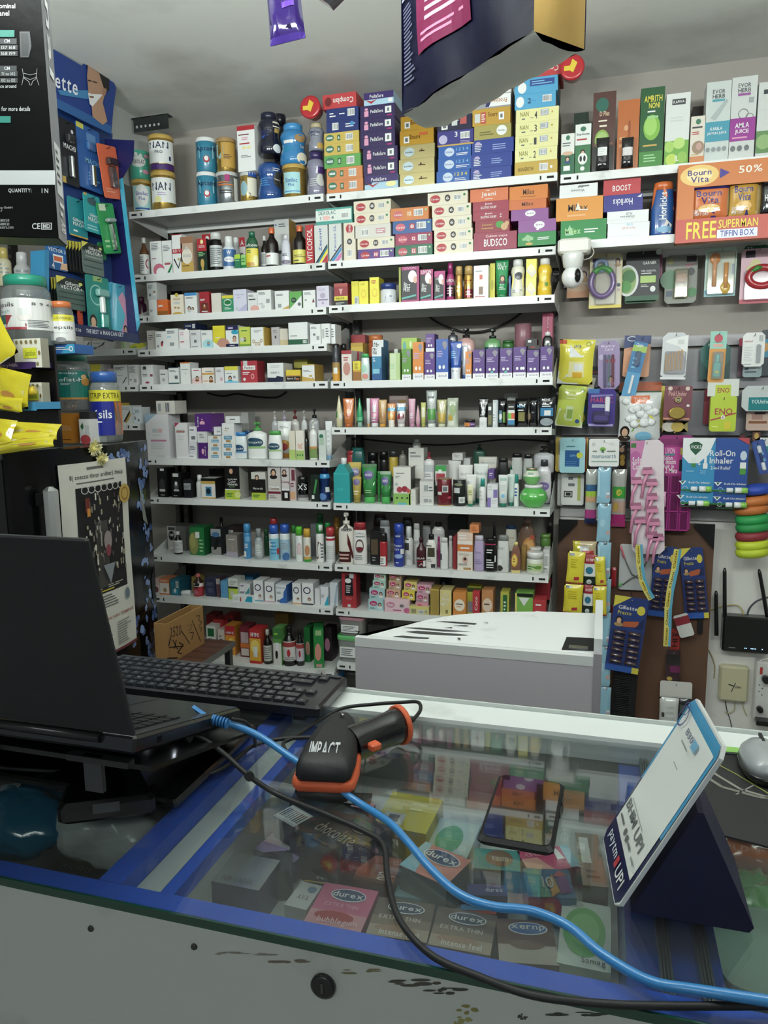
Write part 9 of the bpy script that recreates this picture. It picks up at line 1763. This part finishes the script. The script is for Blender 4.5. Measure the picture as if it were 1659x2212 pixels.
cable(dl_([(-60,1650),(67,1663),(162,1665),(236,1652),(304,1652),(405,1671),(456,1670),(506,1643),(545,1612),(600,1597),(680,1592),(730,1590)],K+.03,K+.006,2),.003,'161618','black cord snaking from under the riser towards the scanner')
cable([atZ(500,1553,1.085),atZ(530,1560,1.075),atZ(548,1585,1.05),atZ(552,1612,K+.004)],.0025,'1a1a1c','short black usb cord dropping from the laptop')
# ================= phone
fr(0,0,1)
Pq=[(1077,1670),(1223,1688),(1192,1838),(1032,1806)]
o=CQ(Pq,.0105,'0d0d0f','',"x",z=K+.0004,name='phone',m='rubber',cat='phone');ITEMS.pop();tag(o,'black smartphone in a black case lying face up on the glass','phone')
w=max(v.co.x for v in o.data.vertices);l=max(v.co.y for v in o.data.vertices)
b=MB();b.loftrect(-w,-l,0,w,l,.0105,'0e0e10','rubber',.004);old=o.data;tmp=b.build('phone');o.data=tmp.data;bpy.data.objects.remove(tmp)
b=MB();b.loft([(0,w*.90,l*.94,12),(.0006,w*.90,l*.94,12)],'050608','screen',N=40,z0=.0105,sm=False);b.build('screen',o)
b=MB();b.box(w,.0,.004,w+.001,.02,.008,'1a1a1c','plastic');b.box(w,.028,.004,w+.001,.05,.008,'1a1a1c','plastic');b.build('side_button',o)
# ================= payment stand
P0,P1,P2=Vector((.017,.799,K+.003)),Vector((.029,.676,K+.003)),Vector((.1165,.6795,K+.176));P3=P0+P2-P1
T=thing('payment_stand','tilted white and navy payment code plate on a navy wedge stand','sign',(.07,.74,K));O=T.location
n_=(P1-P0).cross(P3-P0).normalized()
def pm(u,v,h): return tuple(P0.lerp(P1,u).lerp(P3.lerp(P2,u),v)+n_*h-O)
out=[(.07,0),(.93,0),(1,.04),(1,.95),(.93,1),(.07,1),(0,.95),(0,.04)]
b=MB();V=[pm(u,v,0) for u,v in out]+[pm(u,v,.004) for u,v in out];n=8
b.add(V,[tuple(range(n,2*n)),tuple(range(n-1,-1,-1))]+[(i,(i+1)%n,(i+1)%n+n,i+n) for i in range(n)],'e2e4e2','plastic');b.build('plate',T)
b=MB();b.art(pm,'p161a50,.07,.01,.93,.01,.985,.05,.985,.45,.015,.45,.015,.05;r.015,.44,.985,.95,2a98d0;p2a98d0,.015,.95,.985,.95,.93,.99,.07,.99;r.06,.16,.94,.93,eceee8;tpaytm,.12,.055,.5,.12,e4ecf8;pc83a44,.53,.06,.6,.06,.6,.12,.53,.12;tUPI,.64,.055,.88,.125,W;tBHIM,.1,.27,.48,.325,6a6c6c;tUPI,.56,.265,.82,.33,6a6c6c;b.15,.335,.85,.345,1,8a8c8c;b.12,.2,.3,.235,1,6a6c6c;c.4,.215,.03,.02,6a6c6c;c.5,.215,.03,.02,6a6c6c;b.56,.2,.7,.235,1,6a6c6c;b.76,.2,.88,.23,1,9a9c9c;b.45,.70,.62,.715,1,a4a6a4;b.35,.80,.68,.82,1,8a8c8c;tB30,.34,.85,.55,.885,5a6a8a;r.56,.84,.68,.89,6ab0d8;o.12,.89,.1,.06,2a3a8a,.85;o.1,.93,.07,.04,2a3a8a,.85','plastic',h0=.0045);b.build('printed_face',T)
b=MB()
yA,yB=.683,.792
tri=[(.040,K+.0005),(.143,K+.0005),(.147,K+.006),(.099,K+.112),(.094,K+.112),(.040,K+.004)]
b.prism([(x-O.x,z-O.z) for x,z in tri],yA-O.y,yB-O.y,'12133c','rubber',ax='y');b.build('wedge_base',T)
# ================= mouse mat and mouse
Pm=[atZ(*t,K+.002) for t in ((1478,1611),(1700,1632),(1700,1840),(1530,1797))]
b=MB();Om=Pm[0].copy();Om.z=K
b.prism([(p.x-Om.x,p.y-Om.y) for p in reversed(Pm)],.0004,.0028,'232426','rubber');o=b.build('mouse_mat',None,Om);tag(o,'black mouse mat with thin pale curved lines at right','mat')
b=MB()
def mp(x,y): p=atZ(x,y,K+.003);return (p.x-Om.x,p.y-Om.y,.0031)
for L_,wd,c_ in (([(1500,1640),(1550,1675),(1600,1705),(1670,1725)],.0022,'8a857c'),([(1530,1640),(1590,1672),(1670,1720)],.0011,'8f9040'),([(1505,1665),(1560,1700),(1640,1722),(1680,1725)],.0026,'7a766e'),([(1590,1716),(1640,1690),(1680,1670)],.001,'8a8a86')):
    Q=[Vector(mp(*t)) for t in L_]
    for A,B_ in zip(Q,Q[1:]):
        t=(B_-A).normalized();s_=Vector((-t.y,t.x,0))*wd;b.add([A-s_,B_-s_,B_+s_,A+s_],[(0,1,2,3)],c_,'rubber')
b.build('printed_lines',o)
q=atZ(1650,1655,K+.01);T=thing('computer_mouse','silver and black computer mouse on the black mat','mouse',(q.x,q.y,K+.003))
b=MB();b.loft([(0,.028,.046,2.4),(.008,.031,.049,2.4),(.012,.030,.048,2.4)],'141416','plastic',N=24);b.build('mouse_base',T)
b=MB();b.loft([(.012,.030,.048,2.4),(.022,.028,.045,2.3),(.031,.021,.035,2.2),(.037,.009,.016,2)],'9a9ea2','plastic',N=24);b.build('mouse_shell',T)
b=MB();b.box(-.002,.01,.0335,.002,.035,.0375,'1c1c1e','rubber');b.build('scroll_wheel',T)
Pm=[atZ(*t,K+.0065) for t in ((1545,1611),(1601,1616),(1600,1627),(1543,1622))];b=MB();b.prism([(p.x-Pm[0].x,p.y-Pm[0].y) for p in reversed(Pm)],.0,.0006,'8ac85a','card');o=b.build('green_sticker',None,Pm[0]);tag(o,'lime green sticker on the white counter rail at right','sticker')
# ================= ceiling tube lamps (out of view, they light the shop)
for i,(x,y) in enumerate(((-.9,.75),(.7,.75),(-.3,-1.3))):
    T=thing('tube_lamp','fluorescent tube lamp hanging '+('above the left part of the counter','above the right part of the counter','behind the camera')[i]+', outside the photo','lamp',(x,y,2.18 if i<2 else 2.46),grp='ceiling tube lamps outside the photo')
    b=MB();b.box(-.62,-.02,-.035,.62,.02,-.0005,'d8dad8','enamel');b.build('lamp_housing',T);b=MB();[b.tube([(sx,0,0),(sx,0,ZC-(2.18 if i<2 else 2.46))],.004,'c9cbc9','steel',N=6) for sx in (-.5,.5)];b.build('hanging_rod',T)
    b=MB();b.tube([(-.58,0,-.048),(.58,0,-.048)],.012,'eafff4','tubelit',N=12);b.build('tube',T)
# ================= labels
def wc(s): return len(s.split())
used={}
for o in COL.objects:
    if o.parent is None and 'label' in o: used[o['label']]=used.get(o['label'],0)+1
ordn=['bottom','second from bottom','third from bottom','fourth from bottom','fifth from bottom','sixth from bottom','seventh from bottom','eighth from bottom','ninth from bottom']
def mk(it,lvl):
    o,desc,sh,k,prev=it;s=desc
    if sh: s+=' '+sh
    if lvl>=1: s=desc+', %s of its stack'%ordn[k]+(' '+sh if sh else '')
    if lvl>=2 and prev: s=desc+', right of '+' '.join(prev.split(',')[0].split()[:4])+(' '+sh if sh else '')
    return s
by={}
for it in ITEMS: by.setdefault(mk(it,0),[]).append(it)
for s,L_ in by.items():
    if len(L_)==1: L_[0][0]['label']=s;continue
    b1={}
    for it in L_: b1.setdefault(mk(it,1),[]).append(it)
    for s1,L1 in b1.items():
        if len(L1)==1: L1[0][0]['label']=s1;continue
        for j,it in enumerate(L1):
            it[0]['label']=mk(it,2)
for it in ITEMS:
    o=it[0];w=o['label'].split()
    if len(w)>16: o['label']=' '.join(it[1].split()[:16]) if wc(it[1])>=9 else ' '.join(w[:16])
    if 'group' not in o:
        pass
seen={}
for it in ITEMS: seen.setdefault(it[0]['label'],[]).append(it[0])
for s,L_ in seen.items():
    if len(L_)>1: print('DUPLABEL',s,len(L_))
print('things',sum(1 for o in COL.objects if o.parent is None),'objects',len(COL.objects))
